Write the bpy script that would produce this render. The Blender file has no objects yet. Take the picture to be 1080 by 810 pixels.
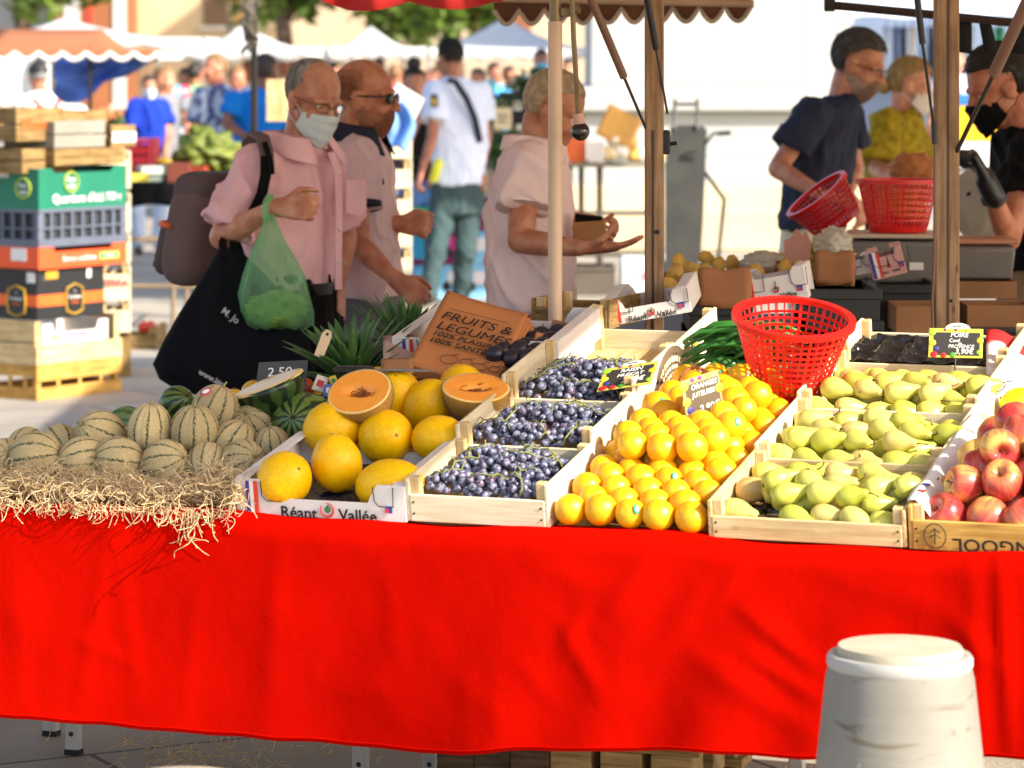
import bpy, bmesh, math, random
from mathutils import Vector, Matrix, Euler, noise
R = math.radians
rnd = random.Random(11)
F, CX, HY, CH = 3400.0, 540.0, 60.0, 1.65      # focal length in px, principal column, horizon row, eye height
sc = bpy.context.scene
col = sc.collection
V = Vector
def P(px, py, Y): return V(((px-CX)*Y/F, Y, CH-(py-HY)*Y/F))
def lin(c):
    def f(x):
        x /= 255.0
        return x/12.92 if x <= .04045 else ((x+.055)/1.055)**2.4
    return (f(c[0]), f(c[1]), f(c[2]), 1.0)
ORG = {}
MATW = {}
# ---------------------------------------------------------------- mesh builder
class MB:
    def __init__(s): s.v=[]; s.f=[]; s.m=[]; s.u=[]
    def add(s, vs, fs, mi=0, M=None, uv=None):
        o=len(s.v)
        s.v += [(M@V(v)) if M is not None else V(v) for v in vs]
        for k,f in enumerate(fs):
            s.f.append([i+o for i in f]); s.m.append(mi); s.u.append(uv[k] if uv else None)
        return s
    def box(s, c, size, M=None, mi=0, b=.0):
        hx,hy,hz=[x/2 for x in size]; c=V(c); b=min(b,hx*.6,hy*.6,hz*.6)
        vs=[];ix={}
        S=[(x,y,z) for x in(-1,1) for y in(-1,1) for z in(-1,1)]
        if b<=0:
            vs=[c+V((x*hx,y*hy,z*hz)) for x,y,z in S]
            fs=[[0,1,3,2],[4,6,7,5],[0,4,5,1],[2,3,7,6],[0,2,6,4],[1,5,7,3]]
        else:
            for g in S:
                for a in range(3):
                    h=[hx-b,hy-b,hz-b]; h[a]=(hx,hy,hz)[a]
                    ix[g,a]=len(vs); vs.append(c+V((g[0]*h[0],g[1]*h[1],g[2]*h[2])))
            fs=[]
            for a in range(3):
                p,q=[i for i in range(3) if i!=a]
                for sg in(-1,1):
                    l=[]
                    for (x,y) in((-1,-1),(1,-1),(1,1),(-1,1)):
                        g=[0,0,0];g[a]=sg;g[p]=x;g[q]=y;l.append(ix[tuple(g),a])
                    fs.append(l)
                for x in(-1,1):
                    for y in(-1,1):
                        g=[0,0,0];g[p]=x;g[q]=y;g[a]=-1;g1=tuple(g);g[a]=1;g2=tuple(g)
                        fs.append([ix[g1,p],ix[g2,p],ix[g2,q],ix[g1,q]])
            for g in S: fs.append([ix[g,0],ix[g,1],ix[g,2]])
        L=max(range(3),key=lambda i:size[i]); W=[i for i in range(3) if i!=L]
        ox,oy=rnd.random()*9,rnd.random()*9
        uv=[]
        for f in fs:
            uv.append([((vs[i]-c)[L]+ox,(vs[i]-c)[W[0]]+(vs[i]-c)[W[1]]*.9+oy) for i in f])
        return s.add(vs,fs,mi,M,uv)
    def loft(s, rings, mi=0, cap=True, M=None, closed=True):
        n=len(rings[0]); vs=[p for r in rings for p in r]; fs=[];uv=[]
        m=len(rings)
        for j in range(m-1):
            for i in range(n if closed else n-1):
                k=(i+1)%n
                fs.append([j*n+i,j*n+k,(j+1)*n+k,(j+1)*n+i])
                uv.append([(i/n,j/(m-1)),((i+1)/n,j/(m-1)),((i+1)/n,(j+1)/(m-1)),(i/n,(j+1)/(m-1))])
        if cap and closed:
            fs.append(list(range(n))[::-1]); uv.append([(i/n,0) for i in range(n)][::-1])
            fs.append([(m-1)*n+i for i in range(n)]); uv.append([(i/n,1) for i in range(n)])
        return s.add(vs,fs,mi,M,uv)
    def tube(s, pts, r, n=8, mi=0, M=None, cap=True, flat=1.0):
        pts=[V(p) for p in pts]; rr=r if isinstance(r,(list,tuple)) else [r]*len(pts)
        rings=[];N=None
        for i,p in enumerate(pts):
            t=(pts[min(i+1,len(pts)-1)]-pts[max(i-1,0)])
            t=t.normalized() if t.length>1e-9 else V((0,0,1))
            if N is None:
                N=V((0,0,1)) if abs(t.z)<.9 else V((1,0,0))
            N=(N-t*N.dot(t)); N=N.normalized() if N.length>1e-6 else t.orthogonal().normalized()
            B=t.cross(N)
            rings.append([p+(N*math.cos(a)*flat+B*math.sin(a))*rr[i] for a in[2*math.pi*k/n for k in range(n)]])
        return s.loft(rings,mi,cap,M)
    def lathe(s, prof, n=32, mi=0, M=None, fn=None, cap=True):
        rings=[]
        for (r,z) in prof:
            g=[]
            for k in range(n):
                a=2*math.pi*k/n; q=r*(fn(a,z) if fn else 1)
                g.append(V((q*math.cos(a),q*math.sin(a),z)))
            rings.append(g)
        return s.loft(rings,mi,cap,M)
    def ell(s, c, rad, M=None, mi=0, nu=20, nv=12, fn=None):
        c=V(c); rad=rad if isinstance(rad,(list,tuple)) else (rad,)*3
        rings=[]
        for j in range(1,nv):
            th=math.pi*j/nv-math.pi/2
            g=[]
            for k in range(nu):
                a=2*math.pi*k/nu
                d=V((math.cos(th)*math.cos(a),math.cos(th)*math.sin(a),math.sin(th)))
                q=fn(d) if fn else 1
                g.append(c+V((d.x*rad[0],d.y*rad[1],d.z*rad[2]))*q)
            rings.append(g)
        n=nu; vs=[p for r in rings for p in r]
        b=c+V((0,0,-rad[2]))*(fn(V((0,0,-1))) if fn else 1); t=c+V((0,0,rad[2]))*(fn(V((0,0,1))) if fn else 1)
        vs+= [b,t]; ib=len(vs)-2; it=len(vs)-1; fs=[];uv=[]
        m=len(rings)
        for j in range(m-1):
            for i in range(n):
                k=(i+1)%n
                fs.append([j*n+i,j*n+k,(j+1)*n+k,(j+1)*n+i])
                uv.append([(i/n,(j+1)/nv),((i+1)/n,(j+1)/nv),((i+1)/n,(j+2)/nv),(i/n,(j+2)/nv)])
        for i in range(n):
            k=(i+1)%n
            fs.append([ib,k,i]); uv.append([((i+.5)/n,0),((i+1)/n,1/nv),(i/n,1/nv)])
            fs.append([it,(m-1)*n+i,(m-1)*n+k]); uv.append([((i+.5)/n,1),(i/n,1-1/nv),((i+1)/n,1-1/nv)])
        return s.add(vs,fs,mi,M,uv)
    def rc(s, a, b, ra, rb, n=14, M=None, mi=0):      # rounded cone
        a,b=V(a),V(b); t=b-a; L=t.length
        if L<1e-6: return s.ell(a,ra,M,mi,n,8)
        t/=L; pts=[];rr=[]
        for k in range(5):
            q=math.pi/2*(k/4); pts.append(a-t*ra*math.cos(q)); rr.append(max(ra*math.sin(q),ra*.04))
        for k in range(1,5):
            q=k/5; pts.append(a+t*L*q); rr.append(ra+(rb-ra)*q)
        for k in range(5):
            q=math.pi/2*(k/4); pts.append(b+t*rb*math.sin(q)); rr.append(max(rb*math.cos(q),rb*.04))
        return s.tube(pts,rr,n,mi,M)
    def grid(s, fn, nu, nv, mi=0, M=None):
        vs=[fn(i/nu,j/nv) for j in range(nv+1) for i in range(nu+1)]
        fs=[];uv=[]
        for j in range(nv):
            for i in range(nu):
                a=j*(nu+1)+i; fs.append([a,a+1,a+nu+2,a+nu+1])
                uv.append([(i/nu,j/nv),((i+1)/nu,j/nv),((i+1)/nu,(j+1)/nv),(i/nu,(j+1)/nv)])
        return s.add(vs,fs,mi,M,uv)
    def prism(s, poly, h, M=None, mi=0):               # polygon (x,y) extruded in z
        n=len(poly); vs=[(x,y,0) for x,y in poly]+[(x,y,h) for x,y in poly]
        fs=[list(range(n))[::-1],[n+i for i in range(n)]]+[[i,(i+1)%n,n+(i+1)%n,n+i] for i in range(n)]
        uv=[[(vs[i][0],vs[i][1]) for i in f] for f in fs]
        return s.add(vs,fs,mi,M,uv)
    def mesh(s, name, off=None, recalc=True):
        me=bpy.data.meshes.new(name)
        vs=[(v-off) for v in s.v] if off is not None else s.v
        me.from_pydata([tuple(v) for v in vs],[],s.f)
        ul=me.uv_layers.new(name='UVMap'); k=0; d=ul.data
        for f,u in zip(s.f,s.u):
            for i in range(len(f)):
                if u: d[k].uv=u[i]
                k+=1
        me.polygons.foreach_set('material_index',s.m)
        if recalc:
            bm=bmesh.new(); bm.from_mesh(me); bmesh.ops.recalc_face_normals(bm,faces=bm.faces); bm.to_mesh(me); bm.free()
        me.update(); return me
    def build(s, name, m, parent=None, ang=35, solid=0, bev=0, sub=0, recalc=True, local=False):
        off=None if local else ORG.get(parent.name if parent else None)
        mw=MATW.get(parent.name) if parent else None
        if mw is not None and not local:
            iv=mw.inverted(); s.v=[iv@v for v in s.v]
        me=s.mesh(name,off,recalc)
        o=s_link(name,me,m,parent,ang,solid,bev,sub,off,local)
        if mw is not None: MATW[o.name]=mw
        return o
def s_link(*a): return link(*a)
def link(name, me, m, parent=None, ang=35, solid=0, bev=0, sub=0, off=None, local=False):
    for x in (m if isinstance(m,(list,tuple)) else [m]): me.materials.append(x)
    me.polygons.foreach_set('use_smooth',[True]*len(me.polygons))
    if ang<180: me.set_sharp_from_angle(angle=R(ang))
    o=bpy.data.objects.new(name,me); col.objects.link(o)
    if parent: o.parent=parent
    if off is not None: ORG[o.name]=off
    if solid:
        d=o.modifiers.new('Solid','SOLIDIFY'); d.thickness=solid; d.offset=0
    if bev:
        d=o.modifiers.new('Bevel','BEVEL'); d.width=bev; d.segments=2; d.limit_method='ANGLE'
    if sub:
        d=o.modifiers.new('Sub','SUBSURF'); d.levels=sub; d.render_levels=sub
    return o
def tag(o, label=None, cat=None, group=None, kind=None):
    if label: o['label']=label
    if cat: o['category']=cat
    if group: o['group']=group
    if kind: o['kind']=kind
    return o
def thing(name, label, cat, loc=(0,0,0), group=None, M=None):
    o=bpy.data.objects.new(name,None); col.objects.link(o); o.empty_display_size=.05
    if M is not None:
        o.matrix_world=M; MATW[o.name]=M.copy()
    else:
        o.location=loc; ORG[o.name]=V(loc)
    return tag(o,label,cat,group)
def dup(o, M=None, label=None, group=None):
    def rec(x,par):
        c=x.copy(); col.objects.link(c)
        if par is not None: c.parent=par
        for ch in list(KIDS.get(x.name,[])): rec(ch,c)
        return c
    c=rec(o,None)
    if M is not None: c.matrix_world=M
    if label: c['label']=label
    if group: c['group']=group
    return c
KIDS={}
def kids(o):                                            # remember the children of a prototype
    for x in list(bpy.data.objects):
        if x.parent==o:
            KIDS.setdefault(o.name,[]).append(x); kids(x)
    return o
def frame(x,y,z,o):
    M=Matrix.Identity(4)
    for i,a in enumerate((x,y,z)):
        for k in range(3): M[k][i]=a[k]
    for k in range(3): M[k][3]=o[k]
    return M
T=Matrix.Translation
def Rz(a): return Matrix.Rotation(R(a),4,'Z')
def Rx(a): return Matrix.Rotation(R(a),4,'X')
def Ry(a): return Matrix.Rotation(R(a),4,'Y')
def text(body, size, M, m, parent=None, name='lettering', bold=0, sx=1, align='CENTER', local=False, shear=0):
    cu=bpy.data.curves.new(name,'FONT'); cu.body=body; cu.size=size; cu.align_x=align; cu.align_y='CENTER'
    cu.extrude=.0003; cu.offset=bold*size; cu.resolution_u=3; cu.shear=shear
    o=bpy.data.objects.new(name,cu); col.objects.link(o)
    me=bpy.data.meshes.new_from_object(o.evaluated_get(bpy.context.evaluated_depsgraph_get())) if False else o.to_mesh().copy()
    bpy.data.objects.remove(o); o=bpy.data.objects.new(name,me); col.objects.link(o); me.materials.clear(); me.materials.append(m)
    if parent:
        o.parent=parent
        off=ORG.get(parent.name)
        if off is not None and not local: M=T(-off)@M
        elif not local and parent.name in MATW: M=MATW[parent.name].inverted()@M
    o.matrix_local=M@Matrix.Diagonal((sx,1,1,1))
    return o
ORD='first second third fourth fifth sixth seventh eighth ninth tenth eleventh twelfth thirteenth fourteenth fifteenth sixteenth seventeenth eighteenth'.split()
# ---------------------------------------------------------------- materials
def nt(name):
    m=bpy.data.materials.new(name); m.use_nodes=True
    t=m.node_tree; return m,t,t.nodes,t.links,t.nodes['Principled BSDF']
def ramp(N, stops):
    r=N.new('ShaderNodeValToRGB'); e=r.color_ramp.elements
    while len(e)<len(stops): e.new(.5)
    for i,(p,c) in enumerate(stops): e[i].position=p; e[i].color=c
    return r
def mix(c,k): return (min(c[0]*k,1),min(c[1]*k,1),min(c[2]*k,1),1)
def mat(name, c, rough=.6, var=.15, scale=6, bump=0, bscale=60, metal=0, spec=.5, c2=None, stretch=(1,1,1), rnd_v=0, sss=0, coat=0, trans=0, uv=False, detail=4, emit=0, sheen=0, lo=.3, hi=.7, rough_var=0, translucent=0, bstretch=None, bdist=.004):
    if len(c)==3: c=lin(c)
    if c2 is not None and len(c2)==3: c2=lin(c2)
    m,t,N,L,b=nt(name)
    tc=N.new('ShaderNodeTexCoord'); mp=N.new('ShaderNodeMapping'); mp.inputs['Scale'].default_value=stretch
    L.new(tc.outputs['UV' if uv else 'Object'],mp.inputs[0])
    nz=N.new('ShaderNodeTexNoise'); nz.inputs['Scale'].default_value=scale; nz.inputs['Detail'].default_value=detail
    oi=N.new('ShaderNodeObjectInfo')
    add=N.new('ShaderNodeVectorMath'); add.operation='ADD'
    sc_=N.new('ShaderNodeMath'); sc_.operation='MULTIPLY'; sc_.inputs[1].default_value=17.3; L.new(oi.outputs['Random'],sc_.inputs[0])
    L.new(mp.outputs[0],add.inputs[0]); L.new(sc_.outputs[0],add.inputs[1]); L.new(add.outputs[0],nz.inputs['Vector'])
    r=ramp(N,[(lo,c2 if c2 is not None else mix(c,1-var)),(hi,c if c2 is not None else mix(c,1+var))]); L.new(nz.outputs[0],r.inputs[0])
    out=r.outputs[0]
    if rnd_v:
        h=N.new('ShaderNodeHueSaturation'); mr=N.new('ShaderNodeMapRange'); mr.inputs[3].default_value=1-rnd_v; mr.inputs[4].default_value=1+rnd_v
        L.new(oi.outputs['Random'],mr.inputs[0]); L.new(mr.outputs[0],h.inputs['Value']); L.new(out,h.inputs['Color']); out=h.outputs[0]
    L.new(out,b.inputs['Base Color'])
    b.inputs['Roughness'].default_value=rough; b.inputs['Metallic'].default_value=metal; b.inputs['Specular IOR Level'].default_value=spec
    if rough_var:
        mr=N.new('ShaderNodeMapRange'); mr.inputs[3].default_value=max(rough-rough_var,.05); mr.inputs[4].default_value=min(rough+rough_var,1); L.new(nz.outputs[0],mr.inputs[0]); L.new(mr.outputs[0],b.inputs['Roughness'])
    if sss:
        b.inputs['Subsurface Weight'].default_value=sss; b.inputs['Subsurface Radius'].default_value=(1,.4,.2); b.inputs['Subsurface Scale'].default_value=.006
    if coat: b.inputs['Coat Weight'].default_value=coat; b.inputs['Coat Roughness'].default_value=.15
    if sheen: b.inputs['Sheen Weight'].default_value=sheen
    if trans: b.inputs['Transmission Weight'].default_value=trans
    if emit: L.new(out,b.inputs['Emission Color']); b.inputs['Emission Strength'].default_value=emit
    if bump:
        n2=N.new('ShaderNodeTexNoise'); n2.inputs['Scale'].default_value=bscale; n2.inputs['Detail'].default_value=3
        if bstretch:
            mp2=N.new('ShaderNodeMapping'); mp2.inputs['Scale'].default_value=bstretch; L.new(tc.outputs['UV' if uv else 'Object'],mp2.inputs[0]); L.new(mp2.outputs[0],n2.inputs['Vector'])
        else: L.new(add.outputs[0],n2.inputs['Vector'])
        bp=N.new('ShaderNodeBump'); bp.inputs['Strength'].default_value=bump; bp.inputs['Distance'].default_value=bdist
        L.new(n2.outputs[0],bp.inputs['Height']); L.new(bp.outputs[0],b.inputs['Normal'])
    if translucent:
        tr=N.new('ShaderNodeBsdfTranslucent'); L.new(out,tr.inputs['Color']); ms=N.new('ShaderNodeMixShader'); ms.inputs[0].default_value=translucent
        L.new(b.outputs[0],ms.inputs[1]); L.new(tr.outputs[0],ms.inputs[2]); L.new(ms.outputs[0],N['Material Output'].inputs[0])
    return m
def wood(name, c, c2, stain=.25, rough=.7):
    m,t,N,L,b=nt(name); c,c2=lin(c),lin(c2)
    tc=N.new('ShaderNodeTexCoord'); mp=N.new('ShaderNodeMapping'); mp.inputs['Scale'].default_value=(6,90,1); L.new(tc.outputs['UV'],mp.inputs[0])
    n1=N.new('ShaderNodeTexNoise'); n1.inputs['Scale'].default_value=1; n1.inputs['Detail'].default_value=6; n1.inputs['Distortion'].default_value=.6; L.new(mp.outputs[0],n1.inputs['Vector'])
    r=ramp(N,[(.3,c2),(.62,c)]); L.new(n1.outputs[0],r.inputs[0])
    n2=N.new('ShaderNodeTexNoise'); n2.inputs['Scale'].default_value=9; n2.inputs['Detail'].default_value=3; L.new(tc.outputs['UV'],n2.inputs['Vector'])
    r2=ramp(N,[(.25,(1-stain,1-stain*1.15,1-stain*1.4,1)),(.6,(1,1,1,1))]); L.new(n2.outputs[0],r2.inputs[0])
    # knots
    vo=N.new('ShaderNodeTexVoronoi'); vo.inputs['Scale'].default_value=1; mp3=N.new('ShaderNodeMapping'); mp3.inputs['Scale'].default_value=(7,16,1); L.new(tc.outputs['UV'],mp3.inputs[0]); L.new(mp3.outputs[0],vo.inputs['Vector'])
    r3=ramp(N,[(.04,(.35,.22,.12,1)),(.11,(1,1,1,1))]); L.new(vo.outputs['Distance'],r3.inputs[0])
    a=N.new('ShaderNodeMix'); a.data_type='RGBA'; a.blend_type='MULTIPLY'; a.inputs[0].default_value=1; L.new(r.outputs[0],a.inputs[6]); L.new(r2.outputs[0],a.inputs[7])
    a2=N.new('ShaderNodeMix'); a2.data_type='RGBA'; a2.blend_type='MULTIPLY'; a2.inputs[0].default_value=.7; L.new(a.outputs[2],a2.inputs[6]); L.new(r3.outputs[0],a2.inputs[7])
    L.new(a2.outputs[2],b.inputs['Base Color']); b.inputs['Roughness'].default_value=rough; b.inputs['Specular IOR Level'].default_value=.25
    bp=N.new('ShaderNodeBump'); bp.inputs['Strength'].default_value=.35; bp.inputs['Distance'].default_value=.002; L.new(n1.outputs[0],bp.inputs['Height']); L.new(bp.outputs[0],b.inputs['Normal'])
    return m
def stripes(name, base, stripe, n, width, rough=.5, base2=None, wob=.02, bump=.3, bscale=90, net=0, zig=0, vcol=None):
    # lengthwise stripes round a lathe / ellipsoid (UV u goes round it)
    m,t,N,L,b=nt(name); base,stripe=lin(base),lin(stripe); base2=lin(base2) if base2 else mix(base,.8)
    tc=N.new('ShaderNodeTexCoord'); oi=N.new('ShaderNodeObjectInfo')
    nz=N.new('ShaderNodeTexNoise'); nz.inputs['Scale'].default_value=16 if not zig else 40; nz.inputs['Detail'].default_value=4
    mr=N.new('ShaderNodeMath'); mr.operation='MULTIPLY'; mr.inputs[1].default_value=13; L.new(oi.outputs['Random'],mr.inputs[0])
    ad=N.new('ShaderNodeVectorMath'); L.new(tc.outputs['Object'],ad.inputs[0]); L.new(mr.outputs[0],ad.inputs[1]); L.new(ad.outputs[0],nz.inputs['Vector'])
    se=N.new('ShaderNodeSeparateXYZ'); L.new(tc.outputs['UV'],se.inputs[0])
    def math_(op,a,bv):
        q=N.new('ShaderNodeMath'); q.operation=op
        for i,x in enumerate((a,bv)):
            if x is None: continue
            if isinstance(x,(int,float)): q.inputs[i].default_value=x
            else: L.new(x,q.inputs[i])
        return q.outputs[0]
    w=math_('SUBTRACT',nz.outputs[0],.5); w=math_('MULTIPLY',w,wob*2)
    u=math_('ADD',se.outputs[0],w); u=math_('MULTIPLY',u,n); u=math_('FRACT',u,None); u=math_('SUBTRACT',u,.5); u=math_('ABSOLUTE',u,None)
    r=ramp(N,[(width,stripe),(width*1.5+.02,(0,0,0,1))]); r.color_ramp.elements[0].color=(1,1,1,1); L.new(u,r.inputs[0])
    rb=ramp(N,[(.35,base2),(.65,base)]); n3=N.new('ShaderNodeTexNoise'); n3.inputs['Scale'].default_value=22; n3.inputs['Detail'].default_value=5; L.new(ad.outputs[0],n3.inputs['Vector']); L.new(n3.outputs[0],rb.inputs[0])
    mx=N.new('ShaderNodeMix'); mx.data_type='RGBA'; L.new(r.outputs[0],mx.inputs[0]); L.new(rb.outputs[0],mx.inputs[6]); mx.inputs[7].default_value=stripe
    out=mx.outputs[2]
    h=N.new('ShaderNodeHueSaturation'); q=N.new('ShaderNodeMapRange'); q.inputs[3].default_value=.8; q.inputs[4].default_value=1.15; L.new(oi.outputs['Random'],q.inputs[0]); L.new(q.outputs[0],h.inputs['Value']); L.new(out,h.inputs['Color']); out=h.outputs[0]
    L.new(out,b.inputs['Base Color']); b.inputs['Roughness'].default_value=rough
    vo=N.new('ShaderNodeTexVoronoi') if net else N.new('ShaderNodeTexNoise'); vo.inputs['Scale'].default_value=bscale; L.new(tc.outputs['Object'],vo.inputs['Vector'])
    bp=N.new('ShaderNodeBump'); bp.inputs['Strength'].default_value=bump; bp.inputs['Distance'].default_value=.003; L.new(vo.outputs[0],bp.inputs['Height']); L.new(bp.outputs[0],b.inputs['Normal'])
    return m
M_={}
def flat(c, rough=.6, **k):                             # cached simple paint
    key=(tuple(c),rough,tuple(sorted(k.items())))
    if key not in M_:
        k.setdefault('var',.1); k.setdefault('scale',9); M_[key]=mat('paint_%d_%d_%d'%tuple(c),c,rough,**k)
    return M_[key]
pine=wood('pine_boards',(226,200,150),(196,160,104)); pine_pale=wood('pale_poplar',(232,220,190),(212,192,152),.12); pine_old=wood('old_pine',(162,132,84),(112,86,50),.4)
pine_gold=wood('golden_pine',(214,168,88),(176,124,56),.3); postwood=wood('brown_post_wood',(172,140,108),(134,102,76),.3); darkwood=wood('weathered_dark_wood',(92,76,58),(52,42,32),.4); pallet_wood=wood('pallet_wood',(176,150,104),(120,96,62),.35)
M_black=mat('black_plastic',(26,26,28),.4,.2); M_steel=mat('galvanised_steel',(150,152,154),.4,.15,14,metal=.8); M_dark=mat('dark_metal',(40,34,32),.45,.2,metal=.6)
M_ink=mat('black_ink',(22,18,16),.7,.05); M_white=mat('white_card',(226,222,216),.7,.05,5); M_chalk=mat('white_chalk',(228,228,222),.8,.05)
card_white=mat('white_printed_card',(222,214,208),.65,.07,4,bump=.05,bscale=200); card_brown=mat('brown_cardboard',(150,104,66),.8,.15,5,bump=.1,bscale=120)
kraft=mat('brown_kraft_paper',(178,112,62),.75,.12,5,bump=.25,bscale=26)
# ---------------------------------------------------------------- people
def fuse(mb, voxel, it=3, disp=None):
    me=mb.mesh('fuse'); ob=bpy.data.objects.new('fuse',me); col.objects.link(ob)
    m=ob.modifiers.new('r','REMESH'); m.mode='VOXEL'; m.voxel_size=voxel
    if it:
        s=ob.modifiers.new('s','SMOOTH'); s.iterations=it; s.factor=.5
    dg=bpy.context.evaluated_depsgraph_get(); me2=bpy.data.meshes.new_from_object(ob.evaluated_get(dg))
    bpy.data.objects.remove(ob); bpy.data.meshes.remove(me)
    if disp:
        amp,fr,st=disp
        nn=[tuple(x.vector) for x in me2.vertex_normals]
        for v,vn in zip(me2.vertices,nn):
            p=v.co.copy(); q=V((p.x*fr*st[0]+p.z*fr*.35,p.y*fr*st[1]-p.z*fr*.2,p.z*fr*st[2]))
            n1=noise.noise(q); n2=noise.noise(q*2.1+V((3,1,7))); n3=noise.noise(q*.45+V((9,2,4)))
            d=.75*math.exp(-(n1/.13)**2)-.35+.42*math.exp(-(n2/.12)**2)+.14+.5*n3
            v.co=p+V(vn)*amp*d
    return me2
def fuse_link(name, mb, m, parent, voxel, it=3, disp=None):
    me=fuse(mb,voxel,it,disp); off=ORG.get(parent.name)
    if off is not None: me.transform(T(-off))
    return link(name,me,m,parent,180,off=off)
def oval(c, hw, hd, ax, ay, n=24, p=2.3):
    r=[]
    for k in range(n):
        a=2*math.pi*k/n; x,y=math.cos(a),math.sin(a)
        x=math.copysign(abs(x)**(2/p),x); y=math.copysign(abs(y)**(2/p),y)
        r.append(c+ax*hw*x+ay*hd*y)
    return r
def loft_oval(mb, secs, n=24):
    mb.loft([oval(*s,n=n) for s in secs])
skins={}
def skin(c):
    if c not in skins: skins[c]=mat('skin_%d'%len(skins),c,.48,.12,24,bump=.35,bscale=95,sss=.12,c2=(int(c[0]*.88),int(c[1]*.76),int(c[2]*.74)),detail=8,lo=.36,hi=.62,rough_var=.1)
    return skins[c]
def hand(mb, w, d, pn, th, k=1.0, curl=40, tc=30, n=8, spread=1.0):
    """w wrist, d towards fingers, pn palm normal, th thumb side"""
    d=d.normalized(); pn=(pn-d*pn.dot(d)).normalized(); th=d.cross(pn) if d.cross(pn).dot(th)>0 else -d.cross(pn)
    secs=[]
    for (a,hw,hd) in((-.015,.027,.02),(.02,.032,.019),(.055,.041,.017),(.09,.043,.014),(.1,.036,.009)):
        secs.append((w+d*a*k,hw*k,hd*k,th,pn))
    loft_oval(mb,secs,14)
    for i,(o,L,r) in enumerate(((.031,.072,.0092),(.0105,.08,.0095),(-.0105,.074,.009),(-.031,.058,.008))):
        p=w+d*.088*k+th*o*k; a=0; dd=(d+th*o*2.2*spread).normalized()
        ax=dd.cross(pn).normalized()
        prev=p; dirv=dd
        for j,(f,cu) in enumerate(((.45,.8),(.31,1.1),(.26,.8))):
            a=curl*cu*(1+.06*(i-1))
            dirv=Matrix.Rotation(-R(a),3,ax)@dirv
            if j==0 and dirv.dot(pn)<dd.dot(pn)-1e-6: 
                dirv=Matrix.Rotation(R(2*a),3,ax)@dirv; ax=-ax
            q=prev+dirv*L*f*k
            mb.rc(prev,q,r*k*(1-.08*j),r*k*(1-.08*(j+1)),n); prev=q
    p=w+d*.025*k+th*.026*k+pn*.006*k
    d1=(d*.75+th*.75+pn*.25).normalized(); q=p+d1*.042*k; mb.rc(p,q,.0125*k,.0105*k,n)
    d2=(d*math.cos(R(tc))+pn*math.sin(R(tc))+th*.15).normalized(); e=q+d2*.03*k; mb.rc(q,e,.0105*k,.009*k,n)
    d3=(d2*.9+pn*.3-th*.1).normalized(); mb.rc(e,e+d3*.024*k,.009*k,.0075*k,n)
def headframe(C, yaw, pitch=0, roll=0, k=1.0):
    f=V((math.sin(R(yaw)),-math.cos(R(yaw)),0)); l=V((math.cos(R(yaw)),math.sin(R(yaw)),0)); u=V((0,0,1))
    M=frame(l,f,u,C)       # x = person's left, y = forward, z = up   (left handed order is fixed by mirror-symmetric features)
    return M@Matrix.Rotation(-R(pitch),4,'X')@Matrix.Rotation(R(roll),4,'Y')@Matrix.Scale(k,4)
def head(mb, M, detail=True, fat=1.0):
    e=lambda c,r:mb.ell(c,r,M,0,24,16)
    e((0,-.014,.034),(.075,.097,.09)); e((0,.022,-.03),(.062*fat,.068,.082)); e((0,.042,-.088),(.04*fat,.04,.03)); e((0,.0,-.07),(.055*fat,.06,.05))
    for sx in(-1,1):
        e((sx*.038,.058,-.03),(.026,.024,.026))
        e((sx*.076,-.004,-.012),(.009,.021,.033)); e((sx*.081,-.012,.0),(.007,.018,.022))
        if detail: mb.ell((sx*.031,.072,.0125),(.0145,.0125,.0085),M,0,14,8); mb.ell((sx*.031,.070,-.004),(.014,.011,.006),M,0,14,8)
        if detail: mb.rc((sx*.014,.085,.024),(sx*.05,.068,.02),.0105,.009,8,M)
    mb.rc((0,.086,.012),(0,.108,-.028),.0095,.0125,10,M); e((-.011,.097,-.031),(.009,.011,.008)); e((.011,.097,-.031),(.009,.011,.008))
    if detail:
        mb.rc((-.018,.078,-.062),(.018,.078,-.062),.0085,.0085,8,M); mb.rc((-.014,.078,-.074),(.014,.078,-.074),.0085,.0085,8,M)
def hair(M, fn, m, parent, c=(0,-.014,.036), r=(.077,.099,.092), bump=.04, nm='hair', seed=0, strands=1300, slen=.026):
    mb=MB()
    def f(d):
        q=noise.noise(V((d.x*9+seed,d.y*9,d.z*3)))*bump+noise.noise(V((d.x*24+seed,d.y*24,d.z*7)))*bump*.6
        return 1+fn(d)+ (q if fn(d)>0 else 0)
    mb.ell(c,r,M,0,48,30,f)
    rg=random.Random(int(seed*100)+1); n=0
    for _ in range(9000):
        if n>=strands: break
        d=V((rg.gauss(0,1),rg.gauss(0,1),rg.gauss(0,1))).normalized()
        if fn(d)<.012: continue
        n+=1; k=1+fn(d); p=V(c)+V((d.x*r[0],d.y*r[1],d.z*r[2]))*k
        g=V((rg.gauss(0,.25),-.55 if d.z>.2 else -.2,-.35-.8*max(0,1-d.z*1.4)+rg.gauss(0,.2))); g=(g-d*g.dot(d)).normalized()
        L=rg.uniform(.5,1.2)*slen
        mb.tube([p-d*.002,p+g*L*.5+d*.0035,p+g*L+d*rg.uniform(-.001,.004)],[.0011,.0009,.0003],3,0,M,False)
    return mb.build(nm,m,parent,180,recalc=True)
def st(a,b,x):
    t=max(0,min(1,(x-a)/(b-a))); return t*t*(3-2*t)
H_short=lambda d:-.12+.18*st(-.02,.08,max(d.z-.52*st(-.1,.6,d.y)-(.0 if d.y>-.2 else 0), (-d.y-.25)*.9 if d.z>-.55 else -1))
H_full=lambda d:-.12+.19*st(-.02,.08,max(d.z-.45*st(-.1,.6,d.y),(-d.y-.15)*.9 if d.z>-.75 else -1))
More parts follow.
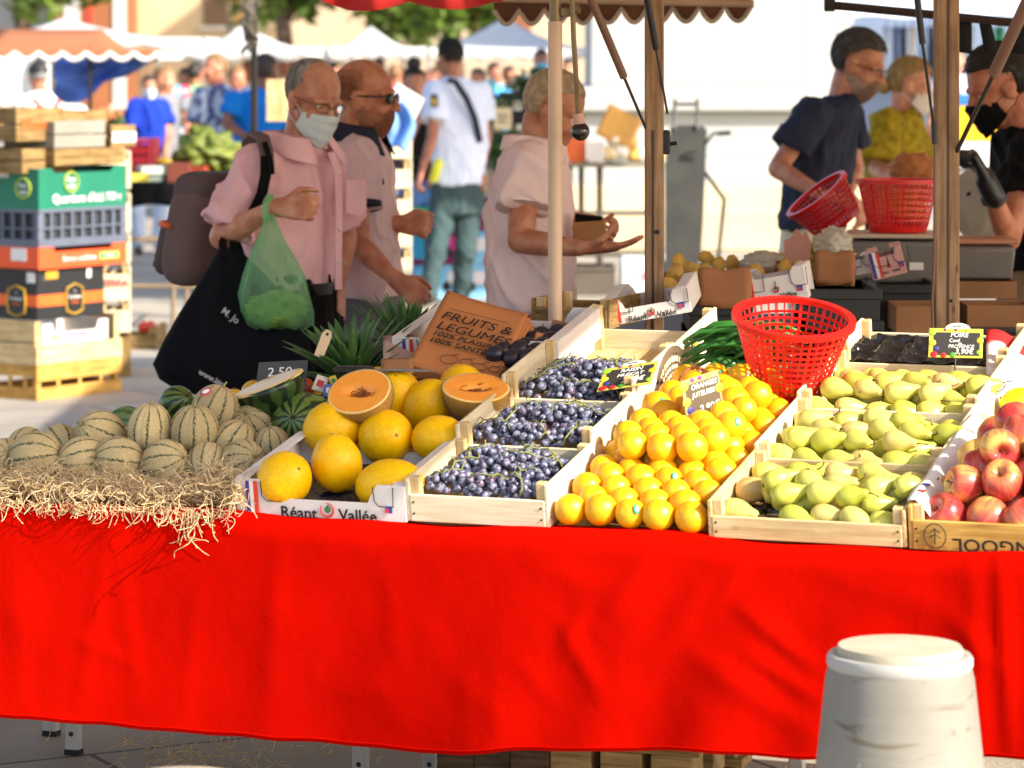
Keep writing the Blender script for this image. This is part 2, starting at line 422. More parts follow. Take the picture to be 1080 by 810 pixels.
def H_old(d):          # thin receding hair, high forehead
    edge=(.10-d.y) if d.z>.35 else (.30-d.y)
    low=(d.z+.62) if d.y<-.12 else (d.z-.10+.25*(d.y<.05))
    return -.08+.115*st(-.05,.22,edge)*st(-.04,.12,low)*(1-.35*st(.6,.95,d.z))
def H_fringe(d):      # bald on top, hair round the back and sides
    q=min(.52-d.z, .55-d.y*1.3 if d.y>0 else 1)
    low=-d.z-.05 if d.y>-.1 else -d.z-.5
    return -.1+.13*st(-.03,.15,q)*st(-.05,.1,-low)
def mask(M, m, parent, drop=0, name='face_mask', k=1.0):
    mb=MB()
    def g(u,v):
        a=(u*2-1); th=a*R(63); w=1-abs(a)**2
        x=.078*k*math.sin(th); y=.002+.093*math.cos(th)+(.03*w*w)*(1-.4*v)+.004*math.sin(v*math.pi*6)*w*.5
        if v<.12: y-=.010*(1-v/.12)*w
        zt=-.012-.016*abs(a)**1.2; zb=-.128+.052*abs(a)**1.5
        y-=.016*v*v
        return V((x,y,zt+(zb-zt)*v-drop))
    mb.grid(g,28,18,0,M); o=mb.build(name,m,parent,180,solid=.0015)
    for sx in(-1,1):
        for z0,z1 in((-.028,.02),(-.076,-.035)):
            t=MB(); t.tube([(sx*.070,.044,z0),(sx*.08,.0,(z0+z1)/2),(sx*.0845,-.02,z1)],.0014,6,0,M); t.build('ear_loop',m,o)
    return o
def glasses(M, m, parent, lens=None, y=.1, nm='glasses'):
    g=None
    mb=MB()
    for sx in(-1,1):
        pts=[(sx*(.034+.027*math.cos(a)),y-.012*abs(.3+.5*math.cos(a)),.004+.0145*math.sin(a)) for a in[2*math.pi*i/16 for i in range(17)]]
        mb.tube(pts,.0016,6,0,M)
        mb.tube([(sx*.058,y-.014,.008),(sx*.078,.04,.008),(sx*.0845,-.005,.006),(sx*.084,-.03,-.008)],.0018 if not lens else .003,6,0,M)
    mb.tube([(-.011,y-.002,.006),(0,y+.004,.009),(.011,y-.002,.006)],.0016,6,0,M)
    g=mb.build(nm,m,parent)
    if lens:
        for sx in(-1,1):
            b=MB(); b.ell((sx*.034,y-.006,.003),(.026,.006,.019),M,0,16,8); b.build('lens',lens,g)
    return g
M_eyew=mat('eye_white',(220,215,205),.2,.02); M_iris=mat('dark_iris',(40,26,18),.15,.1)
def eyes(M,parent):
    for sx in(-1,1):
        mb=MB(); mb.ell((sx*.031,.070,.005),(.0115,.0115,.0085),M,0,14,10); mb.ell((sx*.031,.0765,.003),(.0056,.0056,.0056),M,1,10,8); mb.build('eye',[M_eyew,M_iris],parent,180)
def arm(mb, S, E, W, k=1.0, r=(.05,.042,.034,.026)):
    mb.rc(S,E,r[0]*k,r[1]*k); m=E.lerp(W,.3); mb.rc(E,m,r[1]*k,r[1]*.98*k); mb.rc(m,W,r[1]*.98*k,r[3]*k)
def sleeve(mb, S, E, t, r0, r1, drop=.0, n=20):
    d=(E-S); e=S+d*t; dn=d.normalized(); s0=S-dn*.01
    a=dn.orthogonal().normalized()
    mb.tube([s0,S.lerp(e,.35),S.lerp(e,.7),e],[r0,r0*.97,(r0+r1)/2*1.0,r1],n)
    mb.ell(S,r0*1.0,None,0,16,10)
def person(label, Y, yaw, hd, torso, arms, group=None, skinc=(198,142,112), hairm=None, hairf=None, shirt=None, pants=None, shoes=None, shirt_from=None, det=True, vox=.0055, hands=True, legs=None, neck=True, sleeve_t=.62, belt=None, shirt_disp=(.018,6,(1,1,.5)), feet=None, pitch=0, roll=0, hk=1.0, hyaw=None, hfat=1.0, dyl=0, sl=(.078,.08), collar=None, cat='person', shorts=False, sleeve_shirt=True, neckpos=None, hemdrop=0, armr=.9):
    """hd=(px,py) head centre; torso=[(px,py,half width,half depth,dY)...] neck base first, hem/hip last; arms=list of dicts"""
    hyaw=yaw if hyaw is None else hyaw
    f=V((math.sin(R(yaw)),-math.cos(R(yaw)),0)); l=V((math.cos(R(yaw)),math.sin(R(yaw)),0))
    HC=P(hd[0],hd[1],Y+(hd[2] if len(hd)>2 else 0))
    hips=P(torso[-1][0],torso[-1][1],Y+torso[-1][4])
    root=thing('person',label,cat,(hips.x,hips.y,0),group)
    M=headframe(HC,hyaw,pitch,roll,hk)
    body=MB(); head(body,M,det,hfat)
    NB=P(torso[0][0],torso[0][1],Y+torso[0][4])
    body.rc(M@V((0,-.028,-.05)),NB+V((0,0,-.02)),.052*hk,.06*hk)
    secs=[(P(x,y,Y+dy),hw,hdp,l,f) for x,y,hw,hdp,dy in torso]
    inner=[(c,hw-.018,hdp-.018,a,b) for c,hw,hdp,a,b in secs]
    loft_oval(body,inner)
    gar=MB(); loft_oval(gar,secs)
    for A in arms:
        S=P(*A['s']); E=P(*A['e']); W=P(*A['w'])
        arm(body,S,E,W,armr)
        if A.get('hand',True):
            d=V(A['d']) if 'd' in A else (W-E)
            if hands: hand(body,W+(d.normalized()*.012),d,V(A.get('pn',(0,0,-1))),V(A.get('th',(0,-1,0))),A.get('k',1.0),A.get('curl',40),A.get('tc',30))
            else: body.ell(W+d.normalized()*.06,(.04,.04,.05))
        sleeve(gar,S,E,A.get('t',sleeve_t),sl[0],A.get('sr',sl[1]))
    # legs
    H=secs[-1][0]; hw=secs[-1][1]; zz=H.z
    tr=MB(); top=H+V((0,0,.04))
    loft_oval(tr,[(top,hw-.012,secs[-1][2]-.012,l,f),(H+V((0,0,-.12)),hw-.006,secs[-1][2]-.004,l,f),(V((H.x,H.y,max(zz-.24,.6))),hw-.01,secs[-1][2]-.012,l,f)])
    lg=legs or [(.09,0,0),(-.09,0,0)]
    for i,q in enumerate(lg):
        if len(q)==3 and not isinstance(q[0],V):
            hp=H+l*q[0]+V((0,0,-.12)); an=V((H.x,H.y,.07))+l*q[0]*1.1+f*q[1]; kn=hp.lerp(an,.5)+f*(.03+q[2])
        else: hp,kn,an=[V(x) for x in q[:3]]
        if shorts:
            tr.tube([hp,hp.lerp(kn,.9)],[.09,.085],16); body.rc(hp,kn,.07,.052); body.rc(kn,kn.lerp(an,.35),.052,.056); body.rc(kn.lerp(an,.35),an,.056,.036)
        else:
            tr.tube([hp,hp.lerp(kn,.5),kn,kn.lerp(an,.5),an+V((0,0,-.02))],[.092,.082,.068,.062,.058],18); tr.ell(hp,.09)
        body.rc(hp,kn,.055,.04); body.rc(kn,an,.04,.034)
        sh=MB(); sh.rc(an+V((0,0,-.02))-f*.03,an+f*.12+V((0,0,-.045)),.038,.034,14); sh.rc(an+f*.1+V((0,0,-.045)),an+f*.17+V((0,0,-.048)),.034,.027,14)
        fuse_link('shoe',sh,shoes or flat((40,36,34)),root,.009,2)
    bo=fuse_link('body',body,skin(skinc),root,vox,2 if det else 3)
    so=None
    if shirt: so=fuse_link('shirt',gar,shirt,root,vox*1.1,2,shirt_disp)
    if pants: fuse_link('trousers' if not shorts else 'shorts',tr,pants,root,vox*1.4,3,(.018,5,(1,1,.45)))
    if hairf: hair(M,hairf,hairm,root,seed=rnd.random()*50,strands=1500 if det else 0)
    if det: eyes(M,root)
    return root,M,f,l,so
# ---------------------------------------------------------------- the people
def cloth_mat(name,c,var=.08,**k): 
    k.setdefault('rough',.85); k.setdefault('spec',.15); k.setdefault('bump',.6); k.setdefault('bscale',9); k.setdefault('bdist',.02); k.setdefault('bstretch',(1.2,1.2,.7)); k.setdefault('scale',5); return mat(name,c,var=var,**k)
M_pinkshirt=cloth_mat('pink_shirt_cotton',(238,190,200)); M_lilac=cloth_mat('pale_lilac_pique',(226,198,204)); M_navy=cloth_mat('navy_jersey',(46,50,68)); M_blackc=cloth_mat('black_cloth',(13,13,15)); M_off=cloth_mat('officer_white_shirt',(214,222,246)); M_teal=cloth_mat('grey_teal_trousers',(62,80,82))
M_hgrey=mat('grey_hair',(176,172,168),.7,.3,60,bump=.7,bscale=160,stretch=(1,1,.3),c2=(104,100,98)); M_hdark=mat('dark_hair',(38,30,26),.6,.3,60,stretch=(1,1,.3)); M_hsalt=mat('salt_pepper_hair',(92,88,84),.7,.4,80,c2=(52,48,46)); M_hblond=mat('blond_hair',(196,164,104),.55,.25,50,stretch=(1,1,.2),c2=(150,118,66)); M_hbrown=mat('brown_hair',(150,112,70),.65,.25,60,c2=(104,76,48)); M_stub=mat('beard_stubble',(180,118,86),.75,.3,120,c2=(142,94,70)); M_beard=mat('grey_beard',(182,152,132),.8,.35,90,c2=(132,104,88))
M_maskb=cloth_mat('pale_blue_mask',(206,220,224)); M_maskw=cloth_mat('white_mask',(222,216,206)); M_maskk=cloth_mat('black_mask',(15,15,17)); M_lens=mat('black_lens',(14,12,14),.08,.05); M_gold=mat('thin_metal_rim',(110,90,70),.3,.1,metal=.9)
# --- elderly man
Y=9.6
old,Mh,f,l,so=person('elderly man in a pink shirt, mask and glasses, plastic bag on his forearm',Y,48,(331,105),[(317,150,.066,.066,0),(306,165,.150,.095,0),(304,205,.158,.115,0),(303,258,.15,.118,0),(304,303,.155,.118,0)],
 [dict(s=(270,176,9.48),e=(234,250,9.42),w=(290,219,9.27),d=(.9,-.38,.06),pn=(.25,.9,-.3),th=(0,0,1),curl=72,tc=40,sr=.086,t=.86),dict(s=(339,180,9.72),e=(364,250,9.79),w=(357,300,9.70),d=(0,-.15,-1),pn=(-.8,.3,0),th=(.5,-1,0),curl=35,sr=.09,t=.8)],
 skinc=(208,152,124),hairm=M_hgrey,hairf=H_old,shirt=M_pinkshirt,pants=M_blackc,vox=.0048,hyaw=40,pitch=20,roll=4,hk=.95,sl=(.066,.09),shirt_disp=(.019,6,(1,1,.5)))
mask(Mh,M_maskb,old); glasses(Mh,M_gold,old)
def collar(root,Mh_or_c,m,c,ax,fw,rx=.078,ry=.082,h=.035,name='collar',tilt=.35):
    mb=MB()
    def g(u,v):
        a=-math.pi*.5+.18+u*(2*math.pi-.36); a+=math.pi
        k=1+.16*v; dz=h*math.sin(v*math.pi*.9)*.9-(.035*v*v)
        return c+ax*math.cos(a+math.pi)*rx*k*1+fw*(-math.sin(a+math.pi))*-ry*k+V((0,0,dz))+fw*(-.0)
    mb.grid(g,30,6); return mb.build(name,m,root,180,solid=.003)
def collar2(root,m,NB,l,f,rx=.07,ry=.072,h=.04,flare=.05,name='collar'):
    mb=MB()
    def g(u,v):
        a=R(20)+u*R(320)             # opening towards the front
        d=f*math.cos(a)+l*math.sin(a); fr=max(0,math.cos(a))
        if v<.4: w=v/.4; r=1; z=h*w; ex=0
        else: w=(v-.4)/.6; z=h*(1-w)-.012*w-.03*w*fr; ex=flare*w*(.6+.6*fr)
        rr=(rx*abs(math.sin(a))+ry*abs(math.cos(a)))
        return NB+d*(rr+ex)+V((0,0,z-.012))-f*.012+V((0,0,-.02*fr))
    mb.grid(g,36,8); return mb.build(name,m,root,180,solid=.003)
NB=P(316,147,Y); collar2(old,M_pinkshirt,NB,l,f)
mb=MB(); pk=[P(x,y,Y)+f*(dd+.006) for x,y,dd in((326,160,.085),(326,180,.112),(325,205,.121),(324,240,.124),(324,275,.122),(325,303,.12))]
mb.loft([[p-l*.014,p+l*.014,p+l*.014+f*.004,p-l*.014+f*.004] for p in pk]); mb.build('button_placket',M_pinkshirt,old,60)
for p in pk[1:5]:
    b=MB(); b.ell(p+f*.006,(.005,.005,.005)); b.build('button',M_white,old,180)
b=MB(); pc=P(336,207,Y)+f*.100+l*.052; b.loft([[pc+l*x+V((0,0,z))+f*(.012-abs(x)*.25) for x,z in((-.042,.05),(.042,.05),(.042,-.045),(0,-.058),(-.042,-.045))],[pc+l*x+V((0,0,z))+f*(.018-abs(x)*.25) for x,z in((-.042,.05),(.042,.05),(.042,-.045),(0,-.058),(-.042,-.045))]]); b.build('breast_pocket',M_pinkshirt,old,40)
b=MB(); bc=P(304,303,Y); b.loft([oval(bc+V((0,0,z)),.156+.004,.119+.004,l,f) for z in(-.018,.016)]); b.build('belt',mat('black_belt_leather',(24,22,22),.4),old,60)
# backpack and straps
M_pack=cloth_mat('grey_brown_backpack',(112,92,90)); bp=thing('backpack','grey brown backpack with an orange stripe on the elderly man','backpack',P(222,245,9.78))
C0=P(221,244,9.76); ub=V((.16,0,1)).normalized(); 
def sq(c,hx,hy,hz,m,nm,par,ax=l,ay=f,az=ub,p=.5):
    mb=MB(); 
    def fn(d): return 1
    rings=[]
    for j in range(1,16):
        th=math.pi*j/16-math.pi/2; g=[]
        for k in range(28):
            a=2*math.pi*k/28; sg=lambda x:math.copysign(abs(x)**p,x)
            q=c+ax*hx*sg(math.cos(th))*sg(math.cos(a))+ay*hy*sg(math.cos(th))*sg(math.sin(a))+az*hz*sg(math.sin(th)); q+=V((1,1,1))*.004*noise.noise(q*14); g.append(q)
        rings.append(g)
    mb.loft(rings); return mb.build(nm,m,par,180)
sq(C0,.135,.085,.165,M_pack,'main_bag',bp); sq(C0-f*.085-ub*.05,.105,.045,.09,mat('dark_pack_pocket',(84,70,72),.85),'front_pocket',bp); sq(C0+ub*.135,.125,.085,.05,mat('pack_lid',(92,76,76),.85),'top_lid',bp)
mb=MB(); mb.tube([C0-f*.135*0-l*.137+ub*.02-f*.03,C0-l*.125-f*.085+ub*.025,C0-l*.06-f*.098+ub*.03,C0+l*.08-f*.098+ub*.03],.010,8); mb.build('orange_stripe',flat((226,110,50)),bp,180)
mb=MB(); mb.tube([C0-l*.08-f*.131+ub*.01,C0-l*.085-f*.132-ub*.11],.003,6); mb.build('zip',flat((60,50,50)),bp,180)
def ribbon(pts,w,nrm,m,nm,par,t=.006):
    mb=MB(); rings=[]
    for i,p in enumerate(pts):
        tg=(pts[min(i+1,len(pts)-1)]-pts[max(i-1,0)]).normalized(); s=tg.cross(nrm).normalized(); n2=s.cross(tg).normalized()
        rings.append([p-s*w+n2*t*.5,p+s*w+n2*t*.5,p+s*w-n2*t*.5,p-s*w-n2*t*.5])
    mb.loft(rings); return mb.build(nm,m,par,60)
ribbon([P(262,172,9.66),P(262,150,9.58),P(268,141,9.52),P(277,145,9.44),P(281,160,9.40),P(282,180,9.385)],.020,V((.2,-.6,.75)),M_pack,'shoulder_strap',bp,.012)
ribbon([P(281,165,9.385),P(280,185,9.37),P(276,205,9.37),P(268,222,9.39),P(258,232,9.42)],.016,V((.2,-1,.1)),M_blackc,'strap_webbing',bp)
ribbon([P(279,150,9.40),P(284,165,9.375),P(287,184,9.372)],.008,V((.2,-1,.1)),M_blackc,'loose_strap',bp)
# tote bag on his elbow
tt=thing('tote_bag','big black cloth tote bag with small white lettering, hanging from his elbow','tote bag',P(240,400,9.3)); mb=MB(); rings=[]
for y,xa,xb,dp in((262,231,252,.02),(278,222,268,.028),(300,208,290,.038),(330,189,312,.05),(360,172,326,.062),(384,161,332,.065),(400,168,332,.06),(411,186,328,.045),(416,204,318,.02)):
    r=[]
    for k in range(40):
        a=2*math.pi*k/40; c,s=math.cos(a),math.sin(a); x=(xa+xb)/2+(xb-xa)/2*math.copysign(abs(c)**.8,c); fold=.012*math.sin(x*.16+y*.02)+.008*math.sin(x*.33+1-y*.03)
        r.append(P(x,y,9.33+dp*math.copysign(abs(s)**.9,s)+fold*abs(s)))
    rings.append(r)
mb.loft(rings); mb.build('bag_body',cloth_mat('black_tote_cotton',(16,18,25)),tt,180)
for dx in(0,14): ribbon([P(236+dx,275,9.30+dx*.004),P(235+dx*.8,256,9.33),P(238+dx*.6,246,9.42+dx*.004),P(243+dx*.5,257,9.47),P(250+dx*.5,278,9.40)],.012,V((.2,-1,.2)),M_blackc,'handle',tt,.004)
tb_=cloth_mat('pale_print',(206,204,206)); 
text('M. Jo',.028,frame(V((.80,-.05,-.6)).normalized(),V((.6,.05,.8)).normalized(),V((0,-1,.1)).normalized(),P(243,333,9.255)),tb_,tt,'lettering',.01)
text('www.bio',.022,frame(V((.88,0,-.48)).normalized(),V((.48,0,.88)).normalized(),V((0,-1,0)),P(223,399,9.243)),tb_,tt,'lettering',.02)
# green plastic bag hanging from his wrist
def bagmat():
    m,t,N,L,b=nt('thin_green_plastic'); b.inputs['Base Color'].default_value=(.45,.80,.52,1); b.inputs['Roughness'].default_value=.3
    tr=N.new('ShaderNodeBsdfTransparent'); tr.inputs[0].default_value=(.74,.95,.76,1); tl=N.new('ShaderNodeBsdfTranslucent'); tl.inputs[0].default_value=(.38,.78,.45,1)
    m1=N.new('ShaderNodeMixShader'); m1.inputs[0].default_value=.45; L.new(b.outputs[0],m1.inputs[1]); L.new(tl.outputs[0],m1.inputs[2]); m2=N.new('ShaderNodeMixShader'); m2.inputs[0].default_value=.68; L.new(m1.outputs[0],m2.inputs[1]); L.new(tr.outputs[0],m2.inputs[2]); L.new(m2.outputs[0],N['Material Output'].inputs[0])
    return m
gb=thing('plastic_bag','thin green see-through plastic bag hanging from the elderly man\'s wrist','plastic bag',P(290,345,9.2)); mb=MB(); rings=[]
for y,xa,xb,dp in((226,281,289,.012),(238,277,293,.018),(252,272,299,.026),(270,264,309,.04),(290,258,319,.055),(310,254,326,.066),(328,254,330,.07),(340,260,329,.06),(345,270,322,.03)):
    r=[]
    for k in range(64):
        a=2*math.pi*k/64; c,s=math.cos(a),math.sin(a); fo=1+.08*math.sin(a*9+y*.02)*(1-abs(y-285)/90)+.07*math.sin(a*17+2+y*.03)*max(0,1-(y-226)/100)+.10*noise.noise(V((c*3,s*3,y*.03)))+.05*noise.noise(V((c*8,s*8,y*.07)))
        x=(xa+xb)/2+(xb-xa)/2*c*fo; r.append(P(x,y+3*math.sin(a*5)*(y>330),9.235+dp*s*fo))
    rings.append(r)
mb.loft(rings); mb.build('bag_body',bagmat(),gb,180)
for sg in(-1,1): ribbon([P(284+sg*3,232,9.235+sg*.012),P(282+sg*3,222,9.235+sg*.03),P(283+sg*2,213,9.24+sg*.042),P(285,206,9.262)],.010,V((.3,-.9*1,.1)),bpy.data.materials['thin_green_plastic'],'handle',gb,.003)
mb=MB(); mb.ell(P(292,326,9.235),(.087,.058,.05),None,0,60,40,lambda d:1+.22*noise.noise(d*4)+.16*noise.noise(d*9)); tag(mb.build('lettuce',mat('lettuce_leaf',(150,180,60),.6,.3,25,c2=(74,116,26)),None,180),'frilly green lettuce showing through the green plastic bag','lettuce')
# --- polo man
Y=10.10
pm,Mh,f,l,so=person('bald man in a pale polo with black collar and sunglasses, seen from the side',Y,76,(386,103),[(371,141,.07,.07,0),(373,157,.185,.095,0),(377,205,.165,.106,0),(382,260,.16,.112,0),(386,312,.165,.112,0)],
 [dict(s=(372,172,9.93),e=(378,258,9.87),w=(414,292,9.76),d=(.75,-.1,-.55),pn=(-.3,.9,-.3),th=(.5,-.3,.8),curl=62,tc=30,t=.55,sr=.078),dict(s=(380,172,10.28),e=(392,248,10.32),w=(414,236,10.10),d=(.95,-.25,.0),pn=(0,.8,-.5),th=(0,0,1),curl=80,t=.55)],
 skinc=(210,146,114),hairm=M_stub,hairf=lambda d:-.05+.072*st(-.1,.25,.28-d.y-.25*max(d.z,0))*st(-.05,.12,d.z+.42)*st(.0,.35,.66-d.z),shirt=M_lilac,pants=cloth_mat('grey_trousers',(116,112,124)),vox=.0052,pitch=4,hk=.97)
glasses(Mh,M_lens,pm,M_lens); collar2(pm,M_navy,P(370,140,Y),l,f,.082,.084,.05,.035)
hair(Mh,lambda d:-.06+.075*st(.0,.3,d.y*.7-d.z*.7-.25)*st(-.95,-.7,d.z),M_stub,pm,(0,.02,-.05),(.066,.072,.09),.02,'stubble')
def cuff(root,S,E,t,r,m,h=.012):
    d=(E-S).normalized(); c=S.lerp(E,t); MB().tube([c-d*h,c+d*h*.4],r,20).build('cuff',m,root,60)
cuff(pm,P(372,172,9.93),P(378,258,9.87),.55,.084,M_navy)
ribbon([P(360,170,9.96),P(372,160,9.90),P(388,162,9.92),P(398,175,9.98),P(402,195,10.00)],.010,V((.2,-.9,.3)),M_blackc,'strap',pm)
# --- man in the pink polo behind the pale post
Y=9.5
pk_,Mh,f,l,so=person('grey haired man in a pink polo and salmon shorts holding out his open palm',Y,80,(584,117),[(568,150,.07,.07,0),(561,166,.18,.10,0),(559,215,.175,.122,0),(560,270,.17,.130,0),(562,324,.17,.126,0)],
 [dict(s=(556,176,9.33),e=(549,254,9.25),w=(612,262,9.10),d=(1,-.12,.06),pn=(0,.15,1),th=(-.1,-.9,.4),curl=10,tc=40,t=.55,sr=.082),dict(s=(566,176,9.70),e=(574,252,9.74),w=(606,252,9.46),d=(1,-.2,.0),pn=(0,-.5,.8),th=(0,0,1),curl=55,t=.55)],
 skinc=(198,138,104),hairm=mat('grey_blond_hair',(190,168,136),.6,.25,60,c2=(140,116,88)),hairf=lambda d:H_full(d)*.55-.03,shirt=cloth_mat('pale_pink_pique',(240,212,212)),pants=cloth_mat('salmon_shorts',(214,98,74)),shorts=True,vox=.0052,pitch=26,hk=.96)
collar2(pk_,bpy.data.materials['pale_pink_pique'],P(567,149,Y),l,f,.066,.068,.035,.022); cuff(pk_,P(556,176,9.33),P(549,254,9.25),.55,.0835,bpy.data.materials['pale_pink_pique'])
wl=thing('wallet','open tan leather wallet with dark lining in the man\'s other hand','wallet',M=frame(V((.9,-.3,.25)).normalized(),V((.3,.95,0)).normalized(),V((-.25,0,.97)).normalized(),P(622,240,9.34)))
MB().box((0,0,-.012),(.10,.012,.06),Ry(10),0,.003).build('front_cover',mat('tan_leather',(172,118,62),.5,.15,20),wl,local=True); MB().box((-.012,.02,.008),(.09,.01,.055),Ry(25),0,.003).build('back_cover',bpy.data.materials['tan_leather'],wl,local=True); MB().box((-.008,.008,.010),(.08,.008,.05),Ry(20),0,.002).build('lining',M_blackc,wl,local=True)
# --- navy t-shirt man
Y=12.6
nv,Mh,f,l,so=person('bearded man with glasses in a dark navy t-shirt reaching for the basket',Y,66,(906,68),[(889,102,.068,.068,0),(877,114,.185,.10,0),(866,155,.175,.118,0),(860,200,.165,.125,0),(858,240,.165,.122,0)],
 [dict(s=(856,122,12.43),e=(820,178,12.38),w=(868,206,12.18),d=(.93,-.25,-.12),pn=(0,.3,-1),th=(.3,.6,.6),curl=35,t=.62,sr=.082),dict(s=(888,122,12.8),e=(902,178,12.8),w=(894,204,12.6),d=(.4,-.4,-.6),curl=40,t=.62)],
 skinc=(202,142,108),hairm=M_hsalt,hairf=H_full,shirt=M_navy,pants=cloth_mat('cream_trousers',(214,204,180)),vox=.0065,pitch=22,hk=1.05)
glasses(Mh,M_lens,nv); hair(Mh,lambda d:-.06+.115*st(.0,.35,d.y*.7-d.z*.8-.25),M_beard,nv,(0,.02,-.05),(.066,.074,.09),.06,'beard')
MB().box(P(884,134,12.52)+f*.02,(.045,.004,.012),Rz(0)).build('chest_print',flat((190,170,165)),nv)
# --- woman in mustard
Y=15.0
wm,Mh,f,l,so=person('blond woman in a mustard patterned top and white face mask',Y,74,(961,90),[(951,114,.06,.06,0),(946,124,.17,.10,0),(944,155,.17,.13,0),(943,190,.165,.135,0),(943,228,.18,.14,0)],
 [dict(s=(936,130,14.82),e=(924,178,14.76),w=(952,196,14.55),d=(.9,-.3,.1),curl=40,t=.85,sr=.105),dict(s=(952,130,15.2),e=(968,175,15.2),w=(972,190,15.0),curl=40,t=.85,sr=.1)],
 skinc=(214,158,126),hairm=M_hblond,hairf=H_full,shirt=cloth_mat('mustard_print',(176,150,40),c2=(120,104,20),scale=26,detail=2),pants=M_blackc,vox=.008,pitch=14)
mask(Mh,M_maskw,wm); MB().ell(Mh@V((0,-.125,-.03)),(.042,.042,.042),None,0,20,12,lambda d:1+.1*noise.noise(d*7)).build('hair_bun',M_hblond,wm,180)
# --- seller on the right
Y=10.2
se,Mh,f,l,so=person('stallholder in black t-shirt, black mask and black gloves looking down',Y,-76,(1052,92),[(1080,132,.07,.07,0),(1088,148,.19,.105,0),(1093,195,.18,.118,0),(1096,245,.165,.12,0),(1096,284,.165,.12,0)],
 [dict(s=(1086,162,10.02),e=(1064,252,9.94),w=(1043,196,9.80),d=(-.45,-.1,.88),pn=(-.8,.1,-.45),th=(-.2,.8,.2),curl=58,t=.5,sr=.085,hand=False),dict(s=(1092,162,10.38),e=(1078,222,10.4),w=(1050,200,10.2),d=(-.85,-.2,.2),pn=(0,-.2,-1),th=(0,-1,.3),curl=55,hand=False,t=.5)],
 skinc=(196,130,96),hairm=M_hdark,hairf=H_full,shirt=cloth_mat('black_tshirt',(13,13,15)),pants=cloth_mat('beige_work_trousers',(150,124,94)),vox=.0055,pitch=24,hk=1.04)
mask(Mh,M_maskk,se,k=1.02)
for w,d,pn,th,cu in(((1043,196,9.80),(-.45,-.1,.88),(-.8,.1,-.45),(-.2,.8,.2),78),((1050,200,10.2),(-.85,-.2,.2),(0,-.2,-1),(0,-1,.3),50)):
    g=MB(); hand(g,P(*w)+V(d)*.01,V(d),V(pn),V(th),1.1,cu,30); g.rc(P(*w)-V(d)*.04,P(*w)+V(d)*.02,.036,.034); fuse_link('glove',g,mat('black_latex',(22,22,24),.35,.1) if 'black_latex' not in bpy.data.materials else bpy.data.materials['black_latex'],se,.0055,2)
wt=MB(); d=V((-.45,-.1,.88)); wt.tube([P(1047,208,9.83)-d*.012,P(1047,208,9.83)+d*.012],.038,16); wt.build('watch',M_black,se,60)
# --- officer seen from behind
Y=21.5
of,Mh,f,l,so=person('uniformed man in a white short sleeved shirt, seen from behind with a dark strap',Y,198,(474,61),[(478,82,.068,.068,0),(481,91,.20,.105,0),(484,120,.195,.125,0),(484,160,.185,.13,0),(482,194,.185,.132,0)],
 [dict(s=(460,97,21.4),e=(456,146,21.25),w=(445,180,21.2),curl=45,t=.62,sr=.09,pn=(.8,.3,0),th=(0,1,0)),dict(s=(507,97,21.6),e=(513,146,21.6),w=(507,180,21.5),curl=45,t=.62,sr=.09)],
 skinc=(170,112,84),hairm=M_hdark,hairf=H_short,shirt=M_off,pants=M_teal,vox=.009,hyaw=214,pitch=6,legs=[(P(468,208,21.5),P(460,262,21.38),P(452,311,21.3)),(P(494,208,21.55),P(491,262,21.5),P(485,309,21.6))],shirt_disp=(.02,5,(1,1,.5)))
hair(Mh,lambda d:-.08+.14*st(-.05,.05,max(d.z-.45,-d.y*.9-.2 if d.z>-.62 else -1, .5-abs(d.y+.1) if d.z>-.2 else -1)),M_hdark,of,seed=3)
hd_=MB(); hd_.ell((0,-.018,.05),(.083,.102,.086),Mh,0,28,18); 
ribbon([P(472,84,21.30),P(480,86,21.28),P(492,104,21.30),P(501,126,21.36),P(506,150,21.42)],.022,V((0,-1,.3)),M_navy,'strap',of)
b=MB(); b.box((0,0,0),(.06,.006,.085),T(P(458,106,21.19))@Rz(-30),0,.002); b.build('shoulder_patch',flat((40,40,60)),of); b=MB(); b.box((0,0,0),(.038,.006,.045),T(P(458,107,21.182))@Rz(-30),0,.002); b.build('patch_emblem',flat((206,170,40)),of)
b=MB(); b.box((0,0,0),(.06,.05,.16),T(P(460,180,21.3))@Ry(15),0,.015); b.build('radio_pouch',flat((220,225,50)),of,60)
# --- woman in black behind him
wb,Mh,f,l,so=person('young woman in a black flowered top with a top knot, behind the uniformed man',23.2,12,(437,90),[(440,109,.055,.055,0),(443,116,.16,.09,0),(444,138,.15,.105,0),(444,165,.14,.105,0),(444,190,.15,.115,0)],
 [dict(s=(429,121,23.1),e=(427,155,23.0),w=(440,128,22.85),d=(.3,0,1),curl=50,t=.4,sr=.065),dict(s=(459,121,23.2),e=(464,155,23.2),w=(458,180,23.1),curl=40,t=.4,sr=.065)],
 skinc=(196,136,104),hairm=M_hdark,hairf=H_full,shirt=cloth_mat('black_flower_print',(24,24,26),c2=(120,110,60),scale=14,lo=.30,hi=.34,detail=1),pants=cloth_mat('blue_jeans',(92,132,190)),vox=.009)
MB().ell(Mh@V((0,-.02,.155)),(.055,.055,.05),None,0,18,12,lambda d:1+.15*noise.noise(d*6)).build('hair_knot',M_hdark,wb,180)
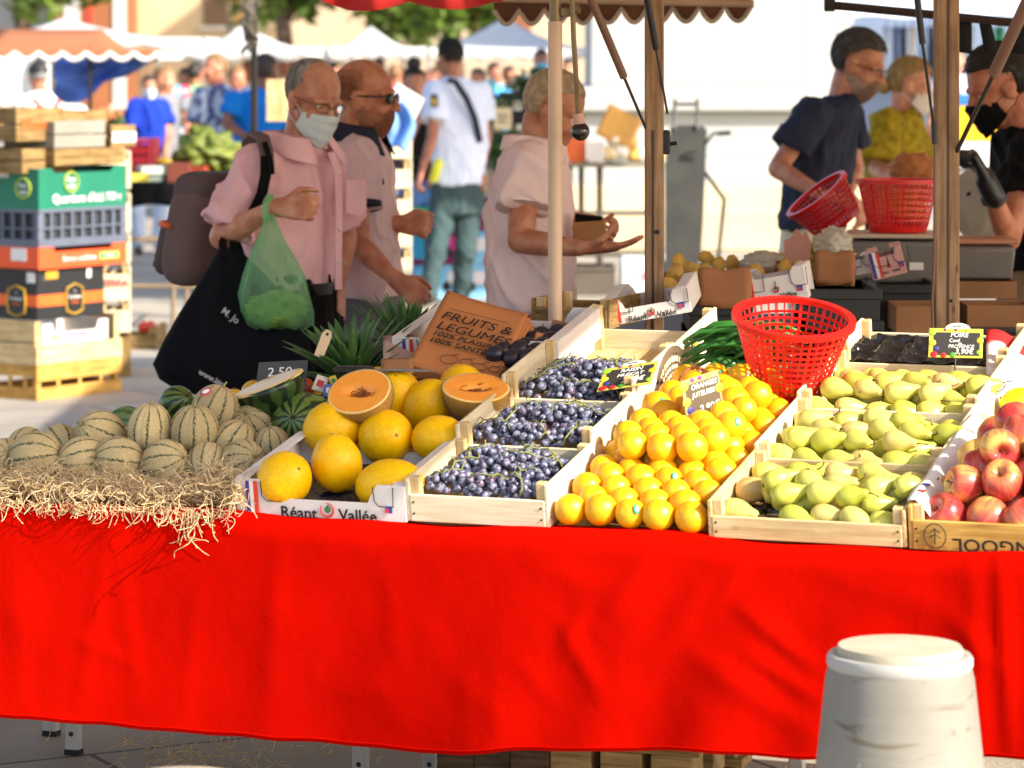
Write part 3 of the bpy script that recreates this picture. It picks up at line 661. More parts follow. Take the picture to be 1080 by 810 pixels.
# --- far people: simple bodies
def far(label,Y,yaw,x,ytop,c,pants,hm=M_hdark,hf=H_full,sk=(196,136,104),k=1.0,dx=0,bend=0,w=1.0,t=.6,elbow=None,m=None,hem=None,vox=.014,hyaw=None,arms2=None):
    s=F/Y*k; q=lambda a:ytop+a*s
    el=elbow or ((x-.23*s+dx,q(.70)),(x-.22*s+dx,q(.92)))
    ar=[dict(s=(x-.17*s*w+dx,q(.34),Y-.05),e=(el[0][0],el[0][1],Y-.1),w=(el[1][0],el[1][1],Y-.2),t=t,sr=.085),dict(s=(x+.17*s*w+dx,q(.34),Y+.05),e=(x+.21*s+dx,q(.64),Y),w=(x+.17*s+dx,q(.87),Y-.15),t=t,sr=.085)]
    r,Mh,f,l,so=person(label,Y,yaw,(x,q(.125)),[(x+dx*.6,q(.245),.065,.065,0),(x+dx,q(.30),.19*w,.1,0),(x+dx,q(.46),.18*w,.12,0),(x+dx,q(.66),.165*w,.12,0),(x+dx,q(.84),.17*w,.12,0)],ar,
      skinc=sk,hairm=hm,hairf=hf,shirt=m or cloth_mat('shirt_%d_%d_%d'%tuple(c),c),pants=cloth_mat('trousers_%d_%d_%d'%tuple(pants),pants),det=False,vox=vox,hyaw=hyaw,hk=k)
    return r,Mh,f,l
cm,Mh,f,l=far('man in a dark cap and white t-shirt with crossed red straps, seen from behind',27.2,205,40,66,(236,234,230),(70,80,110),M_hgrey,H_short,w=1.1,dx=6)
MB().ell((0,-.015,.055),(.086,.106,.088),Mh,0,24,14).build('cap_crown',flat((40,38,36)),cm,180); MB().ell((0,.115,.055),(.06,.07,.012),Mh,0,18,8).build('cap_peak',flat((40,38,36)),cm,180)
for a,b in(((34,104),(54,124)),((64,103),(50,126))): ribbon([P(a[0],a[1],26.95),P((a[0]+b[0])/2,(a[1]+b[1])/2,26.95),P(b[0],b[1],26.97)],.02,V((0,-1,0)),flat((220,60,60)),'red_strap',cm)
far('person with fair hair half hidden beside the man in the cap',28.5,190,64,80,(238,236,230),(120,110,100),M_hblond,H_full)
r,Mh,f,l=far('child in a bright blue t-shirt and mask by the market table',27.0,15,157,80,(30,58,170),(200,214,236),k=.78,w=.85); mask(Mh,M_maskb,r)
far('person in a grey vest with bare arms standing beside the child in blue',28.5,60,174,70,(126,126,130),(216,212,206),M_hbrown,H_full,t=.2)
far('man in a blue and white flower print shirt looking to the left',26.0,-60,226,57,(70,90,140),(60,60,80),M_hbrown,H_short,dx=8,sk=(206,140,108),m=cloth_mat('flower_print',(66,84,132),c2=(176,190,214),scale=13,lo=.45,hi=.55,detail=3))
far('dark haired man in a bright blue t-shirt leaning on the market stall',22.5,150,281,57,(20,112,196),(40,44,60),M_hdark,H_full,sk=(128,84,64),dx=-9,elbow=((238,130),(262,146)))
for a in (('woman in a pink top in the far crowd',36,170,417,68,(238,96,128),(90,80,90),M_hbrown),('person with a blue mask wrapped in white in the far crowd',33,10,571,52,(240,238,236),(70,80,120),M_hdark),('person in a blue shirt bending in the far crowd',34,-40,503,72,(40,90,180),(80,80,90),M_hdark),
  ('person in an orange top beyond the pink one',38,20,452,74,(236,160,110),(70,70,90),M_hbrown),('person in light blue beyond the flower stall',36,30,522,66,(90,170,220),(80,80,90),M_hdark),('person in a white shirt between the tents far away',38,-20,388,66,(232,226,216),(90,80,90),M_hbrown),('person with dark hair in cream far behind the elderly man',35,0,299,58,(238,222,206),(90,80,90),M_hdark),
  ('person in a red top far behind the bald man',37,20,352,66,(220,50,50),(80,70,80),M_hdark),('person in dark clothes behind the pale post, far away',34,-30,600,62,(70,90,160),(50,50,60),M_hdark),('person in orange behind the flower print shirt',29,30,250,70,(228,110,60),(80,70,80),M_hbrown),
  ('person in a pale hat at the shop front far right',30,-20,1008,52,(190,200,220),(60,60,80),M_hbrown)):
    r,Mh,f,l=far(*a); 
    if 'blue mask' in a[0]: mask(Mh,flat((120,196,226)),r)
for a in (('person in a green top in the crowd far left',33,150,207,66,(90,140,80),(70,70,80),M_hdark),('woman in white by the tents behind the dark pole',36,-10,262,64,(236,230,224),(120,110,100),M_hbrown),('person in a navy top behind the woman with the top knot',31,-30,461,70,(50,60,100),(60,60,70),M_hbrown),
  ('person in a yellow top near the flower stall, far away',37,40,538,70,(226,196,80),(70,70,80),M_hdark),('person in grey near the white tents, far behind the tall crate stack',36,200,372,72,(140,140,146),(60,60,70),M_hdark),('person in a pale pink dress far behind the crowd',40,20,430,72,(236,190,190),(200,170,170),M_hblond),
  ('person in a striped blue shirt far left of the flower print man',34,20,196,72,(120,150,200),(70,70,80),M_hdark)): far(*a)
# ---------------------------------------------------------------- the stall: sloped display frame
YAW, TILT = 20.0, 10.5
E1=V((math.cos(R(YAW)),-math.sin(R(YAW)),0)); EH=V((math.sin(R(YAW)),math.cos(R(YAW)),0))
E2=(EH*math.cos(R(TILT))+V((0,0,1))*math.sin(R(TILT))); EN=E1.cross(E2)
O0=V((0,6.4,.715))
MD=frame(E1,E2,EN,O0)                       # display frame: s along the front, d up the slope, h off the slope
MF=frame(E1,EH,V((0,0,1)),V((0,6.4,0)))     # flat frame of the table (z = height)
def D(s,d,h=0): return MD@V((s,d,h))
red_cloth=None
def make_cloth():
    m,t,N,L,b=nt('red_tablecloth'); tc=N.new('ShaderNodeTexCoord')
    nz=N.new('ShaderNodeTexNoise'); nz.inputs['Scale'].default_value=2.2; nz.inputs['Detail'].default_value=4; L.new(tc.outputs['Object'],nz.inputs['Vector'])
    r=ramp(N,[(.3,(.42,.0026,.0006,1)),(.7,(.53,.0038,.0008,1))]); L.new(nz.outputs[0],r.inputs[0]); L.new(r.outputs[0],b.inputs['Base Color'])
    b.inputs['Roughness'].default_value=.85; b.inputs['Specular IOR Level'].default_value=.0
    w=N.new('ShaderNodeTexNoise'); w.inputs['Scale'].default_value=420; L.new(tc.outputs['Object'],w.inputs['Vector'])
    w2=N.new('ShaderNodeTexNoise'); w2.inputs['Scale'].default_value=14; w2.inputs['Detail'].default_value=6; w2.inputs['Distortion'].default_value=1.5; L.new(tc.outputs['Object'],w2.inputs['Vector'])
    b1=N.new('ShaderNodeBump'); b1.inputs['Strength'].default_value=.35; b1.inputs['Distance'].default_value=.001; L.new(w.outputs[0],b1.inputs['Height'])
    b2=N.new('ShaderNodeBump'); b2.inputs['Strength'].default_value=.13; b2.inputs['Distance'].default_value=.01; L.new(w2.outputs[0],b2.inputs['Height']); L.new(b1.outputs[0],b2.inputs['Normal'])
    L.new(b2.outputs[0],b.inputs['Normal']); return m
red_cloth=make_cloth()
def seg(p,a,b):
    ab=b-a; t=max(0,min(1,(p-a).dot(ab)/ab.dot(ab))); return (p-(a+ab*t)).length,t
def cloth():
    # crease lines as (s,z) pairs on the hanging front, depth, width
    V2=lambda a,b:V((a,b,0))
    cr=[]
    def px2(x,y):      # picture column/row on the hanging front -> s, z
        k=(x-CX)/F; s=6.38*k/(.94+.342*k); yy=6.38-.342*s; return V2(s,CH-(y-HY)*yy/F)
    for x0,y0,x1,y1,a,w in ((690,590,650,640,.010,.02),(760,600,700,690,.012,.03),(790,590,760,640,.01,.02),(790,640,860,700,.014,.02),(740,690,860,770,.012,.028),(800,690,868,735,.012,.02),
        (470,700,540,760,.004,.03),(500,690,498,780,.003,.02),(528,705,532,782,.004,.02),(555,695,590,740,.005,.02),(600,660,640,730,.01,.02),(620,640,600,690,.008,.016),(350,735,400,720,.008,.03),(400,720,440,770,.004,.03),
        (85,670,140,700,.006,.02),(0,620,60,680,.006,.05),(1058,565,1072,790,.016,.014),(1030,600,1040,790,.010,.02),(1010,650,1050,700,.01,.02),(940,600,1000,650,.006,.04),(250,600,330,690,.004,.07),(150,560,260,640,.004,.08),(860,600,980,640,.006,.03),(330,560,420,600,.004,.04),(580,600,640,620,.006,.03),(120,560,90,740,.006,.02),(128,560,150,745,.004,.02),(300,575,285,765,.005,.025),(215,600,200,755,.004,.02),(20,570,30,740,.005,.03),(410,590,425,700,.004,.02)):
        cr.append((px2(x0,y0),px2(x1,y1),a,w))
    S0,S1=-2.3,1.95
    def bottom(s):
        k=[(-2.3,.25),(-1.2,.268),(-.9,.272),(-.5,.262),(-.1,.27),(.0,.285),(.2,.295),(.4,.315),(.62,.315),(.8,.33),(1.05,.345),(1.95,.33)]
        for (a,x),(b,y) in zip(k,k[1:]):
            if a<=s<=b: return x+(y-x)*(s-a)/(b-a)+.003*math.sin(s*9)+.001*math.sin(s*41)
        return .3
    nx,nz_=340,72
    mb=MB()
    def top(s):
        return .716+.004*math.sin(s*7.1)+.003*math.sin(s*19+1)+(.006 if .08<s<.42 else 0)*math.sin((s-.08)/.34*math.pi)
    def g(u,v):
        s=S0+(S1-S0)*u
        zt=top(s)
        if v<.16:                   # lies on the table edge
            q=v/.16; d=.10*(1-q)-.012*math.sin(q*math.pi/2); return MF@V((s,d,zt-.014+.014*math.sin(min(1,q*1.3)*math.pi/2)))
        w=(v-.16)/.84; z=zt+(bottom(s)-zt)*w-.004*math.sin(min(1,w*14)*math.pi/2)
        off=-.014-.012*math.sin(min(1,w*10)*math.pi/2)
        off-= .014*w*math.sin(min(1,max(0,(s+.35)/.5))*math.pi/2)*(1 if s>-.35 else 0)
        off-= w*(.007*math.sin(s*5.2+.6)+.005*math.sin(s*11.3+2.1*w))+.006*w*math.sin(s*27+3*w)*(.3+.7*st(-.2,.3,s))
        p=V2(s,z)
        for a,b,am,wd in cr:
            dd,t=seg(p,a,b)
            if dd<wd*3: off-=.45*am*math.exp(-(dd/wd)**2)*(.35+.65*math.sin(math.pi*min(1,max(0,t*.9+.05))))
        off-=.003*noise.noise(V((s*3,z*3,1)))+.0008*noise.noise(V((s*17,z*13,4)))
        return MF@V((s,off,z))
    mb.grid(g,nx,nz_)
    o=mb.build('tablecloth',red_cloth,None,180,solid=.0012)
    tag(o,'bright red cloth hanging over the front of the fruit stall','tablecloth')
    hm=MB(); hm.tube([g(i/200,.985)+V((0,-.002,0)) for i in range(201)],.0016,5); hm.build('hem',red_cloth,o,180)
cloth()
# the trestle table and the sloped board the crates lie on
tb=thing('trestle_table','long aluminium legged market table under the red cloth','table',(0,7,0))
mb=MB(); mb.box((-.18,.5,.69),(4.1,1.0,.022),MF,0,.004); mb.build('tabletop',wood('ply_top',(150,120,80),(120,90,60)),tb)
def leg(s,d):
    mb=MB(); mb.box((s,d,.345),(.034,.026,.67),MF,0,.003); o=mb.build('leg',flat((196,196,194),.4),tb)
    for z in(.05,.1,.15,.2,.25):
        h=MB(); h.tube([MF@V((s,d-.0125,z)),MF@V((s,d-.0145,z))],.006,10); h.build('bolt_hole',M_black,o)
    f=MB(); f.box((s,d,.006),(.038,.03,.014),MF,0,.002); f.build('foot_cap',M_black,o)
for s,d in((-1.395,.80),(-1.545,.97),(-.63,.73),(-.48,.784),(.33,.95),(1.35,.5),(-1.9,.3)): leg(s,d)
rk=thing('display_board','sloped wooden board propping up the crates at the back','display board',(0,7,.7))
mb=MB(); mb.box((.33,.64,-.012),(1.9,1.24,.018),MD,0,.003); mb.build('board',pine_old,rk)
for s in(-.55,.3,1.2):
    a=D(s,1.18,-.03); mb=MB(); mb.box(((a.x),a.y,(a.z+.702)/2),(.05,.05,a.z-.705),None,0,.003); mb.build('prop',pine_old,rk)
# ---------------------------------------------------------------- crates
def crate(label, M, w, d, hs, hf, hb, m, m_in=None, t=.008, post=.02, name='wooden_crate', cat='crate', group=None, slant=.0, floor=True, stamp=None, nails=True, split=False):
    c=thing(name,label,cat,M=M,group=group); m_in=m_in or m
    if floor: MB().box((w/2,d/2,.006),(w-2*t,d-2*t,.008),None,0,.001).build('base',m_in,c,local=True)
    for x in(t/2,w-t/2):
        b=MB()
        if split:
            b.box((x,d/2,.5*hs*.5),(t,d,hs*.46),None,0,.0015); b.box((x,d/2,hs*.77),(t,d,hs*.44),None,0,.0015)
        else: b.box((x,d/2,hs/2),(t,d,hs),None,0,.0015)
        b.build('side_board',m,c,local=True)
    for y,h,sg in((t/2-.001,hf,-1),(d-t/2+.001,hb,1)):
        b=MB()
        if split and h>.12:
            b.box((w/2,y,h*.24),(w-2*t-.0006,t,h*.42),None,0,.0015); b.box((w/2,y,h*.77),(w-2*t-.0006,t,h*.44),None,0,.0015)
        else: b.box((w/2,y,h/2),(w-2*t-.0006,t,h),None,0,.0015)
        b.build('end_board',m,c,local=True)
    for x in(t+post/2,w-t-post/2):
        for y in(t+post/2,d-t-post/2):
            b=MB(); b.box((x,y,hs*.5+.004),(post,post,hs-.006),None,0,.002); b.build('corner_post',m_in,c,local=True)
    if nails:
        b=MB()
        for x in(t+.008,w-t-.008):
            for z in(hf*.3,hf*.72): b.tube([(x,-.0012,z),(x,-.0026,z)],.0022,7)
        b.build('nail',M_dark,c,local=True)
        b=MB()
        for x in(-.0004,w+.0004):
            for y in(.012,d*.5,d-.012):
                for z in(.02,hs-.02): b.tube([(x-.0008,y,z),(x+.0008,y,z)],.0015,6)
        b.build('staple',M_dark,c,local=True)
    return c
# grape crates (three of them, shingled up the slope, and the big empty one behind)
gx=-.223; 
for i,(d0,dd,lab) in enumerate(((.0,.293,'pale wooden grape crate nearest the red cloth'),(.290,.293,'pale wooden grape crate in the middle of the column'),(.58,.293,'pale wooden grape crate holding a price card, farthest up the slope'))):
    crate(lab,MD@T((gx,d0,.003+.016*i)),.303,dd,.088+.01*i,.056,.036,pine_pale,pine,group='crates of black grapes')
crate('empty deep wooden crate behind the black grapes',MD@T((gx,.872,.022)),.303,.34,.115,.06,.055,pine_pale,pine,split=False)
# stickers on the white outer faces
stk=tag(MB().box((.0815,.45,.055),(.001,.022,.045),MD,0,.0).build('crate_sticker',M_white),'small white sticker with a yellow top on the grape crate side','sticker')
MB().box((.0822,.45,.072),(.001,.021,.017),MD).build('yellow_mark',flat((235,215,20)),stk)
tag(MB().box((.0818,1.03,.10),(.001,.02,.02),MD).build('crate_sticker',flat((240,220,40))),'yellow sticker on the side of the empty deep crate','sticker')
tag(MB().box((.0818,.25,.045),(.001,.018,.016),MD).build('crate_sticker',flat((240,220,40))),'yellow sticker low on the nearest grape crate side','sticker')
# pear crates
px0=.407; PW=.392
for i,(d0,dd,lab) in enumerate(((.0,.345,'wooden pear crate nearest the red cloth'),(.342,.345,'wooden pear crate in the middle of its column'),(.684,.345,'wooden pear crate in front of the empty black tray'))):
    crate(lab,MD@T((px0,d0,.002+.005*i)),PW,dd,.074+.006*i,.044,.056,pine_pale if i else pine,pine,group='crates of pears')
crate('wooden crate with an empty black fruit tray and pear price card',MD@T((px0,1.026,.014)),PW,.24,.092,.045,.06,pine_pale,pine)
# apple crate, its front stamped upside down
ac=crate('golden wooden crate of red apples stamped with upside down letters',MD@T((.803,0,.0)),.42,.62,.085,.058,.06,pine_gold,pine)
text('DAMANGOOL',.036,T((.22,-.0055,.016))@Rx(90)@Rz(180),M_ink,ac,'stamp',.012,1.15,local=True)
mb=MB(); mb.tube([(.052+.021*math.cos(a),-.0054,.03+.024*math.sin(a)) for a in[2*math.pi*k/28 for k in range(29)]],.0011,5); mb.tube([(.052,-.0054,.014),(.052,-.0054,.045),(.043,-.0054,.036),(.052,-.0054,.045),(.061,-.0054,.036)],.0012,5)
mb.tube([(.041,-.0054,.026),(.052,-.0054,.034),(.063,-.0054,.026)],.001,5); mb.build('stamp_emblem',M_ink,ac,local=True)
lin_=MB().grid(lambda u,v:V((-.004+.05*v,.015+u*.58,.0905+.006*math.sin(v*3)-.055*max(0,v-.3)+.003*math.sin(u*17))),20,6); tag(lin_.build('paper_liner',M_white,None,180,solid=.001),'white paper liner folded inside the apple crate edge','liner'); bpy.data.objects['paper_liner'].matrix_world=MD@T((.803,0,0))
o=bpy.data.objects['paper_liner']
for k,(a,c_) in enumerate(((.06,(190,40,40)),(.10,(60,70,150)))):
    MB().box((.012,a,.0975),(.016,.012,.001),Ry(2)).build('stripe',flat(c_),o,local=True)
# ---------------------------------------------------------------- oranges
def orange_mat():
    m,t,N,L,b=nt('orange_peel'); tc=N.new('ShaderNodeTexCoord'); oi=N.new('ShaderNodeObjectInfo')
    h=ramp(N,[(0,(.82,.37,.004,1)),(.5,(.86,.46,.005,1)),(1,(.86,.53,.007,1))]); L.new(oi.outputs['Random'],h.inputs[0])
    n=N.new('ShaderNodeTexNoise'); n.inputs['Scale'].default_value=18; n.inputs['Detail'].default_value=4; L.new(tc.outputs['Object'],n.inputs['Vector'])
    mx=N.new('ShaderNodeMix'); mx.data_type='RGBA'; mx.blend_type='MULTIPLY'; mx.inputs[0].default_value=1; r=ramp(N,[(.3,(.9,.82,.8,1)),(.6,(1,1,1,1))]); L.new(n.outputs[0],r.inputs[0]); L.new(h.outputs[0],mx.inputs[6]); L.new(r.outputs[0],mx.inputs[7]); L.new(mx.outputs[2],b.inputs['Base Color'])
    b.inputs['Roughness'].default_value=.36; b.inputs['Specular IOR Level'].default_value=.5
    vo=N.new('ShaderNodeTexVoronoi'); vo.inputs['Scale'].default_value=330; L.new(tc.outputs['Object'],vo.inputs['Vector']); bp=N.new('ShaderNodeBump'); bp.inputs['Strength'].default_value=.22; bp.inputs['Distance'].default_value=.0015; L.new(vo.outputs[0],bp.inputs['Height']); L.new(bp.outputs[0],b.inputs['Normal'])
    b.inputs['Subsurface Weight'].default_value=.1; b.inputs['Subsurface Radius'].default_value=(1,.4,.1); b.inputs['Subsurface Scale'].default_value=.004
    return m
M_or=orange_mat(); M_calyx=flat((120,110,50),.8); M_stick=flat((30,150,110),.4)
def proto_orange():
    o=MB().ell((0,0,0),(.0375,.0375,.0365),None,0,40,26,lambda d:1-.05*math.exp(-((1-d.z)/.01))+.006*noise.noise(d*2)).build('orange',M_or,None,180)
    MB().lathe([(.0001,.0345),(.0035,.0352),(.0042,.0342),(.002,.033)],10).build('stem_button',M_calyx,o,180,local=True); return o
rows={}
sp=[]
r0=.0312
nr=15
for k in range(nr):                          # bottom layer, hex packed
    off=(k%2)*r0
    for j in range(5):
        s=.115+off+j*2*r0*1.0; d=.026+k*.0545
        if s<.385 and d<.80: sp.append((s+rnd.uniform(-.004,.004),d+rnd.uniform(-.004,.004),.034+.016*min(1,k/4)+rnd.uniform(-.003,.004),k))
for k in range(4,14):                        # upper layer in the hollows
    off=((k+1)%2)*r0
    for j in range(4):
        s=.115+r0-off+j*2*r0*1.0; d=.026+(k+.62)*.0545-.018
        if .125<s<.385: sp.append((s+rnd.uniform(-.004,.004),d+rnd.uniform(-.004,.004),.098+rnd.uniform(-.004,.004),k+.5))
PO=kids(proto_orange()) if False else proto_orange(); kids(PO)
byrow={}
for q in sp: byrow.setdefault(q[3],[]).append(q)
first=True
for ri,kk in enumerate(sorted(byrow)):
    rw=sorted(byrow[kk]); lay='upper' if kk!=int(kk) else 'lower'
    for j,(s,d,h,_) in enumerate(rw):
        Mx=T(D(s,d,h))@Euler((rnd.uniform(-1.6,1.2),rnd.uniform(-.8,.8),rnd.uniform(0,6)),'XYZ').to_matrix().to_4x4()@Matrix.Scale(rnd.uniform(.78,.90),4)
        n=int(kk)+1
        lab='orange in the %s layer, %s row from the cloth, %s from the grapes'%(lay,ORD[n-1],ORD[j])
        if first: PO.matrix_world=Mx; tag(PO,lab,'orange','oranges piled between the crates'); o=PO; first=False
        else: o=dup(PO,Mx,lab)
        if rnd.random()<.10 and o is not PO:
            c=MB().ell((0,0,0),(.007,.0095,.0012),T(D(s,d,h)+V((.34,-.86,.38)).normalized()*.0318)@V((.34,-.86,.38)).to_track_quat('Z','Y').to_matrix().to_4x4(),0,14,6)
            cc=c.build('fruit_label',M_stick,None,180,local=True); cc.parent=o; cc.matrix_parent_inverse=Mx.inverted()
            MB().ell((0,0,0),(.004,.004,.0006),T((0,0,.0009)),0,10,6).build('logo_mark',M_white,cc,180,local=True).matrix_local=T(D(s,d,h)+V((.34,-.86,.38)).normalized()*.0326)@V((.34,-.86,.38)).to_track_quat('Z','Y').to_matrix().to_4x4()
# ---------------------------------------------------------------- pears
def pear_mat():
    m,t,N,L,b=nt('pear_skin'); tc=N.new('ShaderNodeTexCoord'); oi=N.new('ShaderNodeObjectInfo')
    h=ramp(N,[(0,(.47,.49,.06,1)),(.45,(.60,.58,.11,1)),(.88,(.62,.56,.16,1)),(1,(.60,.40,.14,1))]); L.new(oi.outputs['Random'],h.inputs[0])
    n=N.new('ShaderNodeTexNoise'); n.inputs['Scale'].default_value=26; n.inputs['Detail'].default_value=5; L.new(tc.outputs['Object'],n.inputs['Vector'])
    mx=N.new('ShaderNodeMix'); mx.data_type='RGBA'; mx.blend_type='MULTIPLY'; mx.inputs[0].default_value=1; r=ramp(N,[(.3,(.78,.76,.6,1)),(.6,(1,1,1,1))]); L.new(n.outputs[0],r.inputs[0]); L.new(h.outputs[0],mx.inputs[6]); L.new(r.outputs[0],mx.inputs[7])
    vo=N.new('ShaderNodeTexVoronoi'); vo.inputs['Scale'].default_value=170; L.new(tc.outputs['Object'],vo.inputs['Vector']); r2=ramp(N,[(.10,(.5,.4,.2,1)),(.2,(1,1,1,1))]); L.new(vo.outputs[0],r2.inputs[0])
    m2=N.new('ShaderNodeMix'); m2.data_type='RGBA'; m2.blend_type='MULTIPLY'; m2.inputs[0].default_value=.5; L.new(mx.outputs[2],m2.inputs[6]); L.new(r2.outputs[0],m2.inputs[7]); L.new(m2.outputs[2],b.inputs['Base Color'])
    b.inputs['Roughness'].default_value=.42; b.inputs['Subsurface Weight'].default_value=.08; b.inputs['Subsurface Radius'].default_value=(.8,.8,.2); b.inputs['Subsurface Scale'].default_value=.005
    return m
M_pear=pear_mat(); M_stalk=flat((92,62,34),.8)
def proto_pear(seed):
    pr=[(.0005,-.036),(.006,-.0385),(.014,-.0375),(.022,-.032),(.027,-.022),(.0285,-.010),(.027,.003),(.023,.015),(.0175,.025),(.0135,.034),(.0115,.041),(.0095,.046),(.006,.0495),(.0008,.0495)]
    be=rnd.uniform(-.2,.2)
    o=MB().lathe(pr,30,0,None,lambda a,z:1+.04*math.sin(a*2+seed)+.02*math.sin(a*3+seed*2+z*50))
    for v in o.v: v.x+=be*max(0,v.z)**2*8
    o=o.build('pear',M_pear,None,180)
    MB().tube([(be*.018,0,.047),(be*.02+.002,0,.056),(be*.022+.007,0,.066),(.013,.002,.071)],[.0022,.0017,.0016,.0024],7).build('stalk',M_stalk,o,180,local=True)
    MB().ell((0,0,-.0378),(.005,.005,.0022),None,0,10,6,lambda d:1+.4*math.sin(5*math.atan2(d.y,d.x))).build('calyx',M_stalk,o,180,local=True)
    return kids(o)
pears=[proto_pear(k*1.7) for k in range(4)]; used=set()
rown=['front','second','third','fourth','back']
for ci,(d0,nm) in enumerate(((.0,'nearest pear crate'),(.342,'middle pear crate'),(.684,'back pear crate'))):
    nrow=5
    for r in range(nrow):
        nc=6 if r%2==0 else 5
        cnt=0
        for j in range(nc):
            s=px0+.044+(.5 if r%2 else 0)*.06+j*.0605; d=d0+.038+r*.0625
            if ci==0 and ((r==0 and j==1) or (r==1 and j==0) ): continue
            hh=.034+.005*ci+(.016 if 0<r<4 else .004)+rnd.uniform(-.004,.006)
            a=rnd.uniform(-35,35)
            Mx=MD@T((s+rnd.uniform(-.006,.006),d+rnd.uniform(-.008,.008),hh))@Rz(a)@Ry(90+rnd.uniform(-16,10))@Rz(rnd.uniform(0,360))@Matrix.Scale(rnd.uniform(.80,.94),4)
            lab='yellow green pear, %s row of the %s, %s from left'%(rown[r],nm,ORD[cnt]); cnt+=1
            k=rnd.randrange(4); q=pears[k]
            if k not in used: q.matrix_world=Mx; tag(q,lab,'pear','pears lying in the wooden crates'); used.add(k)
            else: dup(q,Mx,lab,'pears lying in the wooden crates')
        # upper pears
    for r in range(3):
        for j in range(4+(r==1)):
            s=px0+.075+j*.066+rnd.uniform(-.01,.01)+(.03 if r%2 else 0); d=d0+.075+r*.066
            if (ci==0 and s<px0+.1) or (ci==2 and r==2): continue
            Mx=MD@T((s,d,(.076)+.005*ci+rnd.uniform(-.004,.004)))@Rz(rnd.uniform(-40,40))@Ry(90+rnd.uniform(-18,6))@Rz(rnd.uniform(0,360))@Matrix.Scale(rnd.uniform(.80,.90),4)
            dup(pears[rnd.randrange(4)] if len(used)==4 else pears[min(used)],Mx,'pear on top in the %s, %s in the %s upper row'%(nm,ORD[j],ORD[r]),'pears lying in the wooden crates')
# black moulded tray
M_tray=mat('glossy_black_tray',(20,20,22),.10,.2,20,bump=.5,bscale=30,coat=.5)
def tray(label,s0,d0,w,d,h0,nx,ny):
    mb=MB(); mb.grid(lambda u,v:D(s0+u*w,d0+v*d,h0+.030*(abs(math.sin(u*nx*math.pi))*abs(math.sin(v*ny*math.pi)))**.6*-1+.026+.004*noise.noise(V((u*30,v*30,2)))+.012*max(0,noise.noise(V((u*14,v*14,9))))),110,70)
    return tag(mb.build('fruit_tray',M_tray,None,180,solid=.001),label,'tray')
tray('shiny black moulded fruit tray, empty, behind the pears',px0+.012,1.036,PW-.024,.21,.046,6,3)
tray('shiny black tray showing at the corner of the nearest pear crate',px0+.012,.012,PW-.024,.32,.0,6,5)
# ---------------------------------------------------------------- apples
def apple_mat():
    m,t,N,L,b=nt('apple_skin'); tc=N.new('ShaderNodeTexCoord'); oi=N.new('ShaderNodeObjectInfo')
    mp=N.new('ShaderNodeMapping'); mp.inputs['Scale'].default_value=(34,3,1); L.new(tc.outputs['UV'],mp.inputs[0])
    n=N.new('ShaderNodeTexNoise'); n.inputs['Scale'].default_value=1; n.inputs['Detail'].default_value=5; L.new(mp.outputs[0],n.inputs['Vector'])
    n2=N.new('ShaderNodeTexNoise'); n2.inputs['Scale'].default_value=13; n2.inputs['Detail'].default_value=2
    a=N.new('ShaderNodeMath'); a.operation='MULTIPLY'; a.inputs[1].default_value=31; L.new(oi.outputs['Random'],a.inputs[0]); ad=N.new('ShaderNodeVectorMath'); L.new(tc.outputs['Object'],ad.inputs[0]); L.new(a.outputs[0],ad.inputs[1]); L.new(ad.outputs[0],n2.inputs['Vector'])
    s=N.new('ShaderNodeMath'); s.operation='MULTIPLY_ADD'; s.inputs[1].default_value=.35; L.new(n.outputs[0],s.inputs[0]); L.new(n2.outputs[0],s.inputs[2])
    r=ramp(N,[(.50,(.72,.44,.10,1)),(.63,(.60,.15,.06,1)),(.80,(.44,.03,.03,1))]); L.new(s.outputs[0],r.inputs[0]); L.new(r.outputs[0],b.inputs['Base Color'])
    b.inputs['Roughness'].default_value=.28; b.inputs['Coat Weight'].default_value=.2; return m
M_apple=apple_mat()
def proto_apple():
    pr=[(.0005,.022),(.004,.0225),(.009,.028),(.016,.0335),(.025,.034),(.033,.028),(.038,.017),(.0395,.004),(.038,-.010),(.033,-.022),(.026,-.030),(.019,-.0345),(.012,-.034),(.006,-.029),(.0005,-.0275)]
    o=MB().lathe(pr,36,0,None,lambda a,z:1+.025*math.sin(a*2+1)+.022*math.sin(a*5)*(1 if z<-.01 else .3)).build('apple',M_apple,None,180)
    MB().tube([(0,0,.021),(.001,0,.031),(.005,.001,.041)],[.0014,.0013,.002],7).build('stalk',M_stalk,o,180,local=True)
    MB().ell((0,0,-.0285),(.005,.005,.0028),None,0,10,6,lambda d:1+.4*math.sin(5*math.atan2(d.y,d.x))).build('calyx',M_stalk,o,180,local=True); return kids(o)
PA=proto_apple(); f1=True
ap=[]
for r,row in enumerate(((.0,6,.048),(.072,6,.05),(.145,6,.05),(.22,6,.05),(.29,6,.05),(.36,6,.05))):
    for j in range(5): ap.append((.862+.077*j+(.038 if r%2 else 0),.05+row[0],row[2],'lower'))
for r in range(5):
    for j in range(4): ap.append((.89+.08*j+(.03 if r%2 else 0),.095+r*.074,.105,'middle'))
for r in range(3):
    for j in range(3): ap.append((.955+.082*j+(.03 if r%2 else 0),.16+r*.075,.158,'top'))
cn={}
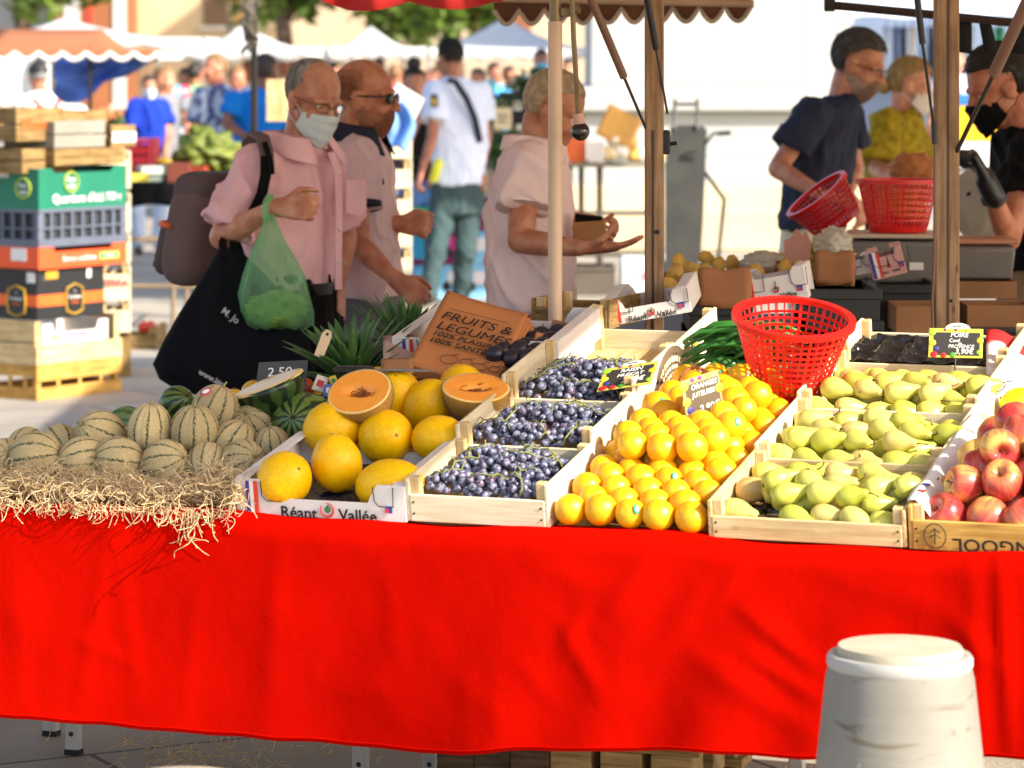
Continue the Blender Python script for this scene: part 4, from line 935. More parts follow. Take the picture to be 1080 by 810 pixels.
for s,d,h,ly in ap:
    if s>1.2: continue
    cn[ly]=cn.get(ly,0)+1; n=cn[ly]
    Mx=MD@T((s+rnd.uniform(-.006,.006),d+rnd.uniform(-.006,.006),h+rnd.uniform(-.005,.006)))@Euler((rnd.uniform(-1.0,1.9),rnd.uniform(-.9,.9),rnd.uniform(0,6)),'XYZ').to_matrix().to_4x4()@Matrix.Scale(rnd.uniform(.95,1.06),4)
    rr,cc=divmod(n-1,{'lower':5,'middle':4,'top':3}[ly])
    lab='shiny red apple, %s layer of its crate, %s row back, %s across'%(ly,ORD[min(rr,12)],ORD[cc])
    if f1: PA.matrix_world=Mx; tag(PA,lab,'apple','red apples heaped in the crate'); f1=False
    else: dup(PA,Mx,lab)
# ---------------------------------------------------------------- grapes
def grape_mat():
    m,t,N,L,b=nt('black_grape_skin'); tc=N.new('ShaderNodeTexCoord'); oi=N.new('ShaderNodeObjectInfo')
    h=ramp(N,[(0,(.018,.018,.045,1)),(.8,(.03,.028,.06,1)),(1,(.09,.02,.04,1))]); L.new(oi.outputs['Random'],h.inputs[0])
    n=N.new('ShaderNodeTexNoise'); n.inputs['Scale'].default_value=120; n.inputs['Detail'].default_value=4
    a=N.new('ShaderNodeMath'); a.operation='MULTIPLY'; a.inputs[1].default_value=51; L.new(oi.outputs['Random'],a.inputs[0]); ad=N.new('ShaderNodeVectorMath'); L.new(tc.outputs['Object'],ad.inputs[0]); L.new(a.outputs[0],ad.inputs[1]); L.new(ad.outputs[0],n.inputs['Vector'])
    r=ramp(N,[(.38,(0,0,0,1)),(.62,(.75,.75,.75,1))]); L.new(n.outputs[0],r.inputs[0]); mx=N.new('ShaderNodeMix'); mx.data_type='RGBA'; L.new(r.outputs[0],mx.inputs[0]); L.new(h.outputs[0],mx.inputs[6]); mx.inputs[7].default_value=(.30,.31,.42,1); L.new(mx.outputs[2],b.inputs['Base Color'])
    b.inputs['Roughness'].default_value=.38; return m
M_grape=grape_mat(); M_gstem=mat('green_grape_stem',(124,128,60),.6,.2,40)
me_b=MB().ell((0,0,0),(.0089,.0089,.0097),None,0,16,10).mesh('berry'); me_b.materials.append(M_grape); me_b.polygons.foreach_set('use_smooth',[True]*len(me_b.polygons))
def bunch(label,Mx,n,a,b_,h,seed):
    rg=random.Random(seed); t=thing('grape_bunch',label,'grapes',M=Mx,group='bunches of black grapes')
    pts=[];tries=0
    while len(pts)<n and tries<6000:
        tries+=1
        x,y=rg.uniform(-1,1),rg.uniform(-1,1)
        if x*x+y*y>1: continue
        z=math.sqrt(max(0,1-(x*x+y*y)*.9))*h*rg.choice((1,1,1,.55))
        p=V((x*a,y*b_*(1-.35*max(0,x)),z))
        if all((p-q).length>.0158 for q in pts): pts.append(p)
    for p in pts:
        o=bpy.data.objects.new('berry',me_b); col.objects.link(o); o.parent=t; s=rg.uniform(.88,1.1)
        o.matrix_local=T(p)@Euler((rg.uniform(0,6),rg.uniform(0,6),0)).to_matrix().to_4x4()@Matrix.Scale(s,4)
    mb=MB()
    def stemz(x): return math.sqrt(max(0,1-(x/a)**2*.9))*h+.006
    main=[V((x,.012*math.sin(x*60+seed),stemz(x) if i%2 else stemz(x)+.004)) for i,x in enumerate([-a*1.02,-a*.8,-a*.55,-a*.3,-a*.05,a*.2])]
    mb.tube(main,[.0022,.002,.0018,.0016,.0014,.001],6)
    for q in main[1:]:
        for sg in((rg.choice((-1,1)),) if rg.random()<.6 else ()):
            e=q+V((rg.uniform(-.012,.016),sg*rg.uniform(.012,.03),rg.uniform(-.006,.008))); mb.tube([q,q.lerp(e,.5)+V((0,0,.006)),e,e+V((.003,sg*.004,-.008))],[.0014,.0012,.001,.0009],5)
    mb.build('stem',M_gstem,t,180,local=True)
cnames=['crate nearest the cloth','middle grape crate','card marked grape crate']
for ci,d0 in enumerate((.0,.29,.58)):
    pos=[(-.150,.085,20),(-.075,.065,170),(.012,.085,100),(-.14,.175,60),(-.05,.16,200),(.02,.185,150),(-.14,.24,10),(-.04,.238,190)]
    wh=['front left corner','front middle','front right corner','left side','middle','right side','back left corner','back right corner']
    for k,(s,d,rot) in enumerate(pos):
        bunch('bunch of black grapes in the %s of the %s'%(wh[k],cnames[ci]),MD@T((s+rnd.uniform(-.006,.006),d0+d,.040+.014*ci+(.02 if k in(4,) else 0)))@Rz(rot+rnd.uniform(-20,20)),40,.066,.05,.036+rnd.uniform(0,.012),ci*10+k)
# ---------------------------------------------------------------- melons on the left, straw
M_canta=stripes('cantaloupe_rind',(228,204,150),(74,86,58),10,.05,.65,(198,174,122),.03,.6,70,net=1)
M_water=stripes('watermelon_rind',(108,128,52),(24,44,22),11,.17,.35,(84,112,44),.05,.08,40,zig=1)
M_yellow=mat('yellow_melon_rind',(250,200,0),.38,.2,9,bump=.18,bscale=45,c2=(244,176,0),spec=.3,rnd_v=.06,stretch=(1,1,.5))
M_flesh=mat('orange_melon_flesh',(252,168,64),.25,.1,30,bump=.15,bscale=90,c2=(246,146,40),sss=.1); M_pale=mat('pale_melon_rim',(240,206,130),.4,.1,20)
M_seed=mat('melon_seed_cavity',(196,112,50),.25,.3,50,bump=.6,bscale=120,c2=(150,74,30))
M_wrap=None
def wrapmat():
    m,t,N,L,b=nt('cling_film'); b.inputs['Roughness'].default_value=.12; b.inputs['Base Color'].default_value=(.95,.95,.95,1)
    tr=N.new('ShaderNodeBsdfTransparent'); ms=N.new('ShaderNodeMixShader'); fr=N.new('ShaderNodeFresnel'); fr.inputs[0].default_value=1.3
    nz=N.new('ShaderNodeTexNoise'); nz.inputs['Scale'].default_value=60; nz.inputs['Detail'].default_value=4; bp=N.new('ShaderNodeBump'); bp.inputs['Strength'].default_value=.9; bp.inputs['Distance'].default_value=.01; L.new(nz.outputs[0],bp.inputs['Height']); L.new(bp.outputs[0],b.inputs['Normal']); L.new(bp.outputs[0],fr.inputs[1])
    ad=N.new('ShaderNodeMath'); ad.operation='ADD'; ad.inputs[1].default_value=.01; L.new(fr.outputs[0],ad.inputs[0]); L.new(ad.outputs[0],ms.inputs[0]); L.new(tr.outputs[0],ms.inputs[1]); L.new(b.outputs[0],ms.inputs[2]); L.new(ms.outputs[0],N['Material Output'].inputs[0]); return m
M_wrap=wrapmat()
def canta(label, px, py, Y, rx, rz, rot, first=[None], ribs=10):
    M=T(P(px,py,Y))@Euler([R(a) for a in rot],'XYZ').to_matrix().to_4x4()@Matrix.Diagonal((rx,rx,rz,1))
    if first[0] is None:
        def f(d):
            a=math.atan2(d.y,d.x); q=abs(math.sin(a*5)); return 1-.035*(1-q)**2-.10*math.exp(-(1-d.z)/.02)-.06*math.exp(-(1+d.z)/.02)
        o=MB().ell((0,0,0),(1,1,1),None,0,80,28,f).build('cantaloupe',M_canta,None,180)
        MB().tube([(0,0,.86),(.0,0,1.0),(.03,.01,1.09),(.09,.02,1.16)],[.085,.05,.04,.045],10).build('stalk',flat((150,140,90),.8),o,180,local=True); kids(o); first[0]=o
        o.matrix_world=M; tag(o,label,'melon','striped cantaloupes on the straw')
    else: dup(first[0],M,label)
K=486.0
for n,(px,py,Y,rx,rz,rot,lab) in enumerate((
 (5,484,6.98,22,26,(70,0,20),'cantaloupe cut by the left edge of the straw bed'),
 (38,482,6.93,27,29,(80,20,70),'cantaloupe lying on its side second from the left end'),
 (27,471,7.12,20,23,(60,0,150),'small cantaloupe behind the two leftmost ones'),
 (64,472,7.08,25,27,(75,30,200),'cantaloupe with a thin stalk in the left back row'),
 (88,484,6.92,24,27,(85,10,110),'cantaloupe half sunk in straw, third from the left'),
 (107,458,7.03,25,29,(62,15,-60),'tan cantaloupe on its side with a curly stalk, left of the upright one'),
 (125,485,6.90,25,27,(80,15,-70),'low cantaloupe in the straw below the tan one'),
 (158,453,6.99,24,29,(5,4,0),'upright pointed cantaloupe with dark stripes'),
 (174,487,6.89,24,26,(75,0,60),'low cantaloupe in the straw under the two upright ones'),
 (205,454,6.97,26,28,(8,-4,40),'round golden cantaloupe standing upright, biggest of the heap'),
 (227,431,7.09,25,26,(18,12,60),'cantaloupe with a small oval sticker on top of the heap'),
 (218,489,6.89,22,24,(50,0,170),'low cantaloupe with green stalk end in the straw'),
 (246,468,6.98,24,26,(30,0,100),'ribbed cantaloupe with star shaped stalk end'),
 (266,452,7.10,25,27,(40,20,-40),'cantaloupe behind, under the cut watermelon'),
 (287,470,6.97,19,21,(10,-6,0),'small pale cantaloupe with a thick stalk beside the white box'),
 (256,487,6.88,24,25,(70,0,40),'cantaloupe buried in straw next to the white box'),
 (142,470,7.12,22,24,(70,0,0),'cantaloupe hidden behind the upright pointed one'),
 (190,468,7.14,22,24,(40,0,0),'cantaloupe hidden behind the round golden one'),
 (236,447,7.2,24,25,(20,0,10),'cantaloupe under the one with the sticker'))):
    canta(lab,px,py,Y,rx*Y/F,rz*Y/F,rot)
st_=MB().ell((0,0,0),(.013,.009,.001),T(P(217,413,7.042))@Euler((R(52),R(-22),R(10))).to_matrix().to_4x4(),0,16,6).build('fruit_label',flat((200,60,110)),None,180); tag(st_,'tiny pink and white oval sticker on the top cantaloupe','sticker')
MB().ell((0,0,0),(.009,.005,.0012),T(P(217,412.6,7.040))@Euler((R(52),R(-22),R(10))).to_matrix().to_4x4(),0,14,6).build('label_text',M_white,st_,180)
def water(label, px,py,Y,rx,rz,rot,m=M_water):
    o=MB().ell((0,0,0),(rx*Y/F,rx*Y/F,rz*Y/F),None,0,48,24).build('watermelon',m,None,180)
    MB().tube([(0,0,rz*Y/F*.97),(0,.003,rz*Y/F*1.05),(.006,.006,rz*Y/F*1.1)],[.004,.003,.004],7).build('stalk',M_stalk,o,180,local=True)
    o.matrix_world=T(P(px,py,Y))@Euler([R(a) for a in rot],'XYZ').to_matrix().to_4x4(); tag(o,label,'watermelon','dark striped watermelons'); return o
water('small striped watermelon peeping out behind the upright cantaloupes',186,426,7.22,19,21,(60,20,30))
water('pale green watermelon behind the pointed cantaloupe',133,448,7.24,20,22,(80,0,60),stripes('pale_watermelon_rind',(130,150,90),(70,100,50),10,.14,.4,(110,136,76),.05,.08,40,zig=1))
water('whole striped watermelon between the cut one and the yellow melons',322,452,7.12,38,46,(65,35,-30))
# half watermelon in film, tilted
hw=thing('half_watermelon','half watermelon wrapped in film, pale orange cut face up','watermelon',M=T(P(283,404,7.14))@V((-.36,-.06,.93)).normalized().to_track_quat('Z','Y').to_matrix().to_4x4())
MB().ell((0,0,0),(.088,.078,.088),None,0,40,24,lambda d:1 if d.z<0 else 1).build('rind',stripes('dark_watermelon_rind',(60,84,34),(16,34,16),12,.2,.3,(40,66,26),.05,.06,40,zig=1),hw,180,local=True)
# replace the upper half by a flat cut: keep only z<=0
def halve(o,zc=0.0):
    bm=bmesh.new(); bm.from_mesh(o.data); g=bm.verts[:]+bm.edges[:]+bm.faces[:]
    bmesh.ops.bisect_plane(bm,geom=g,plane_co=(0,0,zc),plane_no=(0,0,1),clear_outer=True); bm.to_mesh(o.data); bm.free()
halve(bpy.data.objects['rind'])
MB().lathe([(.0875,-.003),(.086,.0008),(.078,.002)],44,cap=False,fn=lambda a,z:1-.06*abs(math.sin(a))).build('cut_rim',M_pale,hw,180,local=True)
MB().lathe([(.0001,.0024),(.04,.0026),(.0785,.0016)],44,cap=False,fn=lambda a,z:1-.06*abs(math.sin(a))).build('cut_flesh',mat('pale_orange_flesh',(246,196,120),.3,.12,22,c2=(246,214,150)),hw,180,local=True)
# ------------- yellow melons
def ymelon(label,px,py,Y,rx,rz,rot,first=[None]):
    s=Y/F; M=T(P(px,py,Y))@Euler([R(a) for a in rot],'XYZ').to_matrix().to_4x4()@Matrix.Diagonal((rx*s,rx*s,rz*s,1))
    if first[0] is None:
        o=MB().ell((0,0,0),(1,1,1),None,0,44,26,lambda d:1-.03*d.z**2+.02*noise.noise(d*2.5)+.012*noise.noise(V((d.x*5,d.y*5,d.z)))+.05*max(0,d.z)**8).build('yellow_melon',M_yellow,None,180)
        MB().ell((0,0,1.0),(.07,.07,.06),None,0,10,6).build('stalk_scar',flat((150,116,50),.8),o,180,local=True); kids(o); first[0]=o; o.matrix_world=M; tag(o,label,'melon','whole yellow melons')
    else: dup(first[0],M,label)
for px,py,Y,rx,rz,rot,lab in (
 (300,505,6.60,29,31,(60,30,20),'round yellow melon at the left corner of the white box'),
 (355,489,6.66,27,32,(10,-8,0),'yellow melon standing upright in the white box'),
 (411,512,6.55,28,40,(75,55,50),'long yellow melon tilted at the right end of the white box'),
 (351,452,6.88,29,33,(70,40,80),'yellow melon under the half melon with a tilted cut'),
 (407,461,6.84,29,32,(70,-60,40),'yellow melon in the middle of the second row'),
 (463,463,6.80,25,31,(80,60,60),'yellow melon beside the grape crate'),
 (452,427,7.02,26,30,(20,40,0),'orange tinted yellow melon under the level half melon'),
 (418,416,7.06,26,28,(40,0,0),'yellow melon wrapped in film beside the tilted half'),
 (487,408,7.12,24,30,(70,60,0),'yellow melon behind the level half melon'),
 (400,412,7.22,25,27,(60,20,0),'yellow melon at the top behind the tilted half'),
 (440,410,7.30,26,27,(60,80,0),'yellow melon in the back under the knife'),
 (385,470,7.02,26,28,(60,20,0),'yellow melon hidden in the middle of the heap')): ymelon(lab,px,py,Y,rx,rz,rot)
def half(label,px,py,Y,r,dr,tilt):
    s=Y/F*r; ax=V(tilt).normalized(); M=T(P(px,py,Y))@ax.to_track_quat('Z','Y').to_matrix().to_4x4()@Matrix.Scale(s,4)
    t=thing('half_melon',label,'melon',M=M,group='halved yellow melons')
    o=MB().ell((0,0,0),(1,.86,1),None,0,44,26,lambda d:1+.01*noise.noise(d*3)).build('rind',M_yellow,t,180,local=True); halve(o)
    MB().lathe([(1,-.01),(.985,.012),(.93,.02)],48,cap=False,M=Matrix.Diagonal((1,.86,1,1))).build('cut_rim',M_pale,t,180,local=True)
    rg=random.Random(int(px))
    def hz(x,y): return .019-.17*math.exp(-(((x/.46)**2+(y/.19)**2)**1.6))+.012*noise.noise(V((x*7,y*7,1)))
    mb=MB(); mb.grid(lambda u,v:(lambda q,a:V((q*math.cos(a),.86*q*math.sin(a),hz(q*math.cos(a),.86*q*math.sin(a)))))(.945*u+.0005,2*math.pi*v),26,60); mb.build('flesh',M_flesh,t,180,local=True)
    mb=MB()
    for i in range(70):
        x=rg.gauss(0,.17); y=rg.gauss(0,.065); z=hz(x,y)+rg.uniform(.0,.05); mb.ell((x,y,z),(rg.uniform(.03,.06),.018,.016),None,0,8,5)
        if i%2: mb.tube([(x,y,z),(x+rg.gauss(0,.08),y+rg.gauss(0,.05),z+.02),(x+rg.gauss(0,.14),y+rg.gauss(0,.06),hz(x,y)+.01)],.008,4)
    mb.build('seeds',M_seed,t,180,local=True)
    o=MB().ell((0,0,-.03),(1.03,.89,1.05),None,0,36,22,lambda d:1+.025*noise.noise(d*8)+.015*noise.noise(d*26)).build('film',M_wrap,t,180,local=True); halve(o,.0)
    return t
half('half yellow melon with its orange cut face tilted to the front',379,413,6.86,36,20,(-.30,-.62,.72))
half('half yellow melon with its orange cut face nearly level',502,409,6.96,36,20,(.05,-.40,.92))
# knife lying behind the halves
kn=thing('knife','long steel knife blade lying behind the half melons','knife',M=frame(V((.98,-.2,.02)).normalized(),V((.2,.98,.1)).normalized(),V((-.02,-.1,1)).normalized(),P(425,391,7.03)))
MB().prism([(-.07,-.012),(.055,-.011),(.075,0),(.05,.012),(-.07,.012)],.0016).build('blade',mat('knife_steel',(150,142,120),.3,.2,20,metal=.9),kn,local=True)
MB().box((-.11,0,.001),(.09,.022,.016),None,0,.005).build('handle',M_black,kn,local=True)
# ------------- printed white card boxes
def cardbox(label,M,w,d,h,word=True,front_low=.6,group=None,m=card_white,tall=.0,wsize=.03,sides=True,mark=True):
    c=thing('fruit_box',label,'box',M=M,group=group); t=.004; hf=h*front_low
    MB().box((w/2,d/2,t/2),(w,d,t)).build('base',card_brown,c,local=True)
    for x in(0,w):
        b=MB(); b.box((x,d/2,h/2),(t,d,h),None,0,.001); b.build('side_panel',m,c,local=True)
        e=MB(); e.box((x+(.014 if x==0 else -.014),d/2,h),(.028,d-.01,.003),None,0,.001); e.build('top_flap',m,c,local=True)
    for y,sg in((0,1),(d,-1)):
        pr=[(0,0),(w,0),(w,h),(w*.84,h),(w*.80,hf+.4*(h-hf)),(w*.78,hf),(w*.24,hf),(w*.22,hf+.4*(h-hf)),(w*.17,h),(0,h)]
        MB().prism(pr,t,T((0,y+(.001 if y==0 else 0),0))@Rx(90)@T((0,0,-t/2))).build('end_panel',m,c,local=True)
    for x in(w*.185,w*.85):      # tab outlines
        b=MB(); b.tube([(x-.012,-.0045,h-.003),(x-.010,-.0045,h*.55),(x,-.0045,h*.42),(x+.03,-.0045,h*.42),(x+.032,-.0045,h-.003)],.0011,5); b.build('tab_outline',M_ink,c,local=True)
    for k,cc in enumerate(((70,50,140),(226,222,216),(214,60,40))):
        bb=MB(); bb.box((w*.075+k*.0085,-.0042,h*.5),(.0085,.002,h*.92)); bb.build('stripe',flat(cc),c,local=True)
    if word:
        text('Réant',wsize,T((w*.37,-.0045,hf*.24))@Rx(90),M_ink,c,'lettering',.016,1.02,local=True)
        text('Vallée',wsize,T((w*.72,-.0045,hf*.24))@Rx(90),M_ink,c,'lettering',.016,1.02,local=True)
        MB().tube([(w*.54+wsize*.42*math.cos(a),-.0045,hf*.52+wsize*.42*math.sin(a)) for a in[math.pi*.75+1.8*math.pi*k/24 for k in range(25)]],[.0006+.0016*math.sin(math.pi*k/24) for k in range(25)],6).build('emblem_ring',flat((196,44,40)),c,180,local=True)
        MB().ell((w*.545,-.0045,hf*.55),(wsize*.2,.001,wsize*.22),None,0,12,6).build('emblem_leaf',flat((60,120,60)),c,180,local=True)
        MB().tube([(w*.535,-.0045,hf*.48),(w*.55,-.0045,hf*.82)],.001,5).build('emblem_stem',M_ink,c,local=True)
        MB().box((w*.905,-.0042,h*.34),(.014,.002,.014)).build('blue_mark',flat((50,70,160)),c,local=True); MB().box((w*.895,-.0048,h*.31),(.008,.002,.009)).build('red_mark',flat((210,50,50)),c,local=True)
    return c
cardbox('white printed cardboard box of yellow melons on the front edge',MD@T((-.597,.0,.0)),.372,.33,.075,True,.48,wsize=.034)
cardbox('second white cardboard box under the upper yellow melons',MD@T((-.575,.335,.0)),.345,.36,.075,False,.5)
tl=MB(); tl.grid(lambda u,v:D(-.59+u*.36,.01+v*.31,.012+.010*noise.noise(V((u*16,v*16,2)))),50,40); tag(tl.build('fruit_tray',mat('blue_black_tray',(34,38,58),.25,.3,40,bump=.4,bscale=60),None,180,solid=.001),'dark bluish moulded tray under the front yellow melons','tray')
# ------------- straw bed
M_straw=mat('wood_wool_straw',(250,230,186),.8,.15,55,c2=(206,166,106),rnd_v=.05,translucent=.15)
def straw():
    mb=MB(); rg=random.Random(5)
    def strip(p,d,L,curl,w,g=0,n=7):
        pts=[]; q=V(p); d=V(d).normalized(); ax=V((rg.gauss(0,1),rg.gauss(0,1),rg.gauss(0,1))).normalized()
        for k in range(n+1):
            pts.append(q.copy()); q=q+d*L/n; d=(Matrix.Rotation(curl/n*rg.uniform(.4,1.6),3,ax)@d); d=(d+V((0,0,-g))).normalized()
        mb.tube(pts,w,3,0,None,False)
    for i in range(6800):
        s=rg.uniform(-1.75,-.585); d=rg.uniform(-.03,.30)
        if s>-.60: d=rg.uniform(-.03,.02)
        base=.735 if d<.07 else .73
        hmax=(.062+.03*noise.noise(V((s*7,1,2))))*max(.15,1-abs(d-.05)/.16) if d<.2 else .03
        z=.722+rg.random()**.7*max(.012,hmax)
        if s>-.74: z+=rg.random()*.02
        p=MF@V((s,d,z)); 
        strip(p,(rg.gauss(0,1),rg.gauss(0,.7)-.2,rg.gauss(0,.45)),rg.uniform(.03,.085),rg.uniform(1.5,6.5),rg.uniform(.0005,.0011),.05)
    for i in range(520):       # the front edge, spilling over the cloth
        s=rg.uniform(-1.75,-.60); k=.5+.5*noise.noise(V((s*6,3,1)))
        p=MF@V((s,rg.uniform(-.032,-.012),.725-rg.random()*.03*k)); strip(p,(rg.gauss(0,1),-.1,-rg.random()*.8),rg.uniform(.02,.05),rg.uniform(2,7),rg.uniform(.0006,.0011),.15)
    for c_,w_,nn,L0 in((-.69,.03,26,.12),(-.85,.035,10,.07),(-.75,.02,6,.07),(-1.13,.03,12,.07),(-1.0,.05,10,.06),(-.93,.03,10,.05),(-1.3,.1,20,.05)):
        for i in range(nn):
            s=rg.gauss(c_,w_); p=MF@V((min(s,-.605),-.030-rg.random()*.006,.725-rg.random()*.02)); strip(p,(rg.gauss(0,.35),-.03,-1),rg.uniform(.2,1.0)*L0,rg.uniform(2.5,7),rg.uniform(.0008,.0013),.12,12)
    for i in range(170):       # scattered on the ground
        a,b=rg.uniform(-2.0,.3),rg.uniform(.2,1.2)
        if i<90: a,b=rg.gauss(-1.05,.12),rg.gauss(.78,.1)
        p=MF@V((a,b,.012+ (rg.random()*.03 if i<90 else 0))); strip(p,(rg.gauss(0,1),rg.gauss(0,1),.05),rg.uniform(.03,.08),rg.uniform(.5,4),.0012,.0)
    return mb.build('straw',M_straw,None,180,recalc=False)
tag(straw(),'curly pale wood wool under the cantaloupes, spilling over the cloth',None,None,'stuff')
# ---------------------------------------------------------------- behind the rows: pineapples, bags, boxes, baskets, posts
M_leaf=mat('pineapple_leaf',(78,116,58),.4,.3,18,c2=(44,76,38),bump=.2,bscale=80,stretch=(1,1,.3)); M_pine=mat('pineapple_skin',(150,104,44),.6,.3,30,c2=(84,66,34))
def pineapple(label,px,py,Y,rot,k=1.0,seed=1):
    rg=random.Random(seed); t=thing('pineapple',label,'pineapple',M=T(P(px,py,Y))@Euler([R(a) for a in rot],'XYZ').to_matrix().to_4x4()@Matrix.Scale(k,4),group='pineapples behind the melons')
    MB().ell((0,0,-.10),(.055,.055,.09),None,0,48,36,lambda d:1+.05*abs(math.sin(math.atan2(d.y,d.x)*6+d.z*9))*abs(math.sin(math.atan2(d.y,d.x)*6-d.z*9))).build('fruit_body',M_pine,t,180,local=True)
    n=58
    for i in range(n):
        f=i/n; a=i*2.39996; th=R(75-68*f+rg.uniform(-6,6)); L=.09+.09*math.sin(math.pi*min(1,f*.8+.15)); w=.0185
        mb=MB(); rings=[]
        for j in range(8):
            u=j/7; b=th+.5*u*u*(1-f*.6); rr=.012+L*u*math.sin(th)*.98+.02*u*u*math.sin(th); z=-.02+L*u*math.cos(th)-.02*u*u*math.sin(th)*1.4+.035*f
            c,s=math.cos(a),math.sin(a); ww=w*(1-u)**.7*(.75+.5*u)+.0004; cp=V((c*rr,s*rr,z)); tg=V((-s,c,0)); nn=V((-c*math.cos(th),-s*math.cos(th),math.sin(th)))
            rings.append([cp-tg*ww+nn*ww*.35,cp,cp+tg*ww+nn*ww*.35])
        mb.loft(rings,closed=False,cap=False); mb.build('leaf',M_leaf,t,180,solid=.0012,local=True)
pineapple('pineapple with a big spiky dark crown behind the half melon',372,403,7.40,(8,-10,0),1.05,3)
pineapple('pineapple leaning behind the brown paper bags',424,372,7.75,(0,14,40),.95,8)
tg_=thing('hang_tag','pale paper tag with a hole among the pineapple leaves','tag',M=frame(V((.9,.2,-.35)).normalized(),V((.3,.1,.93)).normalized(),V((.3,-.95,0)).normalized(),P(341,363,7.27)))
MB().prism([(-.011,-.03),(.011,-.03),(.012,.022),(.006,.034),(-.006,.034),(-.012,.022)],.001).build('tag_card',flat((196,170,140)),tg_,local=True); MB().tube([(0,.024,.001),(0,.024,.0016)],.0035,12).build('eyelet',M_ink,tg_,local=True)
# slate price board by the cut watermelon
M_slate=mat('grey_slate_board',(66,70,72),.5,.2,8,bump=.08)
sb=thing('slate_sign','dark slate price board with chalk writing behind the cut watermelon','sign',M=frame(V((.97,-.2,.05)).normalized(),V((.05,.62,.78)).normalized(),V((-.2,-.76,.6)).normalized(),P(297,398,7.28)))
MB().box((0,0,0),(.115,.085,.004),None,0,.001).build('slate',M_slate,sb,local=True); text('2,50',.034,T((-.005,.012,.003)),M_chalk,sb,'chalk_writing',0,1,local=True); text('le kg',.018,T((-.02,-.02,.003)),M_chalk,sb,'chalk_writing',0,1,local=True)
# small oranges / mangoes behind
for px,py,Y,rx,rz,lab in((247,419,7.3,11,9,'single orange fruit peeping out behind the top cantaloupe'),(267,415,7.4,13,14,'yellow fruit tucked behind the slate board'),(322,410,7.3,10,12,'reddish mango beside the slate board'),(333,418,7.32,9,8,'small orange fruit under the pineapple')):
    o=MB().ell((0,0,0),(rx*Y/F,rx*Y/F,rz*Y/F),None,0,24,14).build('mango',M_or if 'reddish' not in lab else mat('mango_skin',(200,90,30),.4,.3,20,c2=(150,40,24)),None,180); o.location=P(px,py,Y); tag(o,lab,'fruit'); MB().ell((0,0,rz*Y/F),(.004,.004,.003)).build('stalk_scar',M_stalk,o,180,local=True)
for i,(px,py,Y,w,h,c) in enumerate(((338,405,7.25,14,18,(226,220,200)),(347,412,7.22,12,14,(90,110,190)),(352,402,7.24,8,12,(230,190,50)))):
    o=MB().box((0,0,0),(w*Y/F,.006,h*Y/F),None,0,.002); o=o.build('snack_packet',flat(c,.3)); o.matrix_world=T(P(px,py,Y))@Rx(-25)@Ry(20-20*i); tag(o,('white','blue','yellow')[i]+' printed packet stuck between the watermelon and pineapple','packet'); MB().box((0,-.0036,0),(w*Y/F*.5,.0012,h*Y/F*.4)).build('print',flat(((200,60,60),(230,230,235),(60,120,60))[i]),o,local=True)
# box of dark plums with the paper bags standing in it
cardbox('white cardboard box of dark plums behind the yellow melons',frame(E1,E2,EN,D(-.59,.86,.07)),.40,.30,.07,False,.5)
M_plum=mat('dark_plum_skin',(38,30,46),.4,.3,30,c2=(22,16,28))
pl=MB().ell((0,0,0),(.023,.023,.021),None,0,20,12).build('plum',M_plum,None,180); MB().tube([(0,0,.019),(.002,0,.028)],.0012,5).build('stalk',M_stalk,pl,180,local=True); kids(pl); k=0
for r in range(5):
    for j in range(3):
        Mx=MD@T((-.318+.04*j,.80+r*.05,.118+rnd.uniform(-.004,.006)))@Rx(rnd.uniform(-60,60))
        lab='dark plum in the white box beside the paper bags, %s row, %s from left'%(ORD[r],ORD[j])
        if k==0: pl.matrix_world=Mx; tag(pl,lab,'plum','dark plums in the box')
        else: dup(pl,Mx,lab)
        k+=1
# kraft paper bags: a fanned stack, top sheet printed
BA=P(430,386,7.20); BB=P(522,410,7.12); BC=P(470,308,7.46); BD=P(557,336,7.40)
bx=(BB-BA); by=((BC-BA)+(BD-BB))/2; bw=.225; bl=.235
ux=bx.normalized(); uy=(by-ux*by.dot(ux)).normalized(); un=ux.cross(uy)
bg=thing('paper_bag_stack','fanned stack of brown kraft paper bags printed with fruit lettering','paper bags',M=frame(ux,uy,un,BA))
for i in range(7):
    mb=MB(); w_=bx.length*.99; 
    def q(u,v,i=i):
        sh=by.dot(ux)*v; L=(by-ux*by.dot(ux)).length
        return V((u*w_+sh+.006*i*v, v*L*(1-.0*i)+.06*(1-u)*v*.25, -.004*i-.018*math.sin(u*math.pi)*v*0+.018*(u-.5)**2+-.006*i*u*v))
    mb.grid(q,16,12); mb.build('paper_bag',kraft,bg,180,solid=.0012,local=True)
Lh=(by-ux*by.dot(ux)).length; sk=by.dot(ux)
def btext(s,size,v,u,bold=.02,sx=1): 
    text(s,size,T((u*bx.length+sk*v,v*Lh+.006,.0055+.018*(u-.5)**2)),M_ink,bg,'lettering',bold,sx,'LEFT',local=True,shear=-.0)
btext('FRUITS &',.044,.68,.10,0); btext('LEGUMES',.044,.54,.10,0); btext('100% PLAISIR',.026,.43,.09,.012); btext('100% SANTÉ',.026,.34,.09,.012)
mb=MB()
for (cx,cy,r,sq) in((.045,.15,.020,1),(.085,.17,.014,1),(.12,.15,.018,.8),(.155,.17,.013,1),(.19,.15,.016,1.1)):
    mb.tube([(cx+.03+r*math.cos(a),cy*Lh+r*sq*math.sin(a)*.9+.01,.006) for a in[2*math.pi*k/18 for k in range(19)]],.0008,4)
    mb.tube([(cx+.03,cy*Lh+r*.8+.01,.006),(cx+.036,cy*Lh+r*1.3+.01,.006),(cx+.044,cy*Lh+r*1.4+.01,.006)],.0008,4)
